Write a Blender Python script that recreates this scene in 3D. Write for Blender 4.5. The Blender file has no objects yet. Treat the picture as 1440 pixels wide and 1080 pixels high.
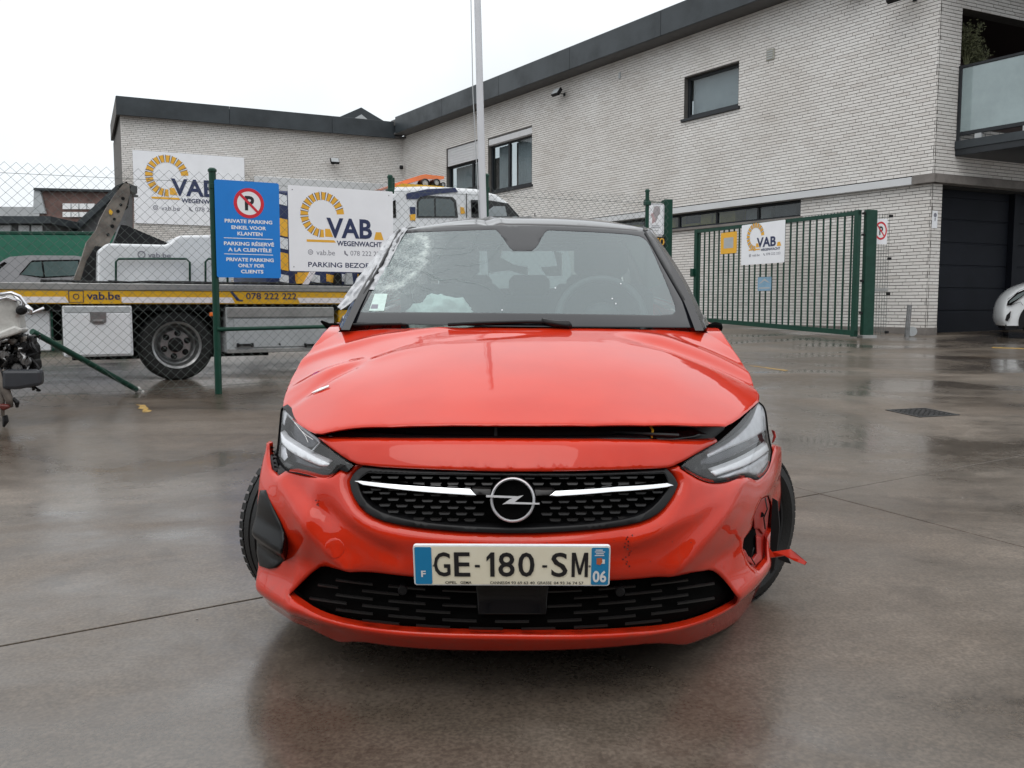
import bpy, math, random
import numpy as np
from mathutils import Vector, Matrix
from mathutils.geometry import delaunay_2d_cdt
R = math.radians
random.seed(7)
scene = bpy.context.scene
COL = scene.collection

# ------------------------------------------------------------------ camera
PITCH, FOC, CAMZ = R(5.03), 1250.0, 1.15
cam_data = bpy.data.cameras.new('camera')
cam = bpy.data.objects.new('camera', cam_data)
COL.objects.link(cam)
cam.location = (0, 0, CAMZ)
cam.rotation_euler = (R(90) - PITCH, 0, 0)
cam_data.sensor_width = 36
cam_data.lens = FOC / 1440 * 36
cam_data.clip_end = 2000
cam_data.clip_start = 0.05
scene.camera = cam

# ------------------------------------------------------------------ world: flat bright overcast
world = bpy.data.worlds.new('World')
scene.world = world
world.use_nodes = True
wn, wl = world.node_tree.nodes, world.node_tree.links
wn.clear()
sky = wn.new('ShaderNodeTexSky'); sky.sky_type = 'NISHITA'; sky.sun_disc = False
sky.sun_elevation = R(58); sky.sun_rotation = R(200); sky.air_density = 1.0; sky.dust_density = 4.0
tc = wn.new('ShaderNodeTexCoord'); sep = wn.new('ShaderNodeSeparateXYZ')
wl.new(tc.outputs['Generated'], sep.inputs[0])
ramp = wn.new('ShaderNodeValToRGB')                      # cloud deck: brighter towards the zenith
ramp.color_ramp.elements[0].position = 0.0; ramp.color_ramp.elements[0].color = (0.50, 0.53, 0.56, 1)
ramp.color_ramp.elements[1].position = 1.0; ramp.color_ramp.elements[1].color = (1.0, 1.0, 1.0, 1)
e = ramp.color_ramp.elements.new(0.06); e.color = (0.55, 0.58, 0.60, 1)
e = ramp.color_ramp.elements.new(0.38); e.color = (0.68, 0.71, 0.73, 1)
wl.new(sep.outputs['Z'], ramp.inputs[0])
cn = wn.new('ShaderNodeTexNoise'); cn.inputs['Scale'].default_value = 2.2; cn.inputs['Detail'].default_value = 5
wl.new(tc.outputs['Generated'], cn.inputs['Vector'])
cr = wn.new('ShaderNodeMapRange'); cr.inputs['From Min'].default_value = 0.3; cr.inputs['From Max'].default_value = 0.7
cr.inputs['To Min'].default_value = 11.6; cr.inputs['To Max'].default_value = 15.6
wl.new(cn.outputs['Fac'], cr.inputs['Value'])
vm = wn.new('ShaderNodeVectorMath'); vm.operation = 'SCALE'
wl.new(ramp.outputs['Color'], vm.inputs[0]); wl.new(cr.outputs['Result'], vm.inputs['Scale'])
mx = wn.new('ShaderNodeMix'); mx.data_type = 'RGBA'; mx.inputs['Factor'].default_value = 0.94
wl.new(sky.outputs['Color'], mx.inputs[6]); wl.new(vm.outputs['Vector'], mx.inputs[7])
bg = wn.new('ShaderNodeBackground'); bg.inputs['Strength'].default_value = 0.1
wo = wn.new('ShaderNodeOutputWorld')
wl.new(mx.outputs[2], bg.inputs['Color']); wl.new(bg.outputs[0], wo.inputs[0])

sun_d = bpy.data.lights.new('sun', 'SUN'); sun_d.energy = 0.5; sun_d.angle = R(40); sun_d.color = (1, .98, .95)
sun = bpy.data.objects.new('sun', sun_d); COL.objects.link(sun)
sun.rotation_euler = (R(32), 0, R(-20)); sun.location = (0, 0, 30)

scene.view_settings.view_transform = 'Standard'
scene.view_settings.look = 'None'
scene.view_settings.exposure = 0.33
scene.view_settings.gamma = 1.0
scene.view_settings.use_curve_mapping = False
scene.cycles.max_bounces = 8
scene.cycles.transparent_max_bounces = 12

# ------------------------------------------------------------------ measuring helpers
FWD = Vector((0, math.cos(PITCH), -math.sin(PITCH))); UPV = Vector((0, math.sin(PITCH), math.cos(PITCH)))
EYE = Vector((0, 0, CAMZ))
SLOPE = 0.036
def ray(u, v):
    return Vector(((u - 720) / FOC, 0, 0)) + FWD + UPV * ((540 - v) / FOC)
def ground_z(y):
    return SLOPE * min(y, 40)
class Fr:
    """vertical working plane: s to the right along it, d into it, z up"""
    def __init__(s, o, d):
        s.o = Vector((o[0], o[1])); s.x = Vector(d).normalized(); s.n = Vector((-s.x.y, s.x.x))
    def p(s, a, d, z):
        q = s.o + s.x * a + s.n * d
        return Vector((q.x, q.y, z))
    def px(s, u, v, d=0.0):
        r = ray(u, v); q0 = s.o + s.n * d
        t = ((q0.x - EYE.x) * s.n.x + (q0.y - EYE.y) * s.n.y) / (r.x * s.n.x + r.y * s.n.y)
        q = EYE + r * t
        w = Vector((q.x, q.y)) - s.o
        return w.dot(s.x), q.z
    def mat(s, a=0, d=0, z=0):
        o = s.p(a, d, z)
        return Matrix(((s.x.x, s.n.x, 0, o.x), (s.x.y, s.n.y, 0, o.y), (0, 0, 1, o.z), (0, 0, 0, 1)))

# ------------------------------------------------------------------ objects
def empty(name, mat, label, cat, group=None):
    o = bpy.data.objects.new(name, None); COL.objects.link(o)
    o.empty_display_size = .2
    o.matrix_world = mat
    tag(o, label, cat, group)
    return o
def tag(o, label=None, cat=None, group=None, kind=None):
    if label: o['label'] = label
    if cat: o['category'] = cat
    if group: o['group'] = group
    if kind: o['kind'] = kind
    return o
def wmat(o):
    m = Matrix()
    while o is not None:
        m = o.matrix_basis @ m; o = o.parent
    return m
def link(name, me, parent=None, kind=None):
    o = bpy.data.objects.new(name, me); COL.objects.link(o)
    if parent: o.parent = parent
    if kind: o['kind'] = kind
    return o
def mesh(name, vs, fs, mat, parent=None, smooth=False, kind=None, local=False, origin=None, autosm=None):
    """vertices given in world space (unless local); stored relative to the parent.
    A top-level mesh gets its own origin at `origin` or the bottom centre."""
    vs = [Vector(v) for v in vs]
    off = None
    if parent is not None and not local:
        inv = wmat(parent).inverted(); vs = [inv @ v for v in vs]
    elif parent is None and kind != 'structure':
        if origin is None:
            origin = Vector((sum(v.x for v in vs) / len(vs), sum(v.y for v in vs) / len(vs), min(v.z for v in vs)))
        off = Vector(origin); vs = [v - off for v in vs]
    me = bpy.data.meshes.new(name)
    me.from_pydata([tuple(v) for v in vs], [], fs)
    mats = mat if isinstance(mat, (list, tuple)) else [mat]
    for m in mats: me.materials.append(m)
    if smooth: me.shade_smooth()
    if autosm: me.set_sharp_from_angle(angle=R(autosm))
    me.update()
    o = link(name, me, parent, kind)
    if off is not None: o.location = off
    return o
class MB:
    def __init__(s): s.v = []; s.f = []
    def add(s, vs, fs):
        b = len(s.v); s.v += [Vector(v) for v in vs]; s.f += [tuple(i + b for i in f) for f in fs]; return s
    def box(s, P, a0, a1, d0, d1, z0, z1):
        """P(a,d,z)->world"""
        c = [P(a, d, z) for z in (z0, z1) for d in (d0, d1) for a in (a0, a1)]
        return s.add(c, [(0, 2, 3, 1), (4, 5, 7, 6), (0, 1, 5, 4), (2, 6, 7, 3), (0, 4, 6, 2), (1, 3, 7, 5)])
    def bbox(s, P, a0, a1, d0, d1, z0, z1, b):
        """box with bevelled edges all round"""
        c = []
        A = (a0, a1); D = (d0, d1); Z = (z0, z1)
        idx = {}
        for i in range(2):
            for j in range(2):
                for k in range(2):
                    sa, sd, sz = (1, -1)[i], (1, -1)[j], (1, -1)[k]
                    for ax in range(3):
                        q = [A[i] + sa * b, D[j] + sd * b, Z[k] + sz * b]
                        q[ax] -= (sa, sd, sz)[ax] * b
                        idx[(i, j, k, ax)] = len(c); c.append(P(*q))
        f = []
        for i in range(2):
            f.append([idx[(i, 0, 0, 0)], idx[(i, 1, 0, 0)], idx[(i, 1, 1, 0)], idx[(i, 0, 1, 0)]])
            f.append([idx[(0, i, 0, 1)], idx[(1, i, 0, 1)], idx[(1, i, 1, 1)], idx[(0, i, 1, 1)]])
            f.append([idx[(0, 0, i, 2)], idx[(1, 0, i, 2)], idx[(1, 1, i, 2)], idx[(0, 1, i, 2)]])
            for j in range(2):
                f.append([idx[(i, j, 0, 0)], idx[(i, j, 1, 0)], idx[(i, j, 1, 1)], idx[(i, j, 0, 1)]])
                f.append([idx[(i, 0, j, 0)], idx[(i, 1, j, 0)], idx[(i, 1, j, 2)], idx[(i, 0, j, 2)]])
                f.append([idx[(0, i, j, 1)], idx[(1, i, j, 1)], idx[(1, i, j, 2)], idx[(0, i, j, 2)]])
                for k in range(2):
                    f.append([idx[(i, j, k, 0)], idx[(i, j, k, 1)], idx[(i, j, k, 2)]])
        return s.add(c, f)
    def tube(s, pts, r, n=8, cap=True):
        pts = [Vector(p) for p in pts]; b = len(s.v); m = len(pts)
        rr = r if isinstance(r, (list, tuple)) else [r] * m
        prev = None
        for i, p in enumerate(pts):
            t = (pts[min(i + 1, m - 1)] - pts[max(i - 1, 0)])
            t = t.normalized() if t.length > 1e-9 else Vector((0, 0, 1))
            if prev is None:
                a = Vector((0, 0, 1)) if abs(t.z) < .9 else Vector((1, 0, 0))
                u = t.cross(a).normalized()
            else:
                u = (prev - t * prev.dot(t)).normalized()
            prev = u; w = t.cross(u)
            for k in range(n):
                an = 2 * math.pi * k / n
                s.v.append(p + (u * math.cos(an) + w * math.sin(an)) * rr[i])
        for i in range(m - 1):
            for k in range(n):
                k2 = (k + 1) % n
                s.f.append((b + i * n + k, b + i * n + k2, b + (i + 1) * n + k2, b + (i + 1) * n + k))
        if cap:
            s.f.append(tuple(b + k for k in range(n))[::-1]); s.f.append(tuple(b + (m - 1) * n + k for k in range(n)))
        return s
    def prism(s, P, poly, d0, d1):
        """polygon (a,z) extruded from depth d0 to d1"""
        n = len(poly); b = len(s.v)
        s.v += [P(a, d0, z) for a, z in poly] + [P(a, d1, z) for a, z in poly]
        s.f.append(tuple(b + i for i in range(n))); s.f.append(tuple(b + n + i for i in reversed(range(n))))
        for i in range(n):
            j = (i + 1) % n
            s.f.append((b + i, b + n + i, b + n + j, b + j))
        return s
    def lathe(s, c, ax, prof, n=32, closed=False):
        """profile (along, radius) about axis ax through c"""
        c = Vector(c); ax = Vector(ax).normalized()
        a = Vector((0, 0, 1)) if abs(ax.z) < .9 else Vector((1, 0, 0))
        u = ax.cross(a).normalized(); w = ax.cross(u); b = len(s.v); m = len(prof)
        for (h, r) in prof:
            for k in range(n):
                an = 2 * math.pi * k / n
                s.v.append(c + ax * h + (u * math.cos(an) + w * math.sin(an)) * r)
        for i in range(m - (0 if closed else 1)):
            i2 = (i + 1) % m
            for k in range(n):
                k2 = (k + 1) % n
                s.f.append((b + i * n + k, b + i * n + k2, b + i2 * n + k2, b + i2 * n + k))
        return s
    def build(s, name, mat, parent=None, **kw):
        return mesh(name, s.v, s.f, mat, parent, **kw)

# ------------------------------------------------------------------ materials
def nt(name):
    m = bpy.data.materials.new(name); m.use_nodes = True
    n = m.node_tree.nodes; l = m.node_tree.links
    return m, n, l, n['Principled BSDF']
def simple(name, col, rough=.5, metal=0, var=.12, vscale=6, bump=.0, bscale=60, coat=0, spec=.5, dirt=None, rvar=.0, emis=None):
    m, n, l, b = nt(name)
    b.inputs['Roughness'].default_value = rough; b.inputs['Metallic'].default_value = metal
    b.inputs['Coat Weight'].default_value = coat; b.inputs['Coat Roughness'].default_value = .03
    b.inputs['Specular IOR Level'].default_value = spec
    t = n.new('ShaderNodeTexCoord'); x = n.new('ShaderNodeTexNoise')
    x.inputs['Scale'].default_value = vscale; x.inputs['Detail'].default_value = 5; x.inputs['Roughness'].default_value = .65
    l.new(t.outputs['Object'], x.inputs['Vector'])
    r = n.new('ShaderNodeValToRGB'); c = col
    d = dirt or tuple(q * (1 - var * 2) for q in c)
    r.color_ramp.elements[0].position = .28; r.color_ramp.elements[0].color = (*d, 1)
    r.color_ramp.elements[1].position = .62; r.color_ramp.elements[1].color = (*c, 1)
    l.new(x.outputs['Fac'], r.inputs[0]); l.new(r.outputs[0], b.inputs['Base Color'])
    if rvar:
        q = n.new('ShaderNodeMapRange'); q.inputs['To Min'].default_value = rough + rvar; q.inputs['To Max'].default_value = max(.02, rough - rvar)
        q.inputs['From Min'].default_value = .3; q.inputs['From Max'].default_value = .7
        l.new(x.outputs['Fac'], q.inputs['Value']); l.new(q.outputs[0], b.inputs['Roughness'])
    if bump:
        y = n.new('ShaderNodeTexNoise'); y.inputs['Scale'].default_value = bscale; y.inputs['Detail'].default_value = 3
        l.new(t.outputs['Object'], y.inputs['Vector'])
        k = n.new('ShaderNodeBump'); k.inputs['Strength'].default_value = bump; k.inputs['Distance'].default_value = .01
        l.new(y.outputs['Fac'], k.inputs['Height']); l.new(k.outputs[0], b.inputs['Normal'])
    if emis:
        b.inputs['Emission Color'].default_value = (*emis[0], 1); b.inputs['Emission Strength'].default_value = emis[1]
    return m
def sheet_ior(n, l, fr, ior):
    """same reflectance from both sides of a thin sheet"""
    g = n.new('ShaderNodeNewGeometry'); q = n.new('ShaderNodeMapRange'); l.new(g.outputs['Backfacing'], q.inputs[0])
    q.inputs['To Min'].default_value = ior; q.inputs['To Max'].default_value = 1 / ior; l.new(q.outputs[0], fr.inputs[0])
def glassy(name, tint=(.75, .85, .83), opac=.35, rough=.03, body=(.02, .03, .03)):
    """tinted sheet glass: part transparent, part dark body, with a clear reflection"""
    m = bpy.data.materials.new(name); m.use_nodes = True
    n = m.node_tree.nodes; l = m.node_tree.links; n.clear()
    o = n.new('ShaderNodeOutputMaterial'); tr = n.new('ShaderNodeBsdfTransparent'); tr.inputs[0].default_value = (*tint, 1)
    di = n.new('ShaderNodeBsdfDiffuse'); di.inputs[0].default_value = (*body, 1)
    gl = n.new('ShaderNodeBsdfGlossy'); gl.inputs['Roughness'].default_value = rough
    fr = n.new('ShaderNodeFresnel'); sheet_ior(n, l, fr, 1.52)
    a = n.new('ShaderNodeMixShader'); a.inputs[0].default_value = opac
    l.new(tr.outputs[0], a.inputs[1]); l.new(di.outputs[0], a.inputs[2])
    b = n.new('ShaderNodeMixShader'); l.new(fr.outputs[0], b.inputs[0]); l.new(a.outputs[0], b.inputs[1]); l.new(gl.outputs[0], b.inputs[2])
    l.new(b.outputs[0], o.inputs[0])
    return m

M = {}
M['tar'] = simple('joint_filler', (.035, .033, .03), .6)
def concrete():
    m, n, l, b = nt('wet_concrete')
    t = n.new('ShaderNodeTexCoord')
    def noise(scale, det=4, sx=1, sy=1, dist=0.0, rough=.6, loc=(0, 0, 0), rot=0):
        mp = n.new('ShaderNodeMapping'); mp.inputs['Scale'].default_value = (sx, sy, 1); mp.inputs['Location'].default_value = loc
        mp.inputs['Rotation'].default_value = (0, 0, rot)
        l.new(t.outputs['Object'], mp.inputs[0])
        x = n.new('ShaderNodeTexNoise'); x.inputs['Scale'].default_value = scale; x.inputs['Detail'].default_value = det
        x.inputs['Roughness'].default_value = rough; x.inputs['Distortion'].default_value = dist
        l.new(mp.outputs[0], x.inputs['Vector']); return x.outputs['Fac']
    def rmp(src, p0, c0, p1, c1):
        r = n.new('ShaderNodeValToRGB'); r.color_ramp.elements[0].position = p0; r.color_ramp.elements[1].position = p1
        r.color_ramp.elements[0].color = (*c0, 1) if len(c0) == 3 else c0; r.color_ramp.elements[1].color = (*c1, 1)
        l.new(src, r.inputs[0]); return r.outputs[0]
    def mix(f, a, c, mode='MIX'):
        q = n.new('ShaderNodeMix'); q.data_type = 'RGBA'; q.blend_type = mode
        if isinstance(f, float): q.inputs[0].default_value = f
        else: l.new(f, q.inputs[0])
        for i, z in ((6, a), (7, c)):
            if isinstance(z, tuple): q.inputs[i].default_value = (*z, 1)
            else: l.new(z, q.inputs[i])
        return q.outputs[2]
    base = rmp(noise(.5, 6, 1, 1.3, .4, .7), .3, (.100, .079, .060), .7, (.192, .164, .136))
    brown = rmp(noise(.33, 5, .8, 1.6, .8, .6, (3, 1, 0), .5), .47, (0, 0, 0), .66, (1, 1, 1))
    col = mix(brown, base, (.078, .057, .039))
    spots = rmp(noise(2.2, 6, 1, 1, .5, .7, (9, 4, 0)), .56, (0, 0, 0), .66, (1, 1, 1))
    sp2 = n.new('ShaderNodeMath'); sp2.operation = 'MULTIPLY'; sp2.inputs[1].default_value = .35; l.new(spots, sp2.inputs[0])
    col = mix(sp2.outputs[0], col, (.042, .034, .028))
    speck = rmp(noise(90, 2, 1, 1, 0, .5), .35, (.74, .74, .74), .75, (1.28, 1.27, 1.26))
    col = mix(1.0, col, speck, 'MULTIPLY')
    fine = rmp(noise(9, 8, 1, 1, .3, .75), .3, (.82, .82, .82), .7, (1.12, 1.12, 1.12))
    col = mix(1.0, col, fine, 'MULTIPLY')
    wet = noise(.42, 6, 1.1, 1.5, .6, .66, (-2.3, 5.1, 0), .45)
    damp = rmp(wet, .40, (1.08, 1.08, 1.08), .60, (.70, .69, .68))
    col = mix(1.0, col, damp, 'MULTIPLY')
    marks = rmp(noise(1.1, 3, .25, 5, .2, .5, (2, 7, 0), .52), .56, (1, 1, 1), .70, (.84, .83, .82))
    col = mix(1.0, col, marks, 'MULTIPLY')
    l.new(col, b.inputs['Base Color'])
    rr = n.new('ShaderNodeMapRange'); rr.inputs['From Min'].default_value = .42; rr.inputs['From Max'].default_value = .58
    rr.inputs['To Min'].default_value = .40; rr.inputs['To Max'].default_value = .16
    l.new(wet, rr.inputs[0])
    fr = n.new('ShaderNodeMath'); fr.operation = 'MULTIPLY_ADD'; fr.inputs[1].default_value = .16; l.new(noise(14, 6), fr.inputs[0]); 
    l.new(rr.outputs[0], fr.inputs[2])
    l.new(fr.outputs[0], b.inputs['Roughness'])
    b.inputs['Specular IOR Level'].default_value = .34
    # thin film of water, in places deep enough to mirror
    film = n.new('ShaderNodeMapRange'); film.inputs['From Min'].default_value = .40; film.inputs['From Max'].default_value = .60
    film.inputs['To Min'].default_value = .12; film.inputs['To Max'].default_value = .8
    l.new(wet, film.inputs[0]); l.new(film.outputs[0], b.inputs['Coat Weight'])
    cr_ = n.new('ShaderNodeMapRange'); cr_.inputs['From Min'].default_value = .5; cr_.inputs['From Max'].default_value = .66
    cr_.inputs['To Min'].default_value = .22; cr_.inputs['To Max'].default_value = .07
    l.new(wet, cr_.inputs[0]); l.new(cr_.outputs[0], b.inputs['Coat Roughness'])
    b.inputs['Coat IOR'].default_value = 1.33
    k = n.new('ShaderNodeBump'); k.inputs['Strength'].default_value = .16; k.inputs['Distance'].default_value = .004
    l.new(noise(45, 5, 1, 1, 0, .7), k.inputs['Height']); l.new(k.outputs[0], b.inputs['Normal'])
    return m
M['concrete'] = concrete()
def brickmat():
    m, n, l, b = nt('white_brick')
    g = n.new('ShaderNodeNewGeometry'); oi = n.new('ShaderNodeObjectInfo')
    a = n.new('ShaderNodeMath'); a.operation = 'ADD'; l.new(g.outputs['Random Per Island'], a.inputs[0]); l.new(oi.outputs['Random'], a.inputs[1])
    f = n.new('ShaderNodeMath'); f.operation = 'FRACT'; l.new(a.outputs[0], f.inputs[0])
    r = n.new('ShaderNodeValToRGB'); cr = r.color_ramp
    cr.elements[0].color = (.66, .63, .60, 1); cr.elements[0].position = 0
    cr.elements[1].color = (.77, .75, .725, 1); cr.elements[1].position = 1
    e = cr.elements.new(.12); e.color = (.71, .685, .66, 1)
    e = cr.elements.new(.6); e.color = (.745, .725, .70, 1)
    l.new(f.outputs[0], r.inputs[0])
    t = n.new('ShaderNodeTexCoord'); x = n.new('ShaderNodeTexNoise'); x.inputs['Scale'].default_value = .7; x.inputs['Detail'].default_value = 6
    l.new(t.outputs['Object'], x.inputs['Vector'])
    r2 = n.new('ShaderNodeValToRGB'); r2.color_ramp.elements[0].position = .3; r2.color_ramp.elements[0].color = (.86, .84, .82, 1)
    r2.color_ramp.elements[1].position = .65; r2.color_ramp.elements[1].color = (1, 1, 1, 1)
    l.new(x.outputs['Fac'], r2.inputs[0])
    q = n.new('ShaderNodeMix'); q.data_type = 'RGBA'; q.blend_type = 'MULTIPLY'; q.inputs[0].default_value = 1
    l.new(r.outputs[0], q.inputs[6]); l.new(r2.outputs[0], q.inputs[7]); l.new(q.outputs[2], b.inputs['Base Color'])
    b.inputs['Roughness'].default_value = .75
    return m
M['brick'] = brickmat()
M['mortar'] = simple('dark_mortar', (.125, .117, .108), .9, bump=.3)
M['slate'] = simple('slate_fascia', (.036, .044, .050), .42, var=.2, vscale=1.2, rvar=.12, spec=.35)
M['slate_in'] = simple('soffit_board', (.10, .10, .10), .7)
M['white_panel'] = simple('white_cladding', (.60, .61, .62), .5, var=.05, vscale=1)
M['stone_band'] = simple('grey_brown_stone', (.20, .18, .165), .7, var=.2, vscale=3, bump=.2)
M['win_frame'] = simple('dark_window_frame', (.022, .025, .029), .4, spec=.3)
M['winglass'] = glassy('window_glass', (.80, .84, .85), .06, .02)
M['curtain'] = simple('grey_curtain', (.58, .60, .62), .8, var=.08, vscale=2)
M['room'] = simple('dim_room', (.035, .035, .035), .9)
M['shutter'] = simple('white_shutter', (.62, .62, .63), .5, var=.04)
M['garage'] = simple('garage_door_dark', (.012, .014, .020), .6, var=.12, vscale=2, spec=.12)
M['green'] = simple('green_paint', (.007, .050, .032), .4, spec=.3, var=.15, vscale=10, rvar=.1)
M['wire'] = simple('green_grey_wire', (.10, .125, .115), .5, var=.2, vscale=20)
M['blue'] = simple('sign_blue', (.003, .20, .64), .35, var=.03)
M['signwhite'] = simple('sign_white', (.84, .85, .88), .35, var=.03, vscale=3)
M['white'] = simple('white_print', (.82, .82, .82), .45, var=.01)
M['navy'] = simple('navy_print', (.012, .022, .085), .4, var=.04)
M['amber'] = simple('amber_print', (.80, .42, .03), .45, var=.04)
M['grey_print'] = simple('grey_print', (.20, .20, .24), .5, var=.02)
M['red_print'] = simple('red_print', (.62, .012, .03), .4, var=.03)
M['black_print'] = simple('black_print', (.012, .012, .014), .4, var=.02)
M['yellow'] = simple('truck_yellow', (.72, .40, .01), .4, var=.08, vscale=5)
M['reflect'] = simple('reflective_tape', (.80, .76, .78), .35, var=.06, vscale=18)
M['alu'] = simple('dull_aluminium', (.36, .36, .35), .45, metal=.6, var=.15, vscale=4, rvar=.1)
M['lgrey'] = simple('light_grey_metal', (.42, .44, .45), .5, var=.08, vscale=4)
M['truckwhite'] = simple('truck_white', (.72, .74, .76), .3, var=.06, vscale=2, coat=.3)
M['black'] = simple('black_plastic', (.007, .007, .008), .45, var=.2, vscale=10, spec=.3)
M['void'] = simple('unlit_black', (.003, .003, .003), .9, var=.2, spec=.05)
M['blackgloss'] = simple('gloss_black', (.005, .005, .006), .14, coat=.0, spec=.45, var=.1)
M['rubber'] = simple('tyre_rubber', (.008, .008, .008), .6, spec=.35, var=.25, vscale=14, bump=.15, bscale=120)
M['chassis'] = simple('chassis_black', (.007, .007, .007), .7, spec=.2)
M['steel'] = simple('worn_steel', (.32, .32, .32), .38, metal=.85, var=.25, vscale=9, rvar=.12)
M['rustbeam'] = simple('weathered_beam', (.19, .165, .14), .7, var=.3, vscale=5, dirt=(.05, .04, .035))
M['pole'] = simple('white_pole', (.62, .63, .66), .3, var=.05, vscale=2)
M['roadpaint'] = simple('worn_yellow_paint', (.50, .30, .04), .5, dirt=(.12, .10, .08), vscale=25)
M['iron'] = simple('cast_iron', (.03, .03, .03), .45, var=.3, vscale=30, bump=.5, bscale=80)
M['orange_lens'] = simple('orange_lens', (.85, .19, .03), .2, coat=.5, var=.05)
M['chrome'] = simple('bright_chrome', (.82, .83, .85), .12, metal=1, var=.02)
M['satinchrome'] = simple('satin_chrome', (.62, .62, .64), .22, metal=1, var=.03)
M['brownbrick'] = simple('red_brown_brick', (.19, .115, .10), .85, var=.25, vscale=3, bump=.3, bscale=20)
M['tarp'] = simple('green_tarp', (.010, .125, .075), .55, var=.08, vscale=1)
M['silver'] = simple('silver_paint', (.42, .42, .44), .3, metal=.5, coat=.7, var=.04)
M['whitecar'] = simple('white_car_paint', (.72, .74, .75), .25, coat=.9, var=.02)
M['skin_bag'] = simple('airbag_cloth_and_light', (.86, .90, .86), .85, var=.06, vscale=14, bump=.9, bscale=22)
M['dash'] = simple('dashboard_grey', (.035, .037, .038), .6)
M['plant'] = simple('balcony_plant', (.17, .18, .09), .8, var=.3, vscale=30)
M['terracotta'] = simple('loggia_brown', (.035, .018, .015), .8)

# ------------------------------------------------------------------ lettering
def text_mesh(body, bold=0.0, space=1.0):
    cu = bpy.data.curves.new('lettering', 'FONT'); cu.body = body; cu.size = 1; cu.offset = bold
    cu.space_character = space; cu.resolution_u = 3
    o = bpy.data.objects.new('lettering', cu); COL.objects.link(o)
    dg = bpy.context.evaluated_depsgraph_get()
    me = bpy.data.meshes.new_from_object(o.evaluated_get(dg))
    vs = [v.co.copy() for v in me.vertices]; fs = [tuple(p.vertices) for p in me.polygons]
    bpy.data.objects.remove(o); bpy.data.curves.remove(cu); bpy.data.meshes.remove(me)
    x0 = min(v.x for v in vs); x1 = max(v.x for v in vs); y0 = min(v.y for v in vs); y1 = max(v.y for v in vs)
    return [((v.x - x0) / (x1 - x0), (v.y - y0) / (y1 - y0)) for v in vs], fs
def put_text(mb, P, body, a0, a1, z0, z1, d, bold=0.0, space=1.0):
    vs, fs = text_mesh(body, bold, space)
    mb.add([P(a0 + (a1 - a0) * x, d, z0 + (z1 - z0) * y) for x, y in vs], fs)
def disc(mb, P, a, z, r0, r1, d, n=40, t0=0, t1=360):
    b = len(mb.v); full = abs(t1 - t0) >= 360; m = n if full else n + 1
    for i in range(m):
        t = R(t0 + (t1 - t0) * i / n)
        mb.v += [P(a + math.cos(t) * r0, d, z + math.sin(t) * r0), P(a + math.cos(t) * r1, d, z + math.sin(t) * r1)]
    for i in range(n):
        j = (i + 1) % m
        mb.f.append((b + 2 * i, b + 2 * i + 1, b + 2 * j + 1, b + 2 * j))
def quad(mb, P, pts, d):
    mb.add([P(a, d, z) for a, z in pts], [tuple(range(len(pts)))])
def vab_logo(root, P, W, H, full=True, bezoekers=False):
    """arc of amber blocks, three letters, small print; P(a,d,z) with a 0..W and z 0..H"""
    X = lambda x: x * W
    Z = lambda y: H - y * H
    amber, navy, grey = MB(), MB(), MB()
    def word(t_, a0, a1, z0, z1, d, bold, mat, nm='lettering'):
        q = MB(); put_text(q, P, t_, a0, a1, z0, z1, d, bold); q.build(nm, M[mat], root)
    def bit(pts, nm, mat='amber'):
        q = MB(); quad(q, P, pts, -.0045); q.build(nm, M[mat], root)
    cx, cz, ro, ri = .314 * W, H - .326 * H, .205 * W, .135 * W
    n = 15; t0, t1 = 8, 280
    st = (t1 - t0) / n
    for i in range(n):
        a0 = t0 + i * st; a1 = a0 + st * .62
        disc(amber, P, cx, cz, ri, ro, -.004, 4, a0 if i else a0 - 4, a1)
        if i < n - 1:
            disc(navy, P, cx, cz, ri - .004 * W, ro + .004 * W, -.005, 2, a1, a1 + st * .09)
            disc(navy, P, cx, cz, ri - .004 * W, ro + .004 * W, -.005, 2, a0 + st * .93, a0 + st * 1.02)
    bit([(X(.372), Z(.585)), (X(.335), Z(.585)), (X(.335), Z(.49)), (X(.38), Z(.49)), (X(.41), Z(.585))], 'logo_block')
    bit([(X(.806), Z(.60)), (X(.902), Z(.60)), (X(.878), Z(.505)), (X(.825), Z(.505))], 'logo_block')
    bit([(X(.162), Z(.651)), (X(.434), Z(.651)), (X(.42), Z(.623)), (X(.162), Z(.623))], 'logo_underline')
    word('VAB', X(.349), X(.787), Z(.595), Z(.356), -.006, .028, 'navy')
    word('WEGENWACHT', X(.444), X(.882), Z(.688), Z(.626), -.005, .025, 'navy')
    word('vab.be', X(.25), X(.425), Z(.805), Z(.742), -.004, .0, 'grey_print')
    word('078 222 222', X(.573), X(.892), Z(.80), Z(.742), -.004, .0, 'grey_print')
    disc(grey, P, X(.195), Z(.772), .018 * W, .024 * W, -.004, 16)
    disc(grey, P, X(.195), Z(.772), .006 * W, .011 * W, -.004, 10)
    quad(grey, P, [(X(.512), Z(.745)), (X(.525), Z(.745)), (X(.53), Z(.775)), (X(.552), Z(.795)), (X(.545), Z(.808)), (X(.515), Z(.785))], -.004)
    amber.build('logo_ring', M['amber'], root); navy.build('logo_lines', M['navy'], root); grey.build('pictogram', M['grey_print'], root)
    if bezoekers:
        word('PARKING', X(.171), X(.492), Z(.949), Z(.888), -.004, .02, 'navy')
        word('BEZOEKERS', X(.522), X(.93), Z(.949), Z(.888), -.004, .02, 'navy')
def sign_root(name, F, s, z, label, cat='sign', group=None):
    return empty(name, F.mat(s, 0, z), label, cat, group)
def framed(F, s0, z0, d=0.0):
    return lambda a, dd, z: F.p(s0 + a, d + dd, z0 + z)

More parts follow.
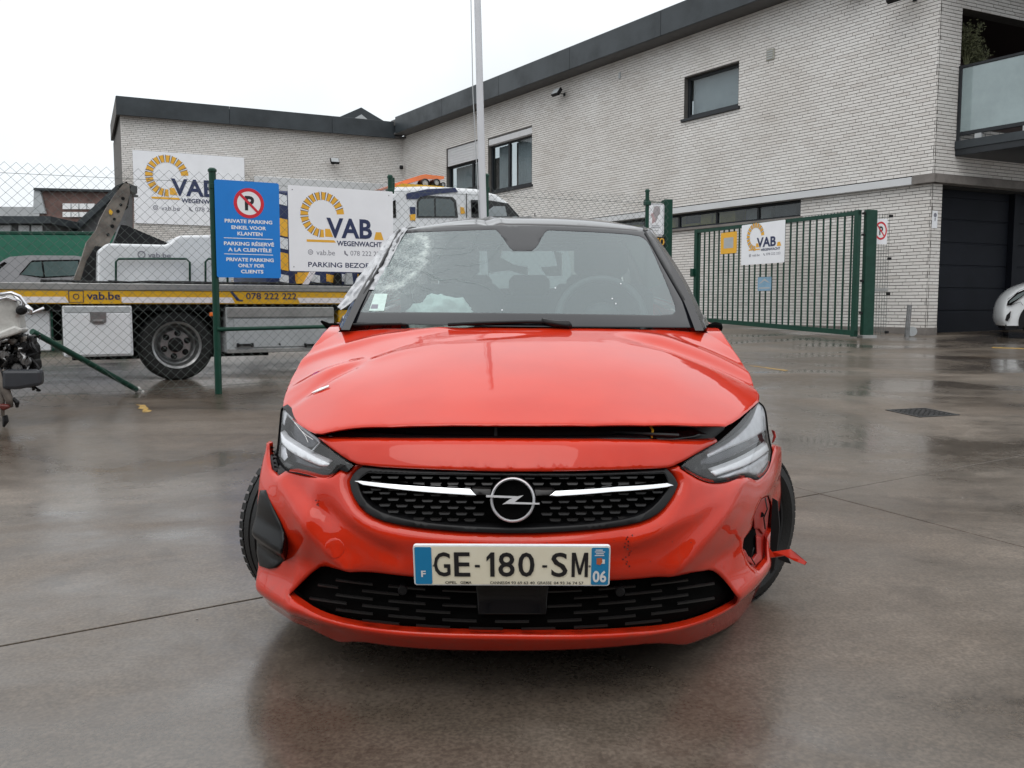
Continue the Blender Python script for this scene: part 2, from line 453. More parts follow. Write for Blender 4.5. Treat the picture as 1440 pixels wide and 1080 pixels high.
# ------------------------------------------------------------------ ground
gs = []
ys = [-30, 0, 20, 40, 400]
xs = [-300, -60, 0, 60, 300]
vs = [(x, y, ground_z(y) if y > -1 else SLOPE * y) for y in ys for x in xs]
vs = [(x, y, z - .012) for x, y, z in vs]
fs = [(j * 5 + i, j * 5 + i + 1, (j + 1) * 5 + i + 1, (j + 1) * 5 + i) for j in range(4) for i in range(4)]
ground = mesh('ground', vs, fs, M['tar'], kind='structure')
ea = Vector((.857, .515)); eb = Vector((-.515, .857))
SA, SB, OA, OB, J = 5.2, 5.2, 3.76, 3.117, .006
for i in range(-5, 6):
    for j in range(-3, 7):
        a0, a1 = OA + i * SA, OA + (i + 1) * SA; b0, b1 = OB + j * SB, OB + (j + 1) * SB
        c = ea * (a0 + a1) / 2 + eb * (b0 + b1) / 2
        if c.y < -6 or c.y > 38 or abs(c.x) > 24: continue
        dz = random.uniform(-.0015, .0015)
        top, low = [], []
        for (ins, zz, lst) in ((.0015, 0, top), (0, -.0015, low)):
            for (a, b) in ((a0 + J / 2 + ins, b0 + J / 2 + ins), (a1 - J / 2 - ins, b0 + J / 2 + ins), (a1 - J / 2 - ins, b1 - J / 2 - ins), (a0 + J / 2 + ins, b1 - J / 2 - ins)):
                q = ea * a + eb * b
                lst.append((q.x, q.y, SLOPE * q.y + zz + dz))
        bot = [(x, y, z - .012) for x, y, z in low]
        f = [(0, 1, 2, 3)] + [(k, k + 4, (k + 1) % 4 + 4, (k + 1) % 4) for k in range(4)] + [(k + 4, k + 8, (k + 1) % 4 + 8, (k + 1) % 4 + 4) for k in range(4)]
        mesh('concrete_slab', top + low + bot, f, M['concrete'], ground)

def gpt(u, v, lift=0.0):
    """point on the sloping ground"""
    r = ray(u, v); t = (CAMZ - lift) / (SLOPE * r.y - r.z)
    q = EYE + r * t
    return Vector((q.x, q.y, SLOPE * q.y + lift))
def patch(pts, lift, jitter=.0, seed=1):
    rnd = random.Random(seed); out = []
    for k in range(len(pts)):
        a = gpt(*pts[k], lift); b = gpt(*pts[(k + 1) % len(pts)], lift)
        for i in range(6):
            q = a.lerp(b, i / 6) + Vector((rnd.uniform(-jitter, jitter), rnd.uniform(-jitter, jitter), 0)); q.z = SLOPE * q.y + lift
            out.append(q)
    return out
p = patch([(192, 569), (203, 569), (213, 579), (201, 580)], .003, .02)
tag(mesh('paint_mark', p, [tuple(range(len(p)))], M['roadpaint'], kind='structure'), 'short worn yellow paint mark on the wet concrete by the fence')
p = patch([(1052, 514), (1056, 514), (1109, 520.6), (1105, 521.6)], .003, .004, 2)
tag(mesh('paint_line', p, [tuple(range(len(p)))], M['roadpaint'], kind='structure'), 'thin worn yellow line on the yard right of the red car')
p = patch([(1395, 488), (1440, 489.5), (1440, 491), (1395, 489.3)], .003, .004, 2)
tag(mesh('paint_line', p, [tuple(range(len(p)))], M['roadpaint'], kind='structure'), 'faint yellow line on the yard in front of the garage')
# drain cover
cor = [gpt(1253, 576), gpt(1302, 573.5), gpt(1343, 584), gpt(1290, 589)]
mc = sum(cor, Vector()) / 4
dr = empty('drain_cover', Matrix.Translation(mc), 'dark square iron drain cover set in the concrete right of the car', 'drain cover')
ux = (cor[1] - cor[0]); ux.z = SLOPE * ux.y; uy = Vector((-ux.y, ux.x, SLOPE * ux.x)); side = .40
ux = ux.normalized() * side; uy = uy.normalized() * side
PD = lambda a, d, z: mc + ux * (a - .5) + uy * (d - .5) + Vector((0, 0, z))
MB().box(PD, 0, 1, 0, .07, -.01, .006).box(PD, 0, 1, .93, 1, -.01, .006).box(PD, 0, .07, .07, .93, -.01, .006).box(PD, .93, 1, .07, .93, -.01, .006).build('rim', M['iron'], dr)
mb = MB().box(PD, .08, .92, .08, .92, -.01, .002)
for i in range(6):
    for j in range(6):
        mb.box(PD, .12 + i * .13, .2 + i * .13, .12 + j * .13, .2 + j * .13, .002, .007)
mb.build('cover', M['iron'], dr)

# ------------------------------------------------------------------ the brick building
C0 = Vector((7.70, 16.5)); I0 = Vector((-4.15, 34.56))
FL = Fr(I0, C0 - I0); LL = (C0 - I0).length                    # long wall, s from inner corner to the near corner
WD = Vector((9.15, 4.46)).normalized()
FW = Fr(I0 - WD * 9.89, WD); LW = 9.89                         # left wing
FR = Fr(C0, (1, .485)); LR = 9.0                               # right face
bld = empty('office_building', Matrix.Translation((C0.x, C0.y, ground_z(16.5))),
            'two storey white brick building with dark slate roof edge and corner balcony', 'building')
COURSE, BL = .0625, .27
def rowspans(s0, s1, za, zb, ops):
    spans = [(s0, s1)]
    for (o0, o1, z0, z1) in ops:
        if zb > z0 + .003 and za < z1 - .003:
            new = []
            for (a, b) in spans:
                if o1 <= a or o0 >= b: new.append((a, b)); continue
                if o0 > a: new.append((a, o0))
                if o1 < b: new.append((o1, b))
            spans = new
    return spans
single = {}
def brick_wall(part, F, s0, s1, z0, z1, ops=(), dd=0.0, near=None, maxn=300, joined='brick_courses'):
    """recessed mortar sheet + one proud brick per place; the `near` ones are separate objects"""
    g = .0060
    zs = sorted({z0, z1, *[min(max(z, z0), z1) for o in ops for z in o[2:]]})
    back = MB()
    for za, zb in zip(zs, zs[1:]):
        for a, b in rowspans(s0, s1, za + .001, zb - .001, ops):
            back.box(F.p, a, b, dd + .012, dd + .28, za, zb)
    wall = back.build(part, M['mortar'], bld)
    mb = MB(); cand = []
    k = 0; z = z0
    rnd = random.Random(part)
    while z < z1 - .02:
        zt = min(z + COURSE, z1)
        for a, b in rowspans(s0, s1, z + g, zt - g, ops):
            off = (k % 2) * BL / 2 + ((k // 2) % 2) * BL / 4
            x = math.floor((a - off) / BL) * BL + off
            while x < b:
                p, q = max(x, a) + g * .8, min(x + BL, b) - g * .8
                if q - p > .015:
                    full = abs((q - p) - (BL - g * 1.6)) < 1e-4 and zt - z > COURSE - 1e-4
                    pr = rnd.uniform(0, .003)
                    cand.append((full, (p + q) / 2, (z + zt) / 2, p, q, z + g, zt - g, pr))
                x += BL
        z += COURSE; k += 1
    singles = []
    if near:
        c = [t for t in cand if t[0]]
        c.sort(key=lambda t: (t[1] - near[0]) ** 2 + (t[2] - near[1]) ** 2)
        singles = c[:maxn]; ids = {id(t) for t in singles}
        cand = [t for t in cand if id(t) not in ids]
    V, Fc = [], []
    for (_, _, _, p, q, za, zb, pr) in cand:
        b = len(V)
        V += [F.p(p, dd - pr, za), F.p(q, dd - pr, za), F.p(q, dd - pr, zb), F.p(p, dd - pr, zb),
              F.p(p, dd + .012, za), F.p(q, dd + .012, za), F.p(q, dd + .012, zb), F.p(p, dd + .012, zb)]
        Fc += [(b, b + 1, b + 2, b + 3), (b, b + 4, b + 5, b + 1), (b + 3, b + 2, b + 6, b + 7), (b, b + 3, b + 7, b + 4), (b + 1, b + 5, b + 6, b + 2)]
    mesh(joined, V, Fc, M['brick'], wall, kind='stuff')
    if singles:
        if 'b' not in single:
            bm = MB(); h = BL / 2 - g * .8; hz = COURSE / 2 - g
            bm.box(lambda a, d, z: Vector((a, d, z)), -h, h, 0, .013, -hz, hz)
            me = bpy.data.meshes.new('brick'); me.from_pydata([tuple(v) for v in bm.v], [], bm.f); me.materials.append(M['brick'])
            single['b'] = me
        inv = wmat(wall).inverted()
        for (_, cs, cz, p, q, za, zb, pr) in singles:
            o = link('brick', single['b'], wall)
            o.matrix_basis = inv @ F.mat(cs, dd - pr, cz)
    return wall
ZS, ZL0, ZL1 = 7.58, 3.40, 3.56          # soffit, stone band bottom and top
def rect_on(F, uL, uR, vt, vb, um=None):
    s0, _ = F.px(uL, vb); s1, _ = F.px(uR, vb)
    um = um if um is not None else uR
    return s0, s1, F.px(um, vb)[1], F.px(um, vt)[1]
w_big = rect_on(FL, 962, 1038, 87, 149)
w_mid = rect_on(FL, 686.5, 748, 178, 259)
w_shut = rect_on(FL, 628, 674, 200, 266, 660)
lo0, _ = FL.px(1121, 310); lo1, _ = FL.px(852, 300)
strip = (min(lo0, lo1), max(lo0, lo1), FL.px(1121, 304)[1], ZL0)
gz = ground_z(20) - .3
brick_wall('upper_wall_long', FL, -.2, LL + .005, ZL1, ZS, [w_big, w_mid, w_shut], near=(LL - 1.2, 5.0))
def meet(F1, d1, F2, d2):
    p1 = F1.o + F1.n * d1; p2 = F2.o + F2.n * d2; dd_ = p2 - p1
    t = (dd_.x * F2.x.y - dd_.y * F2.x.x) / (F1.x.x * F2.x.y - F1.x.y * F2.x.x); q = p1 + F1.x * t
    return t, (q - p2).dot(F2.x)
ms, mr_ = meet(FL, .10, FR, .10)
brick_wall('lower_wall_long', FL, 0, ms + .005, .35, ZL0, [strip], dd=.10, near=(LL - 1.2, 2.0))
brick_wall('wing_wall', FW, 0, LW + .06, .8, 7.47, [], joined='brick_courses')
# right face: loggia opening above, garage opening below
gs0, _ = FR.px(1324, 300, .1)
lg0, lgz = FR.px(1354, 11)
loggia = (lg0, LR, 4.45, lgz)
brick_wall('upper_wall_side', FR, -.004, LR, ZL1, 8.2, [loggia], near=(.4, 4.6))
gtop = FR.px(1325, 263, .1)[1]
brick_wall('pier_wall_side', FR, mr_ - .004, gs0, .35, ZL0, [], dd=.10, near=(.4, 2.0))
# plinth at the foot of the near corner
MB().bbox(FL.p, LL - 3.2, ms - .0, .085, .3, .3, .62 + .12, .004).build('plinth', M['stone_band'], bld)
MB().bbox(FR.p, mr_ - .0, gs0 - .005, .085, .3, .3, .74, .004).build('plinth', M['stone_band'], bld)
# stone band and the white strip under the upper storey
sB, _ = FL.px(1283, 255)
MB().bbox(FL.p, 0, sB, -.03, .2, ZL0 - .0, ZL1 - .02, .006).build('white_ledge', M['white_panel'], bld)
MB().bbox(FL.p, sB + .01, LL + .035, -.035, .2, ZL0, ZL1 - .004, .006).build('stone_ledge', M['stone_band'], bld)
MB().bbox(FR.p, .05, LR, -.035, .2, ZL0, ZL1 - .004, .006).build('stone_ledge', M['stone_band'], bld)
# garage
MB().box(FR.p, .3, LR, .3, 3.5, ZL0 - .01, ZL0 + .2).box(FL.p, .3, LL - .35, .35, 3.5, ZL0 + .05, ZL0 + .2).build('upper_floor', M['room'], bld)
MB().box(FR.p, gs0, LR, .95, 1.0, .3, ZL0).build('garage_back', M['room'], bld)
gw = (LR - gs0)
sdiv, _ = FR.px(1421, 330, .5)
for (a, b) in ((gs0 + .02, sdiv - .06), (sdiv + .12, LR)):
    door = MB().box(FR.p, a, b, .52, .56, .45, ZL0 - .02).build('garage_door', M['garage'], bld)
    z = .62
    while z < ZL0 - .2:
        MB().bbox(FR.p, a + .01, b - .01, .505, .53, z, z + .42, .01).build('panel', M['garage'], door)
        z += .44
MB().box(FR.p, sdiv - .05, sdiv + .11, .40, .6, .4, ZL0).build('garage_post', M['garage'], bld)
MB().box(FR.p, gs0, gs0 + .02, .3, .95, .4, ZL0).build('garage_side', M['mortar'], bld)
# loggia interior
mb = MB().box(FR.p, lg0, LR, 1.9, 1.95, 4.3, loggia[3] + .3).box(FR.p, lg0 - .0, LR, .26, 1.9, loggia[3] + .02, loggia[3] + .08).box(FR.p, lg0 - .06, lg0 - .0, .29, 1.9, 4.3, loggia[3])
mb.build('loggia_lining', M['terracotta'], bld)
MB().box(FR.p, lg0 - .05, LR, .0, 1.95, 4.25, 4.44).build('loggia_floor', M['room'], bld)
# roof edge panels
def fascia(F, s0, s1, over, z0, z1, w, ends=(0, 0)):
    x = s0
    while x < s1 - .01:
        x2 = min(x + w, s1)
        MB().bbox(F.p, x + .004, x2 - .004, -over, -over + .05, z0, z1, .008).build('fascia_panel', M['slate'], bld)
        x = x2
ZF = 8.16
fascia(FL, .45, LL + 4, .55, ZS - .02, ZF, 3.6)
fascia(FW, -.12, LW - .4, .30, 7.42, 8.03, 3.6)
MB().box(FL.p, .2, LL + 4, -.5, .3, ZS - .02, ZS + .04).build('soffit', M['slate_in'], bld)
MB().box(FW.p, -.1, LW + .1, -.27, .3, 7.46, 7.52).build('soffit', M['slate_in'], bld)
MB().box(FW.p, -.12, -.07, -.24, 5, 7.44, 8.02).box(FW.p, 0, .25, .29, 6, 1, 7.5).build('wing_end_wall', M['mortar'], bld)
MB().box(FL.p, 0, LL + 4, -.5, 6, ZS + .3, ZF - .06).box(FW.p, -.06, LW, -.22, 6, 7.6, 7.95).build('flat_roof', M['slate_in'], bld)
# gable behind the wing roof
g = Fr(FW.p(LW - 2.6, 3, 0).xy, WD)
gl, gzt = g.px(508, 151); ga, _ = g.px(462, 170); gb, _ = g.px(556, 176)
zb = g.px(508, 177)[1]
gab = MB().prism(g.p, [(ga - .1, zb), (gb + .1, zb), (gl, gzt)], 0, 4).build('rooflight_gable', M['slate'], bld)
MB().prism(g.p, [(gl - .75, zb), (gl + .65, zb), (gl, gzt - .28)], -.02, .0).build('pane', M['lgrey'], gab)
# windows
def window(F, op, parts, d=.12, blind=None, sill=True, label=None):
    s0, s1, z0, z1 = op; t = .065
    w = MB()
    w.bbox(F.p, s0, s0 + t, d, d + .08, z0, z1, .006).bbox(F.p, s1 - t, s1, d, d + .08, z0, z1, .006)
    w.bbox(F.p, s0 + t, s1 - t, d, d + .08, z0, z0 + t * 1.4, .006).bbox(F.p, s0 + t, s1 - t, d, d + .08, z1 - t, z1, .006)
    for m_ in parts: w.bbox(F.p, s0 + (s1 - s0) * m_ - t * .7, s0 + (s1 - s0) * m_ + t * .7, d, d + .08, z0 + t * 1.4, z1 - t, .006)
    win = w.build('window', M['win_frame'], bld)
    edges = [0] + list(parts) + [1]
    for a, b in zip(edges, edges[1:]):
        MB().box(F.p, s0 + (s1 - s0) * a + t, s0 + (s1 - s0) * b - t, d + .035, d + .041, z0 + t, z1 - t).build('pane', M['winglass'], win)
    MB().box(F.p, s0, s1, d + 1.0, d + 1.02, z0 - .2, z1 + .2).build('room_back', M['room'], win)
    if sill: MB().bbox(F.p, s0 - .06, s1 + .06, -.06, .13, z0 - .07, z0 - .004, .006).build('sill', M['win_frame'], win)
    mbr = MB().box(F.p, s0, s0 + .003, .0, d, z0, z1).box(F.p, s1 - .003, s1, .0, d, z0, z1).box(F.p, s0, s1, .0, d, z1 - .003, z1)
    mbr.build('reveal', M['mortar'], win)
    return win
wb = window(FL, w_big, [])
MB().box(FL.p, w_big[0] + .05, w_big[1] - .05, .26, .27, w_big[2] + .05, w_big[3] - .05).build('curtain', M['curtain'], wb)
wm = window(FL, (w_mid[0], w_mid[1], w_mid[2], w_mid[3] - .2), [.42])
MB().bbox(FL.p, w_mid[0] + .01, w_mid[1] - .01, .02, .2, w_mid[3] - .22, w_mid[3] - .01, .01).build('shutter_box', M['shutter'], wm)
def drape(F, s0, s1, z0, z1, d, parent, amp=.03, wl_=.16):
    n = 60; v = []
    for i in range(n + 1):
        s = s0 + (s1 - s0) * i / n; q = d + amp * math.sin(s / wl_ * 6.28) + .01 * math.sin(s * 31)
        v += [F.p(s, q, z0), F.p(s, q, z1)]
    mesh('curtain', v, [(2 * i, 2 * i + 2, 2 * i + 3, 2 * i + 1) for i in range(n)], M['curtain'], parent, smooth=True)
wl0 = w_mid[1] - w_mid[0]
drape(FL, w_mid[0] + .12, w_mid[0] + wl0 * .36, w_mid[2] + .1, w_mid[3] - .25, .34, wm)
drape(FL, w_mid[0] + wl0 * .50, w_mid[1] - .05, w_mid[2] + .1, w_mid[3] - .25, .34, wm)
wsh = window(FL, (w_shut[0], w_shut[1], w_shut[2], w_shut[3] - .62), [.72])
n_sl = 7
for i in range(n_sl):
    MB().bbox(FL.p, w_shut[0] + .01, w_shut[1] - .01, .05, .09, w_shut[3] - .62 + i * .62 / n_sl, w_shut[3] - .62 + (i + 1) * .62 / n_sl - .004, .006).build('shutter_slat', M['shutter'], wsh)
drape(FL, w_shut[0] + .12, w_shut[1] - .5, w_shut[2] + .1, w_shut[3] - .65, .36, wsh)
# ground floor strip window with things stored behind it
s0, s1, z0, z1 = strip
sw = MB()
sw.bbox(FL.p, s0, s1, .25, .33, z0, z0 + .06, .006).bbox(FL.p, s0, s1, .25, .33, z1 - .05, z1, .006)
k = 5
for i in range(k + 1):
    x = s0 + (s1 - s0 - .06) * i / k
    sw.bbox(FL.p, x, x + .06, .25, .33, z0 + .06, z1 - .05, .006)
swo = sw.build('window', M['win_frame'], bld)
for i in range(k):
    x = s0 + (s1 - s0 - .06) * i / k
    MB().box(FL.p, x + .06, x + (s1 - s0 - .06) / k, .28, .286, z0 + .06, z1 - .05).build('pane', M['winglass'], swo)
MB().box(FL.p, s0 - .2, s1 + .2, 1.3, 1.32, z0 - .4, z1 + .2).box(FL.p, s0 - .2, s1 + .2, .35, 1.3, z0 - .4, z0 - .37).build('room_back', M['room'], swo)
MB().bbox(FL.p, s0 - .05, s1 + .05, .03, .26, z0 - .06, z0 - .003, .006).build('sill', M['stone_band'], swo)
rnd = random.Random(3); x = s0 + .3
cols = [(.35, .35, .36), (.30, .16, .10), (.12, .12, .13), (.5, .5, .48), (.62, .5, .08), (.2, .2, .2)]
cm = [simple('stored_box_%s' % nme, c, .6) for nme, c in zip(('grey', 'brown', 'dark', 'cream', 'yellow', 'slate'), cols)]
while x < s1 - .5:
    w_ = rnd.uniform(.35, .8); h_ = rnd.uniform(.12, .42)
    MB().bbox(FL.p, x, x + w_, .5 + rnd.uniform(0, .2), .95, z0 - .36, z0 + h_, .01).build('stored_box', rnd.choice(cm), swo)
    x += w_ + rnd.uniform(.03, .3)
# small fittings
def floodlight(F, u, v, label, sc=1.0):
    s, z = F.px(u, v)
    r = empty('floodlight', F.mat(s, 0, z), label, 'floodlight', 'lamps fixed to the building walls')
    P = framed(F, s, z)
    MB().box(P, -.04, .04, -.02, 0, -.05, .05).tube([P(0, -.01, 0), P(0, -.16 * sc, .02), P(0, -.2 * sc, .06)], .013, 6).build('bracket', M['black'], r)
    h = MB(); tilt = R(35)
    Q = lambda a, d, z_: P(a, -.28 * sc + d * math.cos(tilt) - z_ * math.sin(tilt) * -1, .05 + d * math.sin(tilt) * -1 + z_ * math.cos(tilt) - .02)
    h.bbox(Q, -.16 * sc, .16 * sc, -.05, .05, -.11 * sc, .11 * sc, .012); h.build('lamp_housing', M['black'], r)
    MB().box(Q, -.14 * sc, .14 * sc, -.054, -.051, -.09 * sc, .09 * sc).build('lens', M['lgrey'], r)
    return r
floodlight(FL, 794, 133, 'small dark floodlight on the long brick wall just under the roof edge')
floodlight(FW, 468, 229, 'grey floodlight on the wing wall above the white board')
floodlight(FL, 1287, -2, 'floodlight at the top edge of the picture near the building corner', 1.5)
floodlight(FL, 1208, -7, 'small black lamp at the top edge of the picture left of the corner floodlight', .9)
s, z = FW.px(562, 235)
r = empty('security_camera', FW.mat(s, 0, z), 'small white security camera near the inner corner of the building', 'camera')
P = framed(FW, s, z)
MB().tube([P(0, 0, .0), P(0, -.18, .02)], .02, 8).build('arm', M['lgrey'], r)
MB().lathe(P(0, -.2, -.06), (0, 0, 1), [(-.06, .0), (-.05, .05), (-.02, .07), (.06, .075), (.09, .05), (.09, 0)], 16).build('dome', M['black'], r, smooth=True)
s, z = FL.px(1084, 77)
r = empty('wall_vent', FL.mat(s, 0, z), 'beige square vent cover on the upper brick wall right of the window', 'vent')
P = framed(FL, s, z)
MB().bbox(P, -.11, .11, -.03, 0, -.12, .12, .012).build('cover', simple('vent_beige', (.36, .35, .30), .6), r)
for i in range(4): MB().box(P, -.08, .08, -.04, -.03, -.09 + i * .05, -.07 + i * .05).build('slat', M['lgrey'], r)
s, z = FL.px(872, 106)
r = empty('wall_vent', FL.mat(s, 0, z), 'tiny grey vent high on the long wall between the floodlight and the window', 'vent')
P = framed(FL, s, z)
MB().bbox(P, -.04, .04, -.03, 0, -.08, .08, .008).build('cover', M['lgrey'], r)
# sheet on the pier
s, z = FR.px(1302, 308, .1)
r = empty('notice_plate', FR.mat(s, .1, z), 'small pale notice plate on the brick pier beside the garage', 'sign')
P = framed(FR, .12, z, .1)
MB().bbox(P, .0, .14, -.012, 0, -.16, .16, .003).build('plate', M['signwhite'], r)
mb = MB(); disc(mb, P, .07, .08, 0.001, .042, -.014, 14); quad(mb, P, [(.055, .03), (.085, .03), (.078, -.03), (.06, -.03)], -.014)
mb.build('pictogram', M['grey_print'], r)
# balcony
bo = FR.p(.549, 0, 0); FB = Fr(bo.xy, C0 - I0)
_, bzt = FB.px(1336, 96); _, bzb = FB.px(1333, 194)
bal = empty('balcony', FB.mat(0, 0, bzb), 'steel framed balcony with milky glass panels above the garage', 'balcony')
BLN = 2.4
MB().bbox(FB.p, 0, BLN, 0, .05, bzt - .05, bzt, .006).bbox(FB.p, 0, BLN, 0, .05, bzb, bzb + .07, .006).bbox(FB.p, 0, .06, -.005, .055, bzb - .1, bzt + .002, .006).bbox(FB.p, BLN, BLN + .05, 0, .05, bzb - .1, bzt, .006).build('rail_frame', M['win_frame'], bal)
M['milk'] = simple('milky_glass', (.30, .38, .39), .10, coat=.8, var=.12, vscale=1.1)
MB().box(FB.p, .065, BLN - .005, .018, .03, bzb + .075, bzt - .055).build('glass_panel', M['milk'], bal)
FQ = Fr(FB.p(BLN, 0, 0).xy, (1, .485))
MB().bbox(FQ.p, 0.05, 5, 0, .05, bzt - .05, bzt, .006).bbox(FQ.p, 0.05, 5, 0, .05, bzb, bzb + .07, .006).build('rail_frame', M['win_frame'], bal)
MB().box(FQ.p, .06, 5, .018, .03, bzb + .075, bzt - .055).build('glass_panel', M['milk'], bal)
slab_t = bzb - .12; slab_b = slab_t - .24
def PB(a, d, z):   # a along the rail, d sideways to the right
    return FB.p(a, d, z)
MB().bbox(PB, 0, BLN + .02, -.02, 5.5, slab_b, slab_t, .01).build('floor_slab', M['win_frame'], bal)
MB().bbox(PB, 0.0, BLN + .04, -.04, .02, slab_b + .12, slab_t + .03, .006).build('edge_beam', M['slate'], bal)
for x in (.35, 1.2, 2.0): MB().box(PB, x, x + .12, 0, .05, slab_t, bzb).build('bracket', M['lgrey'], bal)
for u_, v_, hh, lab in ((1376, 74, .85, 'dry olive green plant with tall twigs behind the balcony rail'), (1392, 76, .5, 'low bushy plant beside the tall twiggy one on the balcony')):
    q = FR.p(lg0 + .28 + (u_ - 1376) * .016, .10, 5.52)
    pr = empty('balcony_plant', Matrix.Translation(q), lab, 'plant', 'plants on the balcony')
    MB().lathe(q + Vector((0, 0, -.1)), (0, 0, 1), [(-.35, .0), (-.35, .13), (.1, .18), (.1, .16), (.05, .15), (.05, 0)], 14).build('plant_pot', M['lgrey'], pr)
    mb, lf = MB(), MB(); rn = random.Random(u_)
    for i in range(16):
        an = rn.uniform(0, 6.28); rr = rn.uniform(.05, .28); h2 = hh * rn.uniform(.5, 1.05)
        pts = [q, q + Vector((math.cos(an) * rr * .4, math.sin(an) * rr * .4, h2 * .5)), q + Vector((math.cos(an) * rr, math.sin(an) * rr, h2))]
        mb.tube(pts, [.008, .006, .003], 4)
        for j in range(70):
            t = rn.uniform(.3, 1); c_ = pts[1].lerp(pts[2], (t - .3) / .7) + Vector([rn.gauss(0, .045) for _ in range(3)])
            d1 = Vector([rn.gauss(0, 1) for _ in range(3)]).normalized() * .035; d2 = d1.orthogonal().normalized() * .012
            lf.add([c_ - d1, c_ + d2, c_ + d1, c_ - d2], [(0, 1, 2, 3)])
    mb.build('stem', M['plant'], pr); lf.build('leaf', M['plant'], pr, kind='stuff')
# downpipe / crash post by the pier and a plinth stub
q = gpt(1275, 474)
r = empty('bollard', Matrix.Translation(q), 'short leaning grey metal post in front of the brick pier', 'bollard')
MB().tube([q, q + Vector((.03, 0, .57))], .042, 10).tube([q + Vector((.03, 0, .57)), q + Vector((.031, 0, .585))], .046, 10).build('post', M['steel'], r, smooth=True, autosm=40)
q = gpt(1284, 473)
mb = MB().lathe(q + Vector((0, .06, .09)), (-.3, -1, 0), [(0, 0), (0, .085), (.02, .09), (.05, .085), (.05, 0)], 20)
tag(mb.build('pipe_cap', M['lgrey']), 'round pale grey pipe cap at the foot of the brick pier', 'pipe')

# ------------------------------------------------------------------ company board on the wing, white boards
s0, zt_ = FW.px(186, 211); s1, _ = FW.px(343, 222); _, zb_ = FW.px(190, 314)
r = empty('wall_sign', FW.mat(s0, 0, zb_), 'big white company board on the wing wall with an amber ring logo', 'sign', 'company signs with the amber ring')
P = framed(FW, s0, zb_)
W_, H_ = s1 - s0, zt_ - zb_
MB().bbox(P, 0, W_, -.05, -.002, 0, H_, .006).build('board', M['signwhite'], r)
vab_logo(r, framed(FW, s0 , zb_, -.055), W_ * .93, H_ * 1.0)
s0, zt_ = FW.px(357, 248); s1, _ = FW.px(566, 257); _, zb_ = FW.px(357, 282)
mb = MB().bbox(FW.p, s0, s1, -.12, -.002, zb_, zt_, .01)
tag(mb.build('white_canopy', M['white_panel']), 'long plain white board low on the wing wall behind the tow truck', 'wall board')

# ------------------------------------------------------------------ unseen building inferred behind the camera, added to darken reflections on the car
FY = Fr((16, -9.5), (-1, -.03))
yb = empty('unseen_building', FY.mat(16, 0, -.35), 'unseen brick building inferred behind the camera, added to darken the red bumper reflections', 'building')
MB().box(FY.p, 0, 34, 0, 6, -.5, 5.2).build('wall', simple('yard_brick', (.16, .12, .10), .85, var=.25, vscale=4, bump=.3), yb)
MB().bbox(FY.p, -.2, 34.2, -.25, 6, 5.2, 5.6, .02).build('roof_edge', M['slate'], yb)
for k in range(8):
    wv = MB().bbox(FY.p, 1.5 + k * 4.1, 3.7 + k * 4.1, -.05, .0, 1.0, 2.6, .01).build('window', M['win_frame'], yb)
    MB().box(FY.p, 1.6 + k * 4.1, 3.6 + k * 4.1, -.065, -.05, 1.1, 2.5).build('pane', M['blackgloss'], wv)
# grit, crumbs of plastic and wet leaves lying about
rn = random.Random(21)
for nme, mt, n_, lab in (('grit', simple('pale_grit', (.34, .33, .31), .8), 260, 0), ('leaf_litter', simple('wet_leaf', (.085, .05, .02), .5), 34, 0)):
    mb = MB()
    for k in range(n_):
        if nme == 'plastic_crumb': x, y = rn.gauss(.2, .9), 2.1 + rn.gauss(-.1, .35)
        else: x, y = rn.uniform(-7, 9), 2.6 + 12 * rn.random() ** 1.4
        if nme != 'plastic_crumb' and -.8 < x < .9 and 2.2 < y < 6.2: continue
        z = SLOPE * y; r_ = rn.uniform(.0018, .0045) if nme != 'leaf_litter' else rn.uniform(.008, .018)
        an = rn.uniform(0, 6.28); h_ = r_ * (.8 if nme != 'leaf_litter' else .12)
        c = Vector((x, y, z)); q = []
        for j in range(5):
            t = an + j * 1.2566; rr_ = r_ * rn.uniform(.6, 1.2)
            q.append(c + Vector((math.cos(t) * rr_, math.sin(t) * rr_ * (.55 if nme == 'leaf_litter' else 1), .0005)))
        q.append(c + Vector((0, 0, h_)))
        mb.add(q, [(j, (j + 1) % 5, 5) for j in range(5)])
    mb.build(nme, mt, ground, kind='stuff')

# ------------------------------------------------------------------ chain link fence
FF = Fr((0, 10.06), (1, .55))
def fz(s): return ground_z(FF.p(s, 0, 0).y)
MESH_H = 2.03
fence = empty('chain_link_fence', FF.mat(FF.px(305, 400)[0], 0, fz(FF.px(305, 400)[0])), 'green chain link fence with tube posts in front of the tow truck', 'fence')
sa, sb = -9.5, FF.px(936, 400)[0] - .03
DX, DZ = .088, .043
wires = MB()
def thin(mb, a, b, r=.0016):
    t = (b - a).normalized(); u = t.cross(Vector((0, .3, 1))).normalized() * r; w = t.cross(u)
    k = len(mb.v)
    for p_ in (a, b): mb.v += [p_ + u, p_ - u * .5 + w * .87, p_ - u * .5 - w * .87]
    for i in range(3):
        j = (i + 1) % 3; mb.f.append((k + i, k + j, k + 3 + j, k + 3 + i))
nrow = int(MESH_H / DZ)
s = sa; c = 0
while s < sb:
    z0 = fz(s)
    for i in range(nrow + 1):
        za = z0 + .03 + i * DZ; ph = (i % 2)
        a = FF.p(s + (DX / 2 if ph else 0), .004 if ph else -.002, za)
        b = FF.p(s + (0 if ph else DX / 2), -.002 if ph else .004, za + DZ)
        thin(wires, a, b)
        if True:
            a2 = FF.p(s + (DX / 2 if ph else DX), .002, za); b2 = FF.p(s + (DX if ph else DX / 2), -.004, za + DZ)
            thin(wires, a2, b2)
    s += DX
net = wires.build('wire_mesh', M['wire'], fence, kind='stuff')
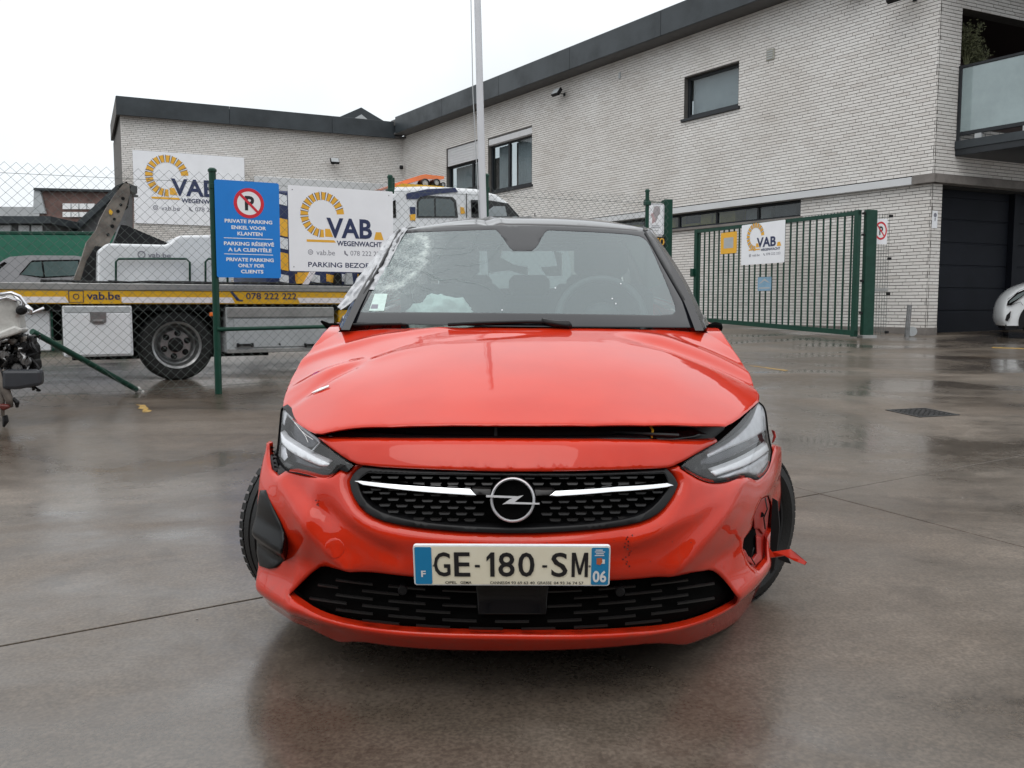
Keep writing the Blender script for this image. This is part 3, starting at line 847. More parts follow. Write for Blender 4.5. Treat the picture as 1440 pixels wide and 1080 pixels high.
for h in (.08, 1.0, 2.0):
    MB().tube([FF.p(sa, .008, fz(sa) + h), FF.p((sa + sb) / 2, .008, fz((sa + sb) / 2) + h), FF.p(sb, .008, fz(sb) + h)], .002, 5).build('tension_wire', M['wire'], fence)
def fpost(s, h=2.13, r=.024, d=0.0, lean=0.0):
    z = fz(s); n = MB()
    n.lathe(FF.p(s, d, z), (lean, 0, 1), [(0, 0), (0, r), (h, r), (h, r * 1.25), (h + .02, r * 1.25), (h + .035, r * .8), (h + .038, 0)], 14)
    po = n.build('post', M['green'], fence, smooth=True, autosm=35)
    MB().bbox(framed(FF, s, z + h - .16, d), -.035, .035, -.035, .035, 0, .05, .005).build('clamp', M['green'], po)
    return po
sp = [FF.px(303, 400)[0], FF.px(549, 300)[0], FF.px(683, 300)[0], FF.px(910, 300)[0], -6.9, -9.4]
fpost(sp[0], 2.1, .033); fpost(sp[1]); fpost(sp[2], 2.2, .035); fpost(sp[3]); fpost(sp[4]); fpost(sp[5])
# mid rail and the fallen strut
z = FF.px(320, 462)[1]
MB().tube([FF.p(sp[0], -.03, FF.px(315, 463)[1]), FF.p(FF.px(470, 460)[0], -.03, FF.px(465, 459)[1]), FF.p(sp[1], -.03, FF.px(465, 457)[1])], .02, 10).build('rail', M['green'], fence, smooth=True)
a = gpt(192, 552) + Vector((0, 0, .03)); sL, zL = FF.px(45, 466, -.35)
b = FF.p(sL, -.35, zL)
st = empty('fence_strut', Matrix.Translation(a), 'loose green tube leaning down to the ground in front of the fence', 'fence strut')
MB().tube([a, b], .026, 12).build('tube', M['green'], st, smooth=True, autosm=40)
mb = MB(); rn = random.Random(5)
t = (a - b).normalized()
for k in range(7):
    c = a + t * (.012 * k) + Vector([rn.gauss(0, .008) for _ in range(3)])
    mb.lathe(c, Vector([rn.gauss(0, 1) for _ in range(3)]), [(-.022, 0), (-.014, .02), (.008, .026), (.022, 0)], 6)
mb.build('concrete_lump', simple('pale_concrete', (.55, .54, .52), .9, bump=.5), st)

# ------------------------------------------------------------------ signs on the fence
def prohibition(mb_r, mb_w, mb_k, P, a, z, R_, d=-.006, ratio=1.0):
    Q = lambda x, dd, zz: P(a + (x - a) * ratio, dd, zz)
    disc(mb_r, Q, a, z, R_ * .78, R_, d - .001); disc(mb_w, Q, a, z, 0.0001, R_ * .80, d)
    put_text(mb_k, Q, 'P', a - R_ * .27, a + R_ * .35, z - R_ * .48, z + R_ * .48, d - .0016, .035)
    c = math.cos(R(135)); s_ = math.sin(R(135)); w_ = R_ * .085; L = R_ * .8
    pts = [(a + c * L - s_ * w_, z + s_ * L + c * w_ * 1), (a + c * L + s_ * w_, z + s_ * L - c * w_), (a - c * L + s_ * w_, z - s_ * L - c * w_), (a - c * L - s_ * w_, z - s_ * L + c * w_)]
    quad(mb_r, Q, pts, d - .0024)
FS = Fr(FF.p(0, -.05, 0).xy, FF.x)
s0, zt_ = FS.px(301, 252); s1, _ = FS.px(392, 259); _, zb_ = FS.px(306, 390)
W_, H_ = s1 - s0, zt_ - zb_
r = empty('parking_sign', FS.mat(s0, 0, zb_), 'blue private parking sign on the fence with a red no parking ring', 'sign')
P = framed(FS, s0, zb_)
def rounded(w, h, rad, n=5, x0=0, z0=0):
    o = []
    for cx, cz, a0 in ((w - rad, rad, -90), (w - rad, h - rad, 0), (rad, h - rad, 90), (rad, rad, 180)):
        for i in range(n + 1):
            t = R(a0 + 90 * i / n); o.append((x0 + cx + rad * math.cos(t), z0 + cz + rad * math.sin(t)))
    return o
MB().prism(P, rounded(W_, H_, .02), -.004, 0).build('board', M['blue'], r)
rr_, ww_, kk_ = MB(), MB(), MB()
prohibition(rr_, ww_, kk_, P, W_ * .52, H_ * .775, W_ * .235, -.005)
rr_.build('red_ring', M['red_print'], r); kk_.build('letter', M['black_print'], r)
for k, (txt, a0, a1, y) in enumerate((('PRIVATE PARKING', .14, .88, .585), ('ENKEL VOOR', .24, .78, .52), ('KLANTEN', .33, .72, .458), ('PARKING RÉSERVÉ', .12, .90, .352), ('A LA CLIENTÈLE', .18, .86, .29), ('PRIVATE PARKING', .15, .89, .188), ('ONLY FOR', .33, .74, .127), ('CLIENTS', .37, .72, .065))):
    hgt = .038 if 'É' not in txt and 'È' not in txt else .048
    put_text(ww_, P, txt, W_ * a0, W_ * a1, H_ * (y - .019), H_ * (y - .019 + hgt), -.0055, .03)
for y in (.405, .24):
    quad(ww_, P, [(W_ * .12, H_ * y), (W_ * .88, H_ * y), (W_ * .88, H_ * (y + .007)), (W_ * .12, H_ * (y + .007))], -.0055)
ww_.build('white_lettering', M['white'], r)

s0, zt_ = FS.px(404.5, 260); s1, _ = FS.px(552, 266); _, zb_ = FS.px(408, 381)
W_, H_ = s1 - s0, zt_ - zb_
r = empty('company_sign', FS.mat(s0, 0, zb_), 'white visitor parking sign with amber ring logo on the fence right of the blue sign', 'sign', 'company signs with the amber ring')
P = framed(FS, s0, zb_)
MB().prism(P, rounded(W_, H_, .012), -.004, 0).build('board', M['signwhite'], r)
vab_logo(r, framed(FS, s0, zb_, -.004 + .0035), W_, H_, True, True)
for a, z in ((.04, .05), (.96, .05), (.04, .95), (.96, .95)):
    MB().lathe(P(W_ * a, -.004, H_ * z), -FS.n.to_3d(), [(0, 0), (0, .006), (.002, .005), (.003, 0)], 8).build('bolt', M['steel'], r)

# ------------------------------------------------------------------ gate post left with camera notice and number plate
pq = Vector((2.03, 11.4)); FG0 = Fr(pq, (1, 0))
z0 = ground_z(11.4); _, zt_ = FG0.px(935, 280)
s0, _ = FG0.px(933.5, 300); s1, _ = FG0.px(946, 300)
gp = empty('gate_post', FG0.mat((s0 + s1) / 2, 0, z0), 'tall square green gate post just behind the car roof with a notice on it', 'gate post')
MB().bbox(FG0.p, s0, s1, 0, .12, z0, zt_, .008).build('post', M['green'], gp)
MB().bbox(FG0.p, s0 - .02, s0, .02, .10, zt_ - .45, zt_ - .01, .004).build('hinge_plate', M['green'], gp)
s0, zt_ = FG0.px(910, 286, -.03); s1, _ = FG0.px(934, 287, -.03); _, zb_ = FG0.px(911, 331, -.03)
W_, H_ = s1 - s0, zt_ - zb_
r = empty('camera_notice', FG0.mat(s0, -.03, zb_), 'small white camera notice with a grey and pink figure beside the tall gate post', 'sign')
P = framed(FG0, s0, zb_, -.03)
MB().prism(P, rounded(W_, H_, .03), -.004, 0).build('board', M['signwhite'], r)
mb = MB()
o_, i_ = rounded(W_ - .02, H_ - .02, .022, 5, .01, .01), rounded(W_ - .03, H_ - .03, .018, 5, .015, .015)
b = len(o_); mb.add([P(a, -.0055, z) for a, z in o_ + i_], [(k, (k + 1) % b, b + (k + 1) % b, b + k) for k in range(b)])
mb.build('border', M['grey_print'], r)
M['figpink'] = simple('faded_pink', (.52, .36, .37), .5); M['figgrey'] = simple('faded_grey', (.38, .35, .36), .5)
mb = MB(); quad(mb, P, [(W_ * x, H_ * y) for x, y in ((.36, .40), (.52, .42), (.62, .52), (.62, .60), (.74, .66), (.78, .80), (.72, .90), (.55, .93), (.40, .88), (.36, .78))], -.0055); mb.build('figure', M['figgrey'], r)
mb = MB(); quad(mb, P, [(W_ * x, H_ * y) for x, y in ((.30, .36), (.42, .40), (.52, .50), (.42, .58), (.36, .72), (.26, .66), (.24, .74), (.22, .62), (.32, .55), (.30, .46))], -.006); mb.build('figure', M['figpink'], r)
mb = MB()
for y, a0, a1 in ((.30, .28, .74), (.255, .22, .78), (.23, .25, .7), (.14, .28, .72)): quad(mb, P, [(W_ * a0, H_ * y), (W_ * a1, H_ * y), (W_ * a1, H_ * (y + .012)), (W_ * a0, H_ * (y + .012))], -.0055)
mb.build('small_lettering', M['grey_print'], r)
s0, zt_ = FG0.px(921, 333, -.02); s1, _ = FG0.px(936, 333, -.02); _, zb_ = FG0.px(921, 347, -.02)
s0 -= (s1 - s0) * .55
W_, H_ = s1 - s0, zt_ - zb_
r = empty('number_plate', FG0.mat(s0, -.02, zb_), 'black house number plate with yellow digits below the camera notice', 'sign')
P = framed(FG0, s0, zb_, -.02)
MB().bbox(P, 0, W_, -.006, 0, 0, H_, .002).build('plate', M['black'], r)
mb = MB(); put_text(mb, P, '70', W_ * .30, W_ * .93, H_ * .12, H_ * .88, -.0075, .01); mb.build('lettering', M['amber'], r)
s, z = FG0.px(909, 283); P = framed(FG0, s, z)
mb = MB().bbox(P, -.03, .04, -.03, .03, -.015, .02, .005).tube([P(.02, 0, 0), P(.22, 0, -.02)], .006, 6)
mb.build('latch', M['green'], gp)

# ------------------------------------------------------------------ sliding bar gate
A = Vector((6.13, 15.8)); B = Vector((4.21, 20.5))
GA = gpt(1200, 467.5); FG = Fr(B, A - B); LG = (A - B).length
def gzg(s): return ground_z(FG.p(s, 0, 0).y)
sL, _ = FG.px(977, 400); sR, _ = FG.px(1206, 400)
hz = 2.12
gate = empty('bar_gate', FG.mat(sL, 0, gzg(sL)), 'wide green metal gate of upright bars standing along the brick wall', 'gate')
zt = FG.px(1206, 297)[1]; ztl = FG.px(977, 318)[1]
zb0 = gzg(sL) + .06; zb1 = gzg(sR) + .05
zt = max(zt, zb1 + 2.0); 
def slab(s0, s1, z00, z01, h, d0, d1, mb):
    c = [FG.p(a, d, z + k) for k in (0, h) for d in (d0, d1) for a, z in ((s0, z00), (s1, z01))]
    mb.add(c, [(0, 2, 3, 1), (4, 5, 7, 6), (0, 1, 5, 4), (2, 6, 7, 3), (0, 4, 6, 2), (1, 3, 7, 5)])
fr_ = MB(); slab(sL, sR, zb0, zb1, .09, -.04, .04, fr_); fr_.build('bottom_rail', M['green'], gate)
fr_ = MB(); slab(sL, sR, zb0 + 2.0, zt - .07, .07, -.035, .035, fr_); fr_.build('top_rail', M['green'], gate)
MB().bbox(FG.p, sR - .1, sR, -.042, .042, zb1 - .02, zt + .02, .006).build('end_post', M['green'], gate)
MB().bbox(FG.p, sL, sL + .11, -.042, .042, zb0 - .02, zb0 + 2.08, .006).build('end_post', M['green'], gate)
nb = 27
for i in range(1, nb + 1):
    s = sL + (sR - sL) * i / (nb + 1); t = i / (nb + 1)
    za = zb0 + (zb1 - zb0) * t; zc = zb0 + 2.0 + (zt - .07 - zb0 - 2.0) * t
    MB().box(FG.p, s - .0125, s + .0125, -.0125, .0125, za + .088, zc + .002).build('bar', M['green'], gate)
k = 60
spk = MB()
for i in range(k):
    s = sL + (sR - sL) * (i + .5) / k; zc = zb0 + 2.0 + (zt - zb0 - 2.0) * (i + .5) / k
    if s > sL + (sR - sL) * .4:
        spk.add([FG.p(s - .02, 0, zc), FG.p(s + .02, 0, zc), FG.p(s, 0, zc + .045), FG.p(s, .01, zc + .0)], [(0, 1, 2), (1, 3, 2), (3, 0, 2)])
spk.build('spike_strip', M['green'], gate, kind='stuff')
MB().bbox(FG.p, sL - .06, sL + .05, -.1, -.04, zb0 + 1.02, zb0 + 1.2, .01).build('lock_box', M['green'], gate)
def gate_sign(u0, u1, vt, vb, name, label, mat):
    s0, z1 = FG.px(u0, vt, -.05); s1, _ = FG.px(u1, vt, -.05); _, z0 = FG.px(u0, vb, -.05)
    r = empty(name, FG.mat(s0, -.05, z0), label, 'sign')
    P = framed(FG, s0, z0, -.05)
    MB().prism(P, rounded(s1 - s0, z1 - z0, .02), -.005, 0).build('board', mat, r)
    return r, P, s1 - s0, z1 - z0
r, P, W_, H_ = gate_sign(1043.5, 1104.5, 317, 373, 'company_sign', 'white company sign with amber ring logo hanging on the green bar gate', M['signwhite'])
r['group'] = 'company signs with the amber ring'
vab_logo(r, framed(FG, FG.px(1043.5, 373, -.05)[0], FG.px(1043.5, 373, -.05)[1], -.05 - .004), W_, H_)
r, P, W_, H_ = gate_sign(1014, 1036.5, 328, 357.5, 'yellow_notice', 'yellow framed notice on the green bar gate left of the company sign', M['amber'])
mb = MB(); quad(mb, P, [(W_ * .2, H_ * .25), (W_ * .8, H_ * .25), (W_ * .8, H_ * .75), (W_ * .2, H_ * .75)], -.006); mb.build('sheet', M['lgrey'], r)
r, P, W_, H_ = gate_sign(1066, 1085, 390, 409, 'blue_notice', 'small faded blue notice on the gate bars under the company sign', simple('faded_blue', (.22, .38, .52), .5))
mb = MB(); quad(mb, P, [(W_ * .08, H_ * .52), (W_ * .5, H_ * .9), (W_ * .92, H_ * .55), (W_ * .7, H_ * .62), (W_ * .5, H_ * .74), (W_ * .25, H_ * .55)], -.006)
quad(mb, P, [(W_ * .1, H_ * .15), (W_ * .9, H_ * .15), (W_ * .9, H_ * .25), (W_ * .1, H_ * .25)], -.006); mb.build('picture', M['lgrey'], r)
# big gate post right, mesh end panel, no parking plate
q0 = gpt(1222.5, 475); FP = Fr(q0.xy, (1, .2))
s0, _ = FP.px(1213.5, 400); s1, _ = FP.px(1230.5, 400); zt_ = FP.px(1220, 295)[1]
gp2 = empty('gate_post', Matrix.Translation(q0), 'thick green gate post at the right end of the bar gate', 'gate post')
MB().bbox(FP.p, s0 + .01, s1 - .01, -.03, .07, q0.z + .03, zt_, .012).build('post', M['green'], gp2)
MB().bbox(FP.p, s0 - .02, s1 + .03, -.08, .12, q0.z - .02, q0.z + .05, .01).build('foot', M['alu'], gp2)
for vv in (300, 330, 395, 440):
    z = FP.px(1214, vv)[1]
    MB().bbox(FP.p, s0 - .05, s0 + .0, -.02, .03, z - .02, z + .02, .004).build('bracket', M['black'], gp2)
s1b, _ = FP.px(1252, 400)
mp = empty('mesh_panel', FP.mat(s1 + .02, .1, q0.z), 'narrow green wire mesh panel right of the thick gate post', 'fence panel')
P = framed(FP, s1 + .01, q0.z + .05, .1); Wm = s1b - s1; Hm = zt_ - q0.z - .1
for i in range(7):
    MB().box(P, Wm * i / 6 - .0025, Wm * i / 6 + .0025, -.0025, .0025, 0, Hm).build('upright_wire', M['wire'], mp)
i = 0; wz = MB()
while i * .05 < Hm: wz.box(P, 0, Wm, -.006, -.0025, i * .05, i * .05 + .004); i += 1
wz.build('cross_wires', M['wire'], mp, kind='stuff')
for z in (.02, Hm * .33, Hm * .62, Hm * .97): MB().bbox(P, Wm - .01, Wm + .05, -.03, .03, z, z + .05, .008).build('clamp', M['black'], mp)
MB().bbox(P, -.02, Wm, -.03, .0, Hm * .36, Hm * .36 + .06, .004).build('cross_strip', M['alu'], mp)
s0, zt_ = FP.px(1233, 307, -.0); s1, _ = FP.px(1251, 307); _, zb_ = FP.px(1233, 343)
r = empty('no_parking_plate', FP.mat(s0, 0, zb_), 'white plate with a red no parking ring right of the thick green post', 'sign')
P = framed(FP, s0, zb_, 0.06); W_, H_ = s1 - s0, zt_ - zb_
MB().prism(P, rounded(W_, H_, .01), -.004, 0).build('board', M['signwhite'], r)
rr_, ww_, kk_ = MB(), MB(), MB()
prohibition(rr_, ww_, kk_, P, W_ * .5, H_ * .53, H_ * .36, -.005, ratio=W_ * .47 / (H_ * .36))
rr_.build('red_ring', M['red_print'], r); ww_.build('disc', M['white'], r); kk_.build('letter', M['black_print'], r)

# ------------------------------------------------------------------ flagpole
FPo = Fr((0, 9.55), (1, 0))
sx, _ = FPo.px(681, 300); gzz = ground_z(9.55)
tx, tz = FPo.px(673, 0)
fp = empty('flagpole', Matrix.Translation((sx, 9.55, gzz)), 'tall slim white pole with a rope rising behind the car roof', 'pole')
b = Vector((sx + .03, 9.55, gzz)); t = Vector((tx - .012, 9.55, tz)); tt = b + (t - b) * 1.9
MB().tube([b, b.lerp(tt, .5), tt], [.040, .036, .028], 20).build('pole', M['pole'], fp, smooth=True, autosm=50)
MB().tube([b + Vector((-.055, -.03, 1.2)), b.lerp(tt, .4) + Vector((-.072, -.03, 0)), tt + Vector((-.045, -.03, 0))], .0055, 6).build('rope', M['lgrey'], fp)

# ------------------------------------------------------------------ tow truck
FT = Fr((0, 11.47), (1, .55))
tz = lambda s: ground_z(FT.p(s, 0, 0).y)
def tpx(u, v, d=0.0): return FT.px(u, v, d)
root_s, _ = tpx(248, 480)
truck = empty('tow_truck', FT.mat(root_s, .2, tz(root_s)), 'white yellow and blue flatbed tow truck parked behind the chain link fence', 'truck')
SL, SR_ = tpx(-40, 420)[0], tpx(548, 420)[0]
zdt = tpx(248, 399.5)[1]; zdb = tpx(248, 409)[1]; zy0 = tpx(248, 427.5)[1]
MB().bbox(FT.p, SL, SR_, -.01, .05, zdb, zdt, .006).build('deck_rail', M['alu'], truck)
MB().box(FT.p, SL, SR_, .05, 2.3, zdb - .02, zdt - .03).build('deck', M['alu'], truck)
band = MB().bbox(FT.p, SL, SR_, 0, .05, zy0, zdb - .002, .004).build('side_band', M['yellow'], truck)
for u0, u1 in ((28, 92), (171, 326), (418, 545)):
    a, b = tpx(u0, 421)[0], tpx(u1, 421)[0]; za, zb = tpx(248, 426)[1], tpx(248, 418)[1]
    if u0 == 418: za += .0
    MB().add([FT.p(a, -.004, zb), FT.p(b, -.004, zb), FT.p(b + .03, -.004, za), FT.p(a + (.03 if u0 == 418 else 0), -.004, za),
              FT.p(a, -.001, zb), FT.p(b, -.001, zb), FT.p(b + .03, -.001, za), FT.p(a + (.03 if u0 == 418 else 0), -.001, za)],
             [(0, 3, 2, 1), (0, 1, 5, 4), (1, 2, 6, 5), (2, 3, 7, 6), (3, 0, 4, 7)]).build('reflective_strip', M['reflect'], truck)
mb = MB()
a, b = tpx(122, 420)[0], tpx(169, 420)[0]
put_text(mb, FT.p, 'vab.be', a, b, tpx(140, 421.5)[1], tpx(140, 410.5)[1], -.003, .015); mb.build('lettering', M['navy'], truck); mb = MB()
a, b = tpx(346, 420)[0], tpx(417, 420)[0]
put_text(mb, FT.p, '078 222 222', a, b, tpx(380, 421)[1], tpx(380, 412)[1], -.003, .012); mb.build('lettering', M['navy'], truck); mb = MB()
PT = FT.p
s, z = tpx(107, 417); 
for q in ((-.07, -.06, .07, -.055), (-.07, .055, .07, .06), (-.07, -.06, -.063, .06), (.063, -.06, .07, .06)):
    quad(mb, PT, [(s + q[0], z + q[1]), (s + q[2], z + q[1]), (s + q[2], z + q[3]), (s + q[0], z + q[3])], -.003)
disc(mb, PT, s, z, .022, .03, -.003, 14)
mb.build('pictogram', M['navy'], truck); mb = MB()
s, z = tpx(334, 417)
quad(mb, PT, [(s - .08, z + .05), (s - .05, z + .055), (s + .02, z - .03), (s + .06, z - .04), (s + .05, z - .055), (s - .01, z - .045)], -.003)
mb.build('pictogram', M['navy'], truck)
# chassis, boxes
MB().box(FT.p, SL, SR_ + 2.2, .35, .55, zy0 - .38, zy0 - .08).box(FT.p, SL, SR_ + 2.2, 1.5, 1.7, zy0 - .38, zy0 - .08).box(FT.p, SL, SR_, .06, 2.2, zy0 - .07, zdb - .03).build('chassis_beam', M['chassis'], truck)
def locker(u0, u1, vt, vb, mat, name='storage_box', depth=.5, d=.0):
    a, b = tpx(u0, 450, d)[0], tpx(u1, 450, d)[0]; um = (u0 + u1) / 2
    z1, z0 = tpx(um, vt, d)[1], tpx(um, vb, d)[1]
    o = MB().bbox(FT.p, a, b, d, d + depth, z0, z1, .01).build(name, mat, truck)
    return o, a, b, z0, z1
o, a, b, z0, z1 = locker(88, 186, 430, 501.5, M['truckwhite'])
MB().bbox(FT.p, a + .02, b - .02, -.008, .01, z1 - .07, z1 - .01, .003).build('lid_edge', M['lgrey'], o)
MB().bbox(FT.p, a + .02, b - .02, -.012, .01, z0 + .02, z1 - .08, .004).build('door', M['truckwhite'], o)
s, z = tpx(138, 447)
MB().prism(FT.p, [(s - .075, z + .06), (s - .075, z - .04), (s - .04, z - .065), (s + .04, z - .065), (s + .075, z - .04), (s + .075, z + .06)], -.02, -.005).build('latch', M['steel'], o)
MB().bbox(FT.p, s - .05, s + .05, -.032, -.02, z - .045, z - .02, .004).build('handle', M['steel'], o)
o, a, b, z0, z1 = locker(5, 71, 432, 494, M['truckwhite'], d=.12)
MB().box(FT.p, b - .0, b + .02, .11, .6, z0, z1).build('edge_strip', M['green'], o)
o, a, b, z0, z1 = locker(318, 470, 432, 495, M['lgrey'], 'side_cabinet', .6)
MB().bbox(FT.p, a + .01, b - .01, -.02, .0, z1 - .11, z1 - .004, .004).build('header', M['alu'], o)
mid = (a + .08, b - .08)
MB().bbox(FT.p, mid[0], mid[1], -.014, .0, z0 + .06, z1 - .13, .004).build('flap', M['lgrey'], o)
MB().bbox(FT.p, a, b, -.02, .0, z0, z0 + .045, .004).build('sill_strip', M['alu'], o)
for u_ in (344, 438):
    s, z = tpx(u_, 485)
    MB().bbox(FT.p, s - .09, s + .09, -.045, -.014, z - .012, z + .014, .005).bbox(FT.p, s - .09, s - .065, -.045, -.01, z - .022, z + .022, .004).bbox(FT.p, s + .065, s + .09, -.045, -.01, z - .022, z + .022, .004).build('handle', M['black'], o)
s, z = tpx(393, 484)
MB().lathe(FT.p(s, -.014, z), -FT.n.to_3d(), [(0, 0), (0, .012), (.006, .01), (.006, 0)], 8).build('lock', M['black'], o)
o, a, b, z0, z1 = locker(476, 520, 436, 470, M['yellow'], 'step_panel', .3, .05)
s, z = tpx(299, 442)
MB().bbox(FT.p, s - .035, s + .035, -.02, .02, z - .022, z + .022, .005).build('side_marker', M['orange_lens'], truck)
# wheels
def truck_wheel(s, d, zc, r=.385):
    c = FT.p(s, d, zc); ax = FT.n.to_3d()
    w = MB().lathe(c, ax, [(.02, r * .60), (.0, r * .64), (-.01, r * .78), (.0, r * .93), (.03, r), (.2, r), (.24, r * .93), (.24, r * .6)], 48, True).build('wheel', M['rubber'], truck, smooth=True, autosm=35)
    rim = MB().lathe(c, ax, [(.02, r * .60), (-.004, r * .665), (-.014, r * .66), (.0, r * .60), (.03, r * .58), (.11, r * .54), (.13, r * .46), (.10, r * .44), (.085, r * .40), (.085, .001)], 48)
    rim.build('rim', M['steel'], w, smooth=True, autosm=30)
    hub = MB().lathe(c, ax, [(.085, r * .21), (.03, r * .19), (.02, r * .15), (.02, .001)], 20)
    hub.build('hub', M['chassis'], w, smooth=True, autosm=30)
    for k in range(6):
        t = R(60 * k + 20); q = c + FT.x.to_3d() * math.cos(t) * r * .33 + Vector((0, 0, math.sin(t) * r * .33))
        MB().lathe(q + ax * .084, ax, [(0, .035), (-.002, .035), (-.002, .0)], 10).lathe(q + ax * .082, ax, [(0, .02), (-.02, .018), (-.024, 0)], 6).build('wheel_nut', M['chassis'], w)
sw_, zw = tpx(249, 493, .12)
truck_wheel(sw_, .12, tz(sw_) + .385)
sF, _ = tpx(655, 480, .1)
truck_wheel(sF, .12, tz(sF) + .385)
mud = []
for k in range(13):
    t = R(15 + 150 * k / 12); mud.append((sw_ + math.cos(t) * .50, tz(sw_) + .385 + math.sin(t) * .50))
v = [FT.p(a, .05, z) for a, z in mud] + [FT.p(a, .5, z) for a, z in mud]
mesh('mudguard', v, [(i, i + 1, i + 14, i + 13) for i in range(12)], M['black'], truck, smooth=True)
MB().box(FT.p, sw_ - 1.0, sw_ + 1.1, .62, .66, tz(sw_) + .22, zy0).build('inner_panel', M['chassis'], truck)
for x in (-.9, 1.2): MB().lathe(FT.p(sw_ + x, .9, tz(sw_) + .36), FT.n.to_3d(), [(-.1, 0), (-.1, .12), (.3, .12), (.3, 0)], 12).build('tank', M['chassis'], truck)
# white moulded body on the deck with grab rails and lettering
def tpoly(pts, d0, d1, name, mat, parent=truck, smooth=False, bev=None):
    pp = [tpx(u, v, d0) for u, v in pts]
    return MB().prism(FT.p, pp, d0, d1).build(name, mat, parent)
body = tpoly([(137, 399), (138, 352), (148, 344), (153, 342), (232, 344), (240, 341), (247, 334), (254, 331), (320, 330), (326, 336), (326, 399)], .25, 1.6, 'tool_body', M['truckwhite'])
bv = body.modifiers.new('round', 'BEVEL'); bv.width = .03; bv.segments = 3; bv.limit_method = 'ANGLE'
for (u0, u1) in ((163, 267), (289, 320)):
    pts = [tpx(u, v, .2) for u, v in ((u0, 399), (u0, 368), (u0 + 4, 364), (u1 - 5, 364), (u1, 369), (u1, 399))]
    MB().tube([FT.p(a, .2, z) for a, z in pts], .012, 8).build('grab_rail', M['green'], truck, smooth=True)
mb = MB(); a, b = tpx(208, 358, .245)[0], tpx(240, 358, .245)[0]
put_text(mb, FT.p, 'vab.be', a, b, tpx(220, 362.5, .245)[1], tpx(220, 355, .245)[1], .244, .01)
s, z = tpx(199, 358, .245); disc(mb, FT.p, s, z, .03, .04, .244, 14)
mb.build('lettering', M['grey_print'], truck)
tpoly([(161, 339), (170, 316), (178, 317), (237, 342), (234, 345), (160, 345)], .6, .9, 'black_cover', M['black'])
# pile of black straps and rods on the rail
rn = random.Random(11); mb = MB()
for k in range(9):
    u = rn.uniform(10, 480); a, _ = tpx(u, 400)
    pts = [FT.p(a + t * .2, .03 + rn.uniform(0, .04), zdt + .012 + rn.uniform(0, .015)) for t in range(5)]
    mb.tube(pts, .012, 6)
mb.build('strap', M['black'], truck)
# lifting arm
arm = [(102, 398), (116, 360), (122, 340), (136, 322), (142, 306), (152, 288), (164, 270), (175, 257), (182, 259), (183, 272), (178, 290), (171, 308), (160, 330), (150, 350), (142, 372), (138, 398)]
tpoly(arm, .55, .75, 'lifting_arm', M['rustbeam'])
tpoly([(112, 398), (122, 366), (134, 346), (146, 347), (142, 372), (136, 398)], .50, .85, 'arm_foot', M['black'])
tpoly([(165, 262), (178, 255), (184, 262), (180, 292), (172, 300), (172, 290)], .56, .80, 'arm_head', M['chassis'])
mb = MB()
for u, v, w in ((173, 279, 2.2), (170, 288, 1.8), (166, 297, 2.2), (161, 308, 1.8), (158, 318, 2.4), (152, 330, 2.0)):
    s, z = tpx(u, v, .54); rr = w * .0085
    mb.lathe(FT.p(s, .548, z), FT.n.to_3d(), [(0, rr), (-.004, rr), (-.004, 0)], 10)
mb.build('arm_holes', M['chassis'], truck)
tpoly([(153, 297), (155, 294), (159, 298), (157, 302), (154, 301)], .53, .55, 'yellow_tag', M['yellow'])
# locker with chequer stripes behind the signs
ca, cb = tpx(378, 380)[0], tpx(541, 380)[0]
ztop = tpx(430, 268)[1]
loc = MB().bbox(FT.p, ca, cb, .12, 1.9, zdt, ztop, .02).build('equipment_locker', M['navy'], truck)
rows = [(258, 272), (272, 289), (289, 306), (306, 333), (333, 351), (354, 381), (385, 398)]
colr = ['amber', 'truckwhite', 'navy', 'amber', 'truckwhite', 'amber', 'truckwhite']
for (v0, v1), c_ in zip(rows, colr):
    for k in range(7):
        u0 = 392 + k * 22; a = tpx(u0, 350, .12)[0]; b = tpx(u0 + 13, 350, .12)[0]; z1 = tpx(u0, v0, .12)[1]; z0 = tpx(u0, v1, .12)[1]
        if z1 > ztop: continue
        cc = c_ if k % 2 == 0 else {'amber': 'truckwhite', 'truckwhite': 'amber', 'navy': 'navy'}[c_]
        MB().add([FT.p(a, .115, z0 + .02), FT.p(b, .115, z0), FT.p(b, .115, z1 - .02), FT.p(a, .115, z1)], [(0, 1, 2, 3)]).build('stripe', M[cc], loc)
# under the white sign: struts and dark gear on the deck
tpoly([(418, 399), (420, 383), (440, 383), (430, 398)], .02, .08, 'striped_ramp', M['amber'])
tpoly([(426, 400), (436, 382), (444, 382), (434, 400)], .0, .03, 'ramp_edge', M['reflect'])
for u in (470, 486, 505): tpoly([(u, 400), (u + 2, 384), (u + 9, 384), (u + 11, 400)], .04, .1, 'winch_part', M['chassis'] if u != 486 else M['lgrey'])
# cab
def cabpx(pts, d): return [tpx(u, v, d) for u, v in pts]
cab_out = [(543, 470), (543, 290), (549, 272), (556, 262), (600, 261), (640, 263), (672, 265), (700, 273), (716, 284), (736, 306), (760, 330), (800, 345), (806, 372), (808, 470)]
cab = MB().prism(FT.p, cabpx(cab_out, .05), .05, 2.05).build('cab', M['truckwhite'], truck)
bv = cab.modifiers.new('round', 'BEVEL'); bv.width = .07; bv.segments = 4; bv.limit_method = 'ANGLE'; bv.angle_limit = R(50)
def cpan(name, pts, mat, d=.046, th=.006, parent=cab):
    return MB().prism(FT.p, cabpx(pts, d), d - th, d).build(name, mat, parent)
cpan('side_window', [(586, 306), (586, 284), (590, 277), (600, 275), (636, 277), (641, 282), (644, 306)], M['blackgloss'])
cpan('pane', [(588.5, 304), (588.5, 285), (592, 280), (610, 279), (610.5, 304)], simple('dusty_glass', (.06, .085, .09), .1, coat=.6), .039, .003)
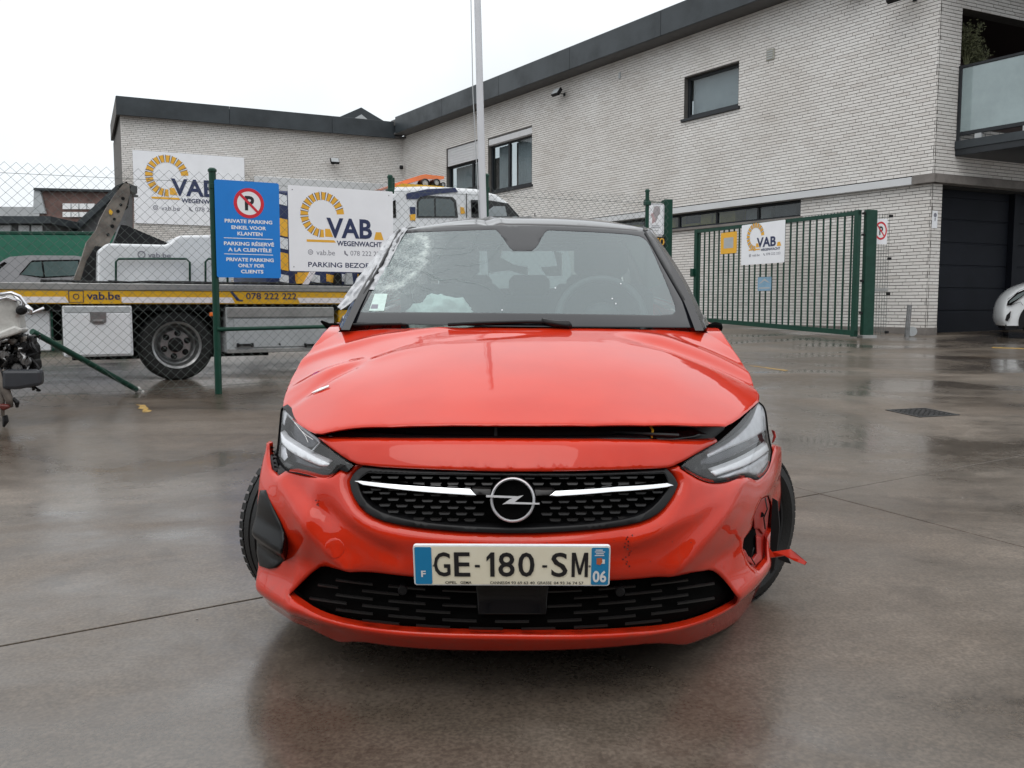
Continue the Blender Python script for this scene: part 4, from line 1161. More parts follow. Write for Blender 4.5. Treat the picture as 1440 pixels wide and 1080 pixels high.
cpan('pane', [(613, 304), (612.5, 279), (634, 280.5), (638, 285), (640, 304)], bpy.data.materials['dusty_glass'], .039, .003)
cpan('door_window', [(663, 306), (662, 281), (690, 282), (714, 286), (730, 304), (730, 306)], M['blackgloss'])
cpan('pane', [(686, 304), (686, 296), (694, 290), (710, 290), (713, 304)], simple('cab_pane', (.28, .32, .34), .1, coat=.6), .039, .003)
cpan('blue_wrap', [(571, 275), (572, 272), (600, 266), (640, 264), (644, 270), (620, 272), (600, 275), (586, 280), (572, 280)], M['navy'])
cpan('blue_stripe', [(576, 291), (584, 291), (584, 301), (577, 301)], M['navy'])
cpan('amber_stripe', [(576, 302), (584, 301), (584, 310), (577, 310)], M['amber'])
cpan('amber_stripe', [(647, 291), (652, 292), (654, 300), (648, 301)], M['amber'])
cpan('door_seam', [(655.5, 306), (655.5, 272), (656.3, 272), (656.3, 306)], M['black'])
cpan('cab_pillar', [(552, 306), (552, 283), (556, 281), (557, 306)], M['chassis'])
cpan('mirror_arm', [(668, 285), (672, 283), (672, 300), (668, 300)], M['black'], .04, .25)
tpoly([(563, 270), (563, 259), (566, 258), (624, 262), (624, 266), (590, 268), (572, 271)], .1, 1.8, 'roof_pod', M['yellow'])
tpoly([(545, 262), (558, 257), (592, 246), (598, 245), (625, 248), (624, 252), (596, 252), (548, 265)], .25, 1.2, 'beacon_bar', M['orange_lens'])
for u, v, rr in ((597, 258, .055), (613, 257, .045), (622, 260, .03)):
    s, z = tpx(u, v, .2)
    o = MB().lathe(FT.p(s, .2, z), FT.n.to_3d(), [(.1, 0), (.1, rr), (-.03, rr * 1.05), (-.04, rr * .8), (-.02, rr * .75), (-.015, 0)], 18).build('work_lamp', M['black'], truck, smooth=True, autosm=30)
    MB().lathe(FT.p(s, .18, z), FT.n.to_3d(), [(-.005, rr * .72), (-.01, 0)], 14).build('lens', M['lgrey'], o)
MB().tube([FT.p(tpx(552, 260, .1)[0], .1, tpx(552, 266, .1)[1]), FT.p(tpx(552, 260, .1)[0], .1, tpx(552, 250, .1)[1])], .03, 6).build('lamp_bracket', M['green'], truck)

# ------------------------------------------------------------------ things further back on the left
FB2 = Fr((0, 17.0), (1, .10))
def bpoly(F, pts, d0, d1, name, mat, parent=None, **kw):
    return MB().prism(F.p, [F.px(u, v, d0) for u, v in pts], d0, d1).build(name, mat, parent, **kw)
# silver parked car (side view, nose left)
FC = Fr((0, 13.6), (1, .10))
sc_, _ = FC.px(60, 400); gzc = ground_z(13.2)
scar = empty('parked_car', FC.mat(sc_, .8, gzc), 'silver car with dark side windows parked behind the tow truck at the far left', 'car')
outl = [(-140, 470), (-140, 420), (-120, 405), (-60, 396), (-28, 390), (4, 366), (14, 361), (40, 359), (105, 359.5), (135, 364), (160, 385), (168, 400), (170, 440), (168, 470)]
MB().prism(FC.p, [FC.px(u, v, 0) for u, v in outl], 0, 1.6).build('body', M['silver'], scar)
w = MB().prism(FC.p, [FC.px(u, v, 0) for u, v in ((27, 386), (42, 369), (46, 366), (112, 365), (112, 388), (60, 391))], -.008, 0).build('side_window', M['blackgloss'], scar)
M['car_glass'] = simple('car_side_glass', (.10, .15, .15), .06, coat=.8)
MB().prism(FC.p, [FC.px(u, v, -.01) for u, v in ((30, 386), (44, 369), (58, 368), (61, 389))], -.014, -.008).build('pane', M['car_glass'], w)
MB().prism(FC.p, [FC.px(u, v, -.01) for u, v in ((63.5, 389), (61, 368), (110, 367), (110, 387))], -.014, -.008).build('pane', M['car_glass'], w)
MB().prism(FC.p, [FC.px(u, v, -.0) for u, v in ((-30, 391), (6, 368), (10, 370), (-16, 391))], -.006, 0).build('windscreen_edge', M['blackgloss'], scar)
for uu in (-80, 130):
    s, _ = FC.px(uu, 440); c = FC.p(s, .05, gzc + .32)
    wv = MB().lathe(c, FC.n.to_3d(), [(0, .19), (-.03, .25), (0, .31), (.18, .32), (.2, .19)], 32, True).build('wheel', M['rubber'], scar, smooth=True)
    MB().lathe(c, FC.n.to_3d(), [(-.01, .2), (.02, .17), (.05, .05), (.03, 0)], 20).build('rim', M['steel'], wv, smooth=True)
# green screen fence
FG2 = Fr((0, 17.2), (1, .08))
a, zt_ = FG2.px(-160, 327); b, _ = FG2.px(172, 335)
scr = empty('screen_fence', FG2.mat(a, 0, .6), 'solid green screen fence behind the silver car', 'fence')
x = a
while x < b - .05:
    x2 = min(x + 1.9, b)
    MB().bbox(FG2.p, x + .006, x2 - .006, 0, .04, .6, zt_ - .02, .01).build('panel', M['tarp'], scr); x = x2
MB().bbox(FG2.p, a, b, -.01, .06, zt_ - .02, zt_ + .04, .01).build('cap_rail', M['green'], scr)
# brown house with light panels
FH = Fr((0, 26.0), (1, .06))
hs, _ = FH.px(100, 300)
house = empty('brick_house', FH.mat(hs, 0, 1.0), 'red brown brick house block with two white strip windows beyond the yard on the left', 'building')
bpoly(FH, [(50, 420), (57, 268), (170, 270), (170, 420)], 0, 1, 'wall', M['brownbrick'], house)
bpoly(FH, [(47, 267.5), (47, 264), (172, 267), (172, 270)], -.15, 1.1, 'roof_edge', M['slate'], house)
bpoly(FH, [(46.5, 300), (47.5, 268), (56, 268), (64, 300)], -.1, -.02, 'white_side', M['lgrey'], house)
for (v0, v1) in ((286, 294), (298, 305)):
    wv = bpoly(FH, [(88, v1), (88, v0), (133, v0 + .4), (131, v1)], -.06, -.0, 'window', M['white'], house)
    for u in (99, 110, 121): bpoly(FH, [(u, v1), (u, v0), (u + 1, v0), (u + 1, v1)], -.08, -.05, 'glazing_bar', M['lgrey'], wv)
bpoly(FH, [(62, 318), (62, 314.5), (100, 314.5), (100, 318)], -.2, -.0, 'ledge', M['white'], house)
FH2 = Fr((0, 22.0), (1, .06))
hs, _ = FH2.px(20, 300)
h2 = empty('grey_outbuilding', FH2.mat(hs, 0, .8), 'low grey building with a dark flat roof edge at the far left', 'building')
bpoly(FH2, [(-160, 420), (-160, 312), (66, 314), (66, 420)], 0, 4, 'wall', simple('grey_render', (.10, .105, .11), .8, var=.15), h2)
bpoly(FH2, [(-160, 313), (-160, 303), (71, 304), (71, 314)], -.3, 4.2, 'roof_edge', M['slate'], h2)
for u in (0, 26, -30, -60, 44): bpoly(FH2, [(u, 327), (u, 317), (u + 15, 317), (u + 15, 327)], -.05, 0, 'window', M['curtain'], h2)
FH3 = Fr((0, 34.0), (1, .06))
wv = bpoly(FH3, [(-200, 400), (-200, 289), (47, 291), (62, 302), (62, 400)], 0, 5, 'pale_shed', M['lgrey'])
tag(wv, 'pale long shed roofline behind the low grey building at the far left', 'building')
# sloping dark roof
FH4 = Fr((0, 23.5), (1, .06))
hs, _ = FH4.px(130, 320)
rf = empty('pitched_roof_shed', FH4.mat(hs, 0, .8), 'shed with a steep dark pitched roof just left of the white brick wing', 'building')
bpoly(FH4, [(96, 333), (170, 268), (176, 268), (177, 380), (96, 380)], 0, .5, 'gable_wall', simple('shed_wall', (.13, .13, .135), .8), rf)
bpoly(FH4, [(83, 334), (90, 329), (163, 261), (176, 256), (176, 266), (166, 270), (98, 334)], -.25, .6, 'roof', M['slate'], rf)
bpoly(FH4, [(109, 332), (109, 329), (116, 325), (119, 332)], -.1, 0, 'white_patch', M['white'], rf)

# ------------------------------------------------------------------ wrecked white car at the left edge
FX = Fr((0, 8.3), (1, .30))
sx_, _ = FX.px(10, 560, -.4)
wp = FX.p(sx_, -.4, 0); 
wreck = empty('wrecked_car', Matrix.Translation((wp.x, wp.y, ground_z(wp.y))), 'stripped white car wreck with its bare front hanging out at the left edge', 'car')
M['wreckwhite'] = simple('scuffed_white_paint', (.60, .60, .57), .35, coat=.4, var=.12, vscale=5, dirt=(.3, .29, .27))
def crump(name, pts, d0, d1, mat, amp=.02, seed=0, parent=wreck, sub=2):
    """closed outline swollen into a dented shell"""
    pp = [FX.px(u, v, d0) for u, v in pts]
    o = MB().prism(FX.p, pp, d0, d1).build(name, mat, parent)
    b = o.modifiers.new('round', 'BEVEL'); b.width = .025; b.segments = 2; b.limit_method = 'ANGLE'
    return o
crump('wing', [(-120, 520), (-120, 412), (-30, 412), (6, 414), (22, 420), (29, 430), (27, 447), (30, 464), (12, 472), (-2, 480), (-30, 500)], -.5, -.3, M['wreckwhite'])
crump('wing_edge', [(-6, 478), (-4, 468), (20, 458), (31, 463), (29, 468), (10, 474)], -.53, -.3, M['wreckwhite'])
mb = MB(); rn = random.Random(4)
def ppx(u, v, d): s, z = FX.px(u, v, d); return FX.p(s, d, z)
for pts, r_ in ((((0, 414), (16, 412), (28, 417), (36, 428), (40, 436)), .014), (((20, 416), (30, 424), (30, 434), (22, 440)), .012), (((28, 436), (44, 441), (62, 433)), .011), (((36, 430), (44, 436), (43, 441)), .018), (((-10, 424), (10, 418), (24, 424)), .01)):
    mb.tube([ppx(u, v, -.52) for u, v in pts], r_, 7)
mb.build('bent_bracket', M['satinchrome'], wreck, smooth=True)
crump('headlamp_hole', [(20, 440), (22, 431), (31, 428), (38, 433), (36, 441), (28, 444)], -.55, -.5, M['black'])
crump('engine_bay', [(-120, 552), (-120, 470), (-2, 470), (24, 468), (36, 474), (50, 486), (50, 522), (40, 528), (10, 528)], -.30, -.1, M['chassis'])
for k in range(16):
    u, v = rn.uniform(-5, 50), rn.uniform(478, 520); w_ = rn.uniform(3, 7); h_ = rn.uniform(3, 9)
    crump('engine_part', [(u - w_, v + h_), (u - w_ * .8, v - h_), (u + w_ * .7, v - h_ * .9), (u + w_, v + h_ * .8)], -.36 - rn.uniform(0, .1), -.2, M[rn.choice(['steel', 'black', 'rustbeam', 'chassis', 'black', 'chassis'])])
crump('crash_box', [(2, 548), (2, 520), (57, 520), (58, 542), (24, 548)], -.55, -.42, simple('dark_grey_box', (.035, .038, .045), .45))
mb = MB()
mb.tube([ppx(2, 520, -.5), ppx(6, 545, -.5), ppx(12, 560, -.52), ppx(15, 572, -.5)], [.03, .035, .03, .02], 8)
mb.tube([ppx(-4, 540, -.5), ppx(3, 560, -.5), ppx(4, 585, -.52)], [.02, .02, .012], 8)
mb.build('suspension_arm', M['rustbeam'], wreck, smooth=True)
mb = MB().tube([ppx(18, 560, -.5), ppx(24, 566, -.5), ppx(24, 573, -.5)], [.012, .02, .01], 7).tube([ppx(7, 584, -.5), ppx(8, 592, -.5), ppx(5, 600, -.5)], [.018, .022, .008], 7)
mb.build('hanging_plug', M['black'], wreck)
rn = random.Random(9)
for k in range(22):
    u, v = rn.uniform(-4, 50), rn.uniform(466, 540); pts = []
    for j in range(5):
        pts.append(ppx(u, v, -.42 - rn.uniform(0, .12))); u += rn.gauss(0, 7); v += rn.uniform(-2, 9)
        u = min(u, 56)
    MB().tube(pts, rn.choice((.006, .009, .013)), 6).build('engine_hose', M[rn.choice(['black', 'steel', 'chassis', 'rustbeam', 'black'])], wreck, smooth=True)
for k in range(7):
    u, v = rn.uniform(2, 44), rn.uniform(486, 518); s_, z_ = FX.px(u, v, -.45)
    MB().lathe(FX.p(s_, -.45, z_), -FX.n.to_3d(), [(0, .0), (0, .035), (.015, .04), (.03, .03), (.03, .012), (.05, .01), (.05, 0)], 12).build('engine_pulley', M[rn.choice(['steel', 'black'])], wreck, smooth=True, autosm=30)
q = FX.p(FX.px(-90, 540, .2)[0], .0, 0); zc = ground_z(q.y) + .3
wv = MB().lathe(Vector((q.x, q.y, zc)), (.3, -1, 0), [(0, .19), (.03, .25), (0, .3), (-.18, .3), (-.2, .19)], 30, True).build('wheel', M['rubber'], wreck, smooth=True)
crump('bumper_piece', [(-2, 574), (-2, 568), (12, 569), (14, 574), (4, 578)], -.56, -.5, simple('dark_red_plastic', (.12, .02, .015), .4))

# ------------------------------------------------------------------ white car at the right edge
q = gpt(1465, 478)
FW2 = Fr((q.x - .56, q.y + .25), (1, -.45))
g0 = ground_z(q.y)
wcar = empty('parked_car', FW2.mat(.72, .8, g0), 'white hatchback with its nose poking in at the right edge by the garage', 'car')
# side profile lofted across the width
prof_top = [(0.03, .24), (-.02, .34), (-.02, .52), (.02, .68), (.12, .82), (.28, .94), (.55, 1.02), (1.0, 1.08), (1.2, 1.14), (1.75, 1.42), (2.3, 1.50), (3.1, 1.46), (3.7, 1.15), (3.9, .9), (3.95, .5), (3.9, .3)]
n = len(prof_top); secs = []
Wd = 1.70
for k, (y, sc1, ins) in enumerate(((0.0, .93, .10), (.05, .97, .04), (.14, 1.0, 0), (.5, 1.02, -.06), (.85, 1.03, -.08), (1.2, 1.02, -.06), (1.56, 1.0, 0), (1.65, .97, .04), (1.70, .93, .10))):
    for (a, z) in prof_top:
        t = max(0, z - .95) * .45
        yy = Wd / 2 + (y - Wd / 2) * (1 - t * .55)
        secs.append(FW2.p(min(a + ins * (1 if a < 2 else -1), 3.95), yy, g0 + .0 + z * (sc1 if z > .6 else 1)))
fcs = [(i * n + j, i * n + j + 1, (i + 1) * n + j + 1, (i + 1) * n + j) for i in range(8) for j in range(n - 1)]
fcs += [tuple(range(n))[::-1], tuple(8 * n + j for j in range(n))]
o = mesh('body', secs, fcs, M['whitecar'], wcar, smooth=True, autosm=50)
sd = o.modifiers.new('s', 'SUBSURF'); sd.levels = 2; sd.render_levels = 2
# wheel opening, wheel
for a in (.62, 3.1):
    c = FW2.p(a, .02, g0 + .31)
    arch = MB(); vv = []
    pts = [(a + math.cos(R(t)) * .375, g0 + .31 + math.sin(R(t)) * .375) for t in range(-15, 196, 10)]
    MB().prism(FW2.p, pts, -.004, .22).build('wheel_arch', M['black'], wcar)
    wv = MB().lathe(c, FW2.n.to_3d(), [(-.02, .20), (-.045, .25), (-.03, .30), (.0, .315), (.17, .315), (.2, .2)], 40, True).build('wheel', M['rubber'], wcar, smooth=True)
    MB().lathe(c, FW2.n.to_3d(), [(-.025, .205), (-.035, .195), (.0, .185), (.05, .18)], 32).build('rim', M['satinchrome'], wv, smooth=True)
    for k in range(7):
        t = R(360 / 7 * k + 8); dr_ = Vector((math.cos(t), math.sin(t))); pr_ = Vector((-dr_.y, dr_.x))
        P_ = lambda rr, ww, dd: FW2.p(a + dr_.x * rr + pr_.x * ww, dd, g0 + .31 + dr_.y * rr + pr_.y * ww)
        MB().add([P_(.03, -.024, -.01), P_(.03, .024, -.01), P_(.195, .014, -.02), P_(.195, -.014, -.02), P_(.03, -.024, .03), P_(.03, .024, .03), P_(.195, .014, .02), P_(.195, -.014, .02)],
                 [(0, 3, 2, 1), (0, 1, 5, 4), (2, 3, 7, 6), (0, 4, 7, 3), (1, 2, 6, 5)]).build('spoke', M['satinchrome'], wv)
    MB().lathe(c, FW2.n.to_3d(), [(-.025, 0), (-.022, .035), (.0, .045)], 16).build('hub_cap', M['satinchrome'], wv)
MB().prism(FW2.p, [(.06, g0 + .17), (.05, g0 + .26), (.24, g0 + .26), (.24, g0 + .17)], .06, 1.6).build('lower_lip', M['black'], wcar)
for pts in ([(.06, .70), (.24, .86), (.50, .985), (.95, 1.06)], [(.10, .60), (.26, .66), (.30, .60)]):
    MB().tube([FW2.p(a, -.006, g0 + z) for a, z in pts], .004, 5).build('panel_gap', M['void'], wcar)
lampo = MB().prism(FW2.p, [(.05, g0 + .60), (.07, g0 + .68), (.20, g0 + .82), (.42, g0 + .93), (.38, g0 + .84), (.22, g0 + .70), (.11, g0 + .60)], -.012, .10).build('headlight', M['blackgloss'], wcar)
MB().prism(FW2.p, [(.08, g0 + .63), (.10, g0 + .68), (.21, g0 + .79), (.34, g0 + .86), (.30, g0 + .78), (.18, g0 + .69)], -.018, -.012).build('lens', simple('lamp_glass_dark', (.16, .19, .19), .1, coat=.8), lampo)
MB().prism(FW2.p, [(.04, g0 + .34), (.06, g0 + .43), (.12, g0 + .50), (.11, g0 + .38), (.07, g0 + .32)], -.006, .10).build('fog_recess', M['black'], wcar)
MB().prism(FW2.p, [(1.35, g0 + 1.0), (1.75, g0 + 1.33), (2.9, g0 + 1.36), (3.2, g0 + 1.05)], .0, .06).build('side_window', M['blackgloss'], wcar)

# ================================================================== the red car
CM = Matrix.Translation((0, 2.25, .081)) @ Matrix.Rotation(math.atan(SLOPE), 4, 'X') @ Matrix.Rotation(R(-1.9), 4, 'Z')
CI = CM.inverted(); CE = CI @ EYE; CR = CI.to_3x3()
car = empty('damaged_hatchback', CM, 'crashed orange red hatchback with black roof seen head on, cracked windscreen and torn bumper corner', 'car')

def red_paint():
    m, n, l, b = nt('orange_red_paint')
    t = n.new('ShaderNodeTexCoord'); x = n.new('ShaderNodeTexNoise'); x.inputs['Scale'].default_value = 5; x.inputs['Detail'].default_value = 6
    l.new(t.outputs['Object'], x.inputs['Vector'])
    r = n.new('ShaderNodeValToRGB'); r.color_ramp.elements[0].position = .3; r.color_ramp.elements[0].color = (.52, .021, .0048, 1)
    r.color_ramp.elements[1].position = .6; r.color_ramp.elements[1].color = (.57, .0255, .0056, 1)
    l.new(x.outputs['Fac'], r.inputs[0])
    # road film: thicker low down, in streaks and specks
    sp = n.new('ShaderNodeSeparateXYZ'); l.new(t.outputs['Object'], sp.inputs[0])
    lo = n.new('ShaderNodeMapRange'); lo.inputs['From Min'].default_value = .60; lo.inputs['From Max'].default_value = .18
    lo.inputs['To Min'].default_value = .05; lo.inputs['To Max'].default_value = .38; l.new(sp.outputs['Z'], lo.inputs[0])
    mp = n.new('ShaderNodeMapping'); mp.inputs['Scale'].default_value = (38, 38, 7); l.new(t.outputs['Object'], mp.inputs[0])
    dn = n.new('ShaderNodeTexNoise'); dn.inputs['Scale'].default_value = 1; dn.inputs['Detail'].default_value = 7; dn.inputs['Roughness'].default_value = .75
    l.new(mp.outputs[0], dn.inputs['Vector'])
    dr_ = n.new('ShaderNodeMapRange'); dr_.inputs['From Min'].default_value = .50; dr_.inputs['From Max'].default_value = .78; l.new(dn.outputs['Fac'], dr_.inputs[0])
    mu = n.new('ShaderNodeMath'); mu.operation = 'MULTIPLY'; l.new(lo.outputs[0], mu.inputs[0]); l.new(dr_.outputs[0], mu.inputs[1])
    dm = n.new('ShaderNodeMix'); dm.data_type = 'RGBA'; l.new(mu.outputs[0], dm.inputs[0]); l.new(r.outputs[0], dm.inputs[6]); dm.inputs[7].default_value = (.10, .07, .05, 1)
    l.new(dm.outputs[2], b.inputs['Base Color'])
    cw = n.new('ShaderNodeMath'); cw.operation = 'MULTIPLY_ADD'; cw.inputs[1].default_value = .35; cw.inputs[2].default_value = .03; l.new(mu.outputs[0], cw.inputs[0]); l.new(cw.outputs[0], b.inputs['Coat Roughness'])
    b.inputs['Roughness'].default_value = .5; b.inputs['Specular IOR Level'].default_value = .04
    b.inputs['Coat Weight'].default_value = 1; b.inputs['Coat IOR'].default_value = 1.46
    y = n.new('ShaderNodeTexNoise'); y.inputs['Scale'].default_value = 9; y.inputs['Detail'].default_value = 2
    l.new(t.outputs['Object'], y.inputs['Vector'])
    k = n.new('ShaderNodeBump'); k.inputs['Strength'].default_value = .05; k.inputs['Distance'].default_value = .01
    l.new(y.outputs['Fac'], k.inputs['Height']); l.new(k.outputs[0], b.inputs['Coat Normal'])
    return m
M['red'] = red_paint()
M['redraw'] = simple('unlacquered_red_plastic', (.42, .022, .014), .4, var=.1)
M['roofblack'] = simple('roof_black', (.007, .007, .010), .16, coat=.6, spec=.55, var=.05)
M['pillarblack'] = simple('pillar_black', (.008, .008, .010), .22, spec=.4, var=.1)
M['frit'] = simple('glass_border_black', (.007, .008, .011), .10, coat=.0, spec=.36, var=.02)
M['lampbody'] = simple('lamp_reflector', (.10, .10, .11), .25, metal=.7, var=.25, vscale=18)
M['lampdark'] = simple('lamp_black', (.006, .006, .007), .5, spec=.15)
M['lampwhite'] = simple('light_guide', (.90, .92, .95), .3, coat=.3, var=.04, vscale=40)
M['lampsilver'] = simple('lamp_silver', (.62, .63, .66), .3, metal=.3, var=.18, vscale=12)
M['lampglass'] = glassy('lamp_cover', (.93, .94, .95), .04, .02, (.5, .5, .5))
M['carglass'] = glassy('side_glass', (.42, .48, .47), .12, .02)

def interp(pts):
    xs_ = [p[0] for p in pts]; ys_ = [p[1] for p in pts]; n = len(pts)
    ms = []
    for i in range(n):
        a, b = max(i - 1, 0), min(i + 1, n - 1); ms.append((ys_[b] - ys_[a]) / (xs_[b] - xs_[a]))
    def f(x):
        if x <= xs_[0]: return ys_[0] + ms[0] * (x - xs_[0])
        if x >= xs_[-1]: return ys_[-1] + ms[-1] * (x - xs_[-1])
        i = 0
        while x > xs_[i + 1]: i += 1
        h = xs_[i + 1] - xs_[i]; t = (x - xs_[i]) / h
        return (2 * t ** 3 - 3 * t * t + 1) * ys_[i] + (t ** 3 - 2 * t * t + t) * h * ms[i] + (3 * t * t - 2 * t ** 3) * ys_[i + 1] + (t ** 3 - t * t) * h * ms[i + 1]
    return f
yz = interp([(.12, .10), (.17, .045), (.20, .015), (.235, .0), (.29, .02), (.34, .022), (.40, .004), (.48, .0), (.53, .012), (.60, .045), (.66, .082), (.72, .128), (.77, .175), (.82, .24)])
def Ff(x, z): return (1.10 if x > 0 else .72) * abs(x) ** 3 + yz(z)
Hc = interp([(.05, .72), (.13, .747), (.3, .808), (.5, .868), (.7, .912), (.95, .955), (1.1, .975)])
Hd = interp([(.0, .135), (.13, .137), (.4, .135), (.6, .128), (.8, .115), (.95, .080), (1.1, .050)])
def Hf(x, y): return Hc(y) - Hd(y) * (min(abs(x), .9) / .765) ** 2.6
def Gf(x, z): return .93 + (z - .955) * 1.9 + .15 * (x / .65) ** 2
Rc = interp([(1.5, 1.31), (1.69, 1.357), (1.85, 1.388), (2.1, 1.418), (2.4, 1.432), (3.0, 1.424), (3.5, 1.385)])
def Rf(x, y): return Rc(y) - .055 * (abs(x) / .55) ** 2.6

def hit(u, v, kind, off=0.0):
    d = (CR @ ray(u, v))
    def g(t):
        p_ = CE + d * t
        if kind == 'front': return Ff(p_.x, p_.z) + off - p_.y
        if kind == 'top': return p_.z - Hf(p_.x, p_.y) - off
        if kind == 'glass': return Gf(p_.x, p_.z) + off - p_.y
        if kind == 'roof': return p_.z - Rf(p_.x, p_.y) - off
    t0 = 1.9 if kind in ('front', 'top') else 2.6
    a = t0; ga = g(a); t = t0
    best = (abs(ga), a)
    while t < 6:
        t += .02; gt = g(t)
        if abs(gt) < best[0]: best = (abs(gt), t)
        if ga > 0 and gt <= 0:
            lo, hi = a, t
            for _ in range(24):
                m = (lo + hi) / 2
                if g(m) > 0: lo = m
                else: hi = m
            return CE + d * lo
        a, ga = t, gt
    return CE + d * best[1]
def hitp(pts, kind, off=0.0):
    out = []
    for u, v in pts:
        p_ = hit(u, v, kind, off)
        out.append((p_.x, p_.y) if kind in ('top', 'roof') else (p_.x, p_.z))
    return out
def resample(poly, step, closed=True):
    out = []; n = len(poly)
    for i in range(n if closed else n - 1):
        a, b = poly[i], poly[(i + 1) % n]; L = math.hypot(b[0] - a[0], b[1] - a[1]); k = max(1, int(L / step))
        for j in range(k): out.append((a[0] + (b[0] - a[0]) * j / k, a[1] + (b[1] - a[1]) * j / k))
    return out
def smoothpoly(poly, it=1, keep=35):
    """cut gentle corners (Chaikin) but keep the sharp ones"""
    for _ in range(it):
        out = []; n = len(poly)
        for i in range(n):
            p0, p1, p2 = poly[i - 1], poly[i], poly[(i + 1) % n]
            a = math.atan2(p1[1] - p0[1], p1[0] - p0[0]); b = math.atan2(p2[1] - p1[1], p2[0] - p1[0])
            t = abs((b - a + math.pi) % (2 * math.pi) - math.pi)
            if t > R(keep): out.append(p1)
            else:
                out.append((p1[0] * .75 + p0[0] * .25, p1[1] * .75 + p0[1] * .25)); out.append((p1[0] * .75 + p2[0] * .25, p1[1] * .75 + p2[1] * .25))
        poly = out
    return poly
def dist_to(P_, segs):
    A_, B_ = segs
    AB = B_ - A_; L2 = (AB ** 2).sum(1) + 1e-18
    D = np.full(len(P_), 1e9)
    for k in range(len(A_)):
        t = np.clip(((P_ - A_[k]) @ AB[k]) / L2[k], 0, 1)
        q = A_[k] + t[:, None] * AB[k]
        D = np.minimum(D, np.sqrt(((P_ - q) ** 2).sum(1)))
    return D
def inside(P_, poly):
    c = np.zeros(len(P_), bool); n = len(poly)
    for i in range(n):
        x1, y1 = poly[i]; x2, y2 = poly[(i + 1) % n]
        if y1 == y2: continue
        k = ((y1 > P_[:, 1]) != (y2 > P_[:, 1])) & (P_[:, 0] < (x2 - x1) * (P_[:, 1] - y1) / (y2 - y1) + x1)
        c ^= k
    return c
def panel(name, outer, fn, mat, holes=(), step=.018, roll=(.006, .004), rim=(0, .02, 0), parent=None, deform=None, rolldir=(0, 1, 0), autosm=None, kind=None):
    """sheet-metal panel: 2D outline with holes, mapped by fn(a,b)->Vector; edges rolled over and returned inwards"""
    parent = parent or car
    loops = [resample(outer, step * .7)] + [resample(h, step * .7) for h in holes]
    pts, segA, segB, edges = [], [], [], []
    for lp in loops:
        b = len(pts); n = len(lp); pts += lp
        for i in range(n):
            edges.append((b + i, b + (i + 1) % n)); segA.append(lp[i]); segB.append(lp[(i + 1) % n])
    segs = (np.array(segA), np.array(segB))
    x0, x1 = min(p[0] for p in loops[0]), max(p[0] for p in loops[0]); y0, y1 = min(p[1] for p in loops[0]), max(p[1] for p in loops[0])
    gx = np.arange(x0, x1, step); gy = np.arange(y0, y1, step * .87)
    G = np.array([(x + (step / 2 if j % 2 else 0), y) for j, y in enumerate(gy) for x in gx])
    def ok(Q, mind):
        k = inside(Q, loops[0])
        for h in loops[1:]: k &= ~inside(Q, h)
        Q = Q[k]
        return Q[dist_to(Q, segs) > mind] if len(Q) else Q
    rr = roll[0]
    G = ok(G, max(rr * 1.25, step * .45))
    ring = []
    for lp in loops:
        n = len(lp)
        for i in range(n):
            p0, p1 = np.array(lp[i - 1]), np.array(lp[(i + 1) % n]); t = p1 - p0; t = t / (np.linalg.norm(t) + 1e-12); nn = np.array((-t[1], t[0]))
            for q in (.35, 1.0):
                for s_ in (1, -1): ring.append((np.array(lp[i]) + nn * s_ * rr * q, rr * q))
    RQ = np.array([r_[0] for r_ in ring]); rm = np.array([r_[1] for r_ in ring])
    k = inside(RQ, loops[0])
    for h in loops[1:]: k &= ~inside(RQ, h)
    RQ, rm = RQ[k], rm[k]
    RQ = RQ[dist_to(RQ, segs) > rm * .9]
    allp = [Vector(p) for p in pts] + [Vector(p) for p in RQ] + [Vector(p) for p in G]
    vo, eo, fo, ov, oe, of = delaunay_2d_cdt(allp, edges, [], 0, 1e-6)
    V2 = np.array([(v.x, v.y) for v in vo])
    cen = np.array([V2[list(f)].mean(0) for f in fo])
    k = inside(cen, loops[0])
    for h in loops[1:]: k &= ~inside(cen, h)
    faces = [tuple(f) for f, kk in zip(fo, k) if kk]
    D = dist_to(V2, segs)
    rd = Vector(rolldir)
    V3 = []
    for (a, b), d_ in zip(V2, D):
        p_ = fn(a, b)
        if deform: p_ = deform(p_, a, b, d_)
        if d_ < rr:
            t = 1 - d_ / rr; p_ = p_ + rd * (roll[1] * (1 - math.sqrt(max(0, 1 - t * t))))
        V3.append(p_)
    nb = len(V3)
    # rim: boundary edges of the kept faces
    cnt = {}
    for f in faces:
        for i in range(3):
            e_ = (f[i], f[(i + 1) % 3]); kk = (min(e_), max(e_)); cnt.setdefault(kk, []).append(e_)
    rv = {}
    # orientation: make normals face away from rim direction
    f0 = faces[len(faces) // 2]; nrm = (V3[f0[1]] - V3[f0[0]]).cross(V3[f0[2]] - V3[f0[0]])
    if nrm.dot(rd) > 0: faces = [f[::-1] for f in faces]; flip = True
    else: flip = False
    rimv = Vector(rim); rf = []
    if rimv.length > 0:
        for kk, es in cnt.items():
            if len(es) == 1:
                a, b = es[0] if not flip else es[0][::-1]
                for q in (a, b):
                    if q not in rv:
                        rv[q] = (len(V3), len(V3) + 1); V3.append(V3[q].copy()); V3.append(V3[q] + rimv)
                rf.append((rv[b][0], rv[a][0], rv[a][1], rv[b][1]))
    faces = [tuple(f) for f in faces] + rf
    used = sorted({i for f in faces for i in f}); mp_ = {o_: i for i, o_ in enumerate(used)}
    V3 = [V3[i] for i in used]; faces = [tuple(mp_[i] for i in f) for f in faces]
    return mesh(name, V3, faces, mat, parent, smooth=True, local=True, autosm=autosm, kind=kind)
fr3 = lambda off=0.0: (lambda a, b: Vector((a, Ff(a, b) + off, b)))
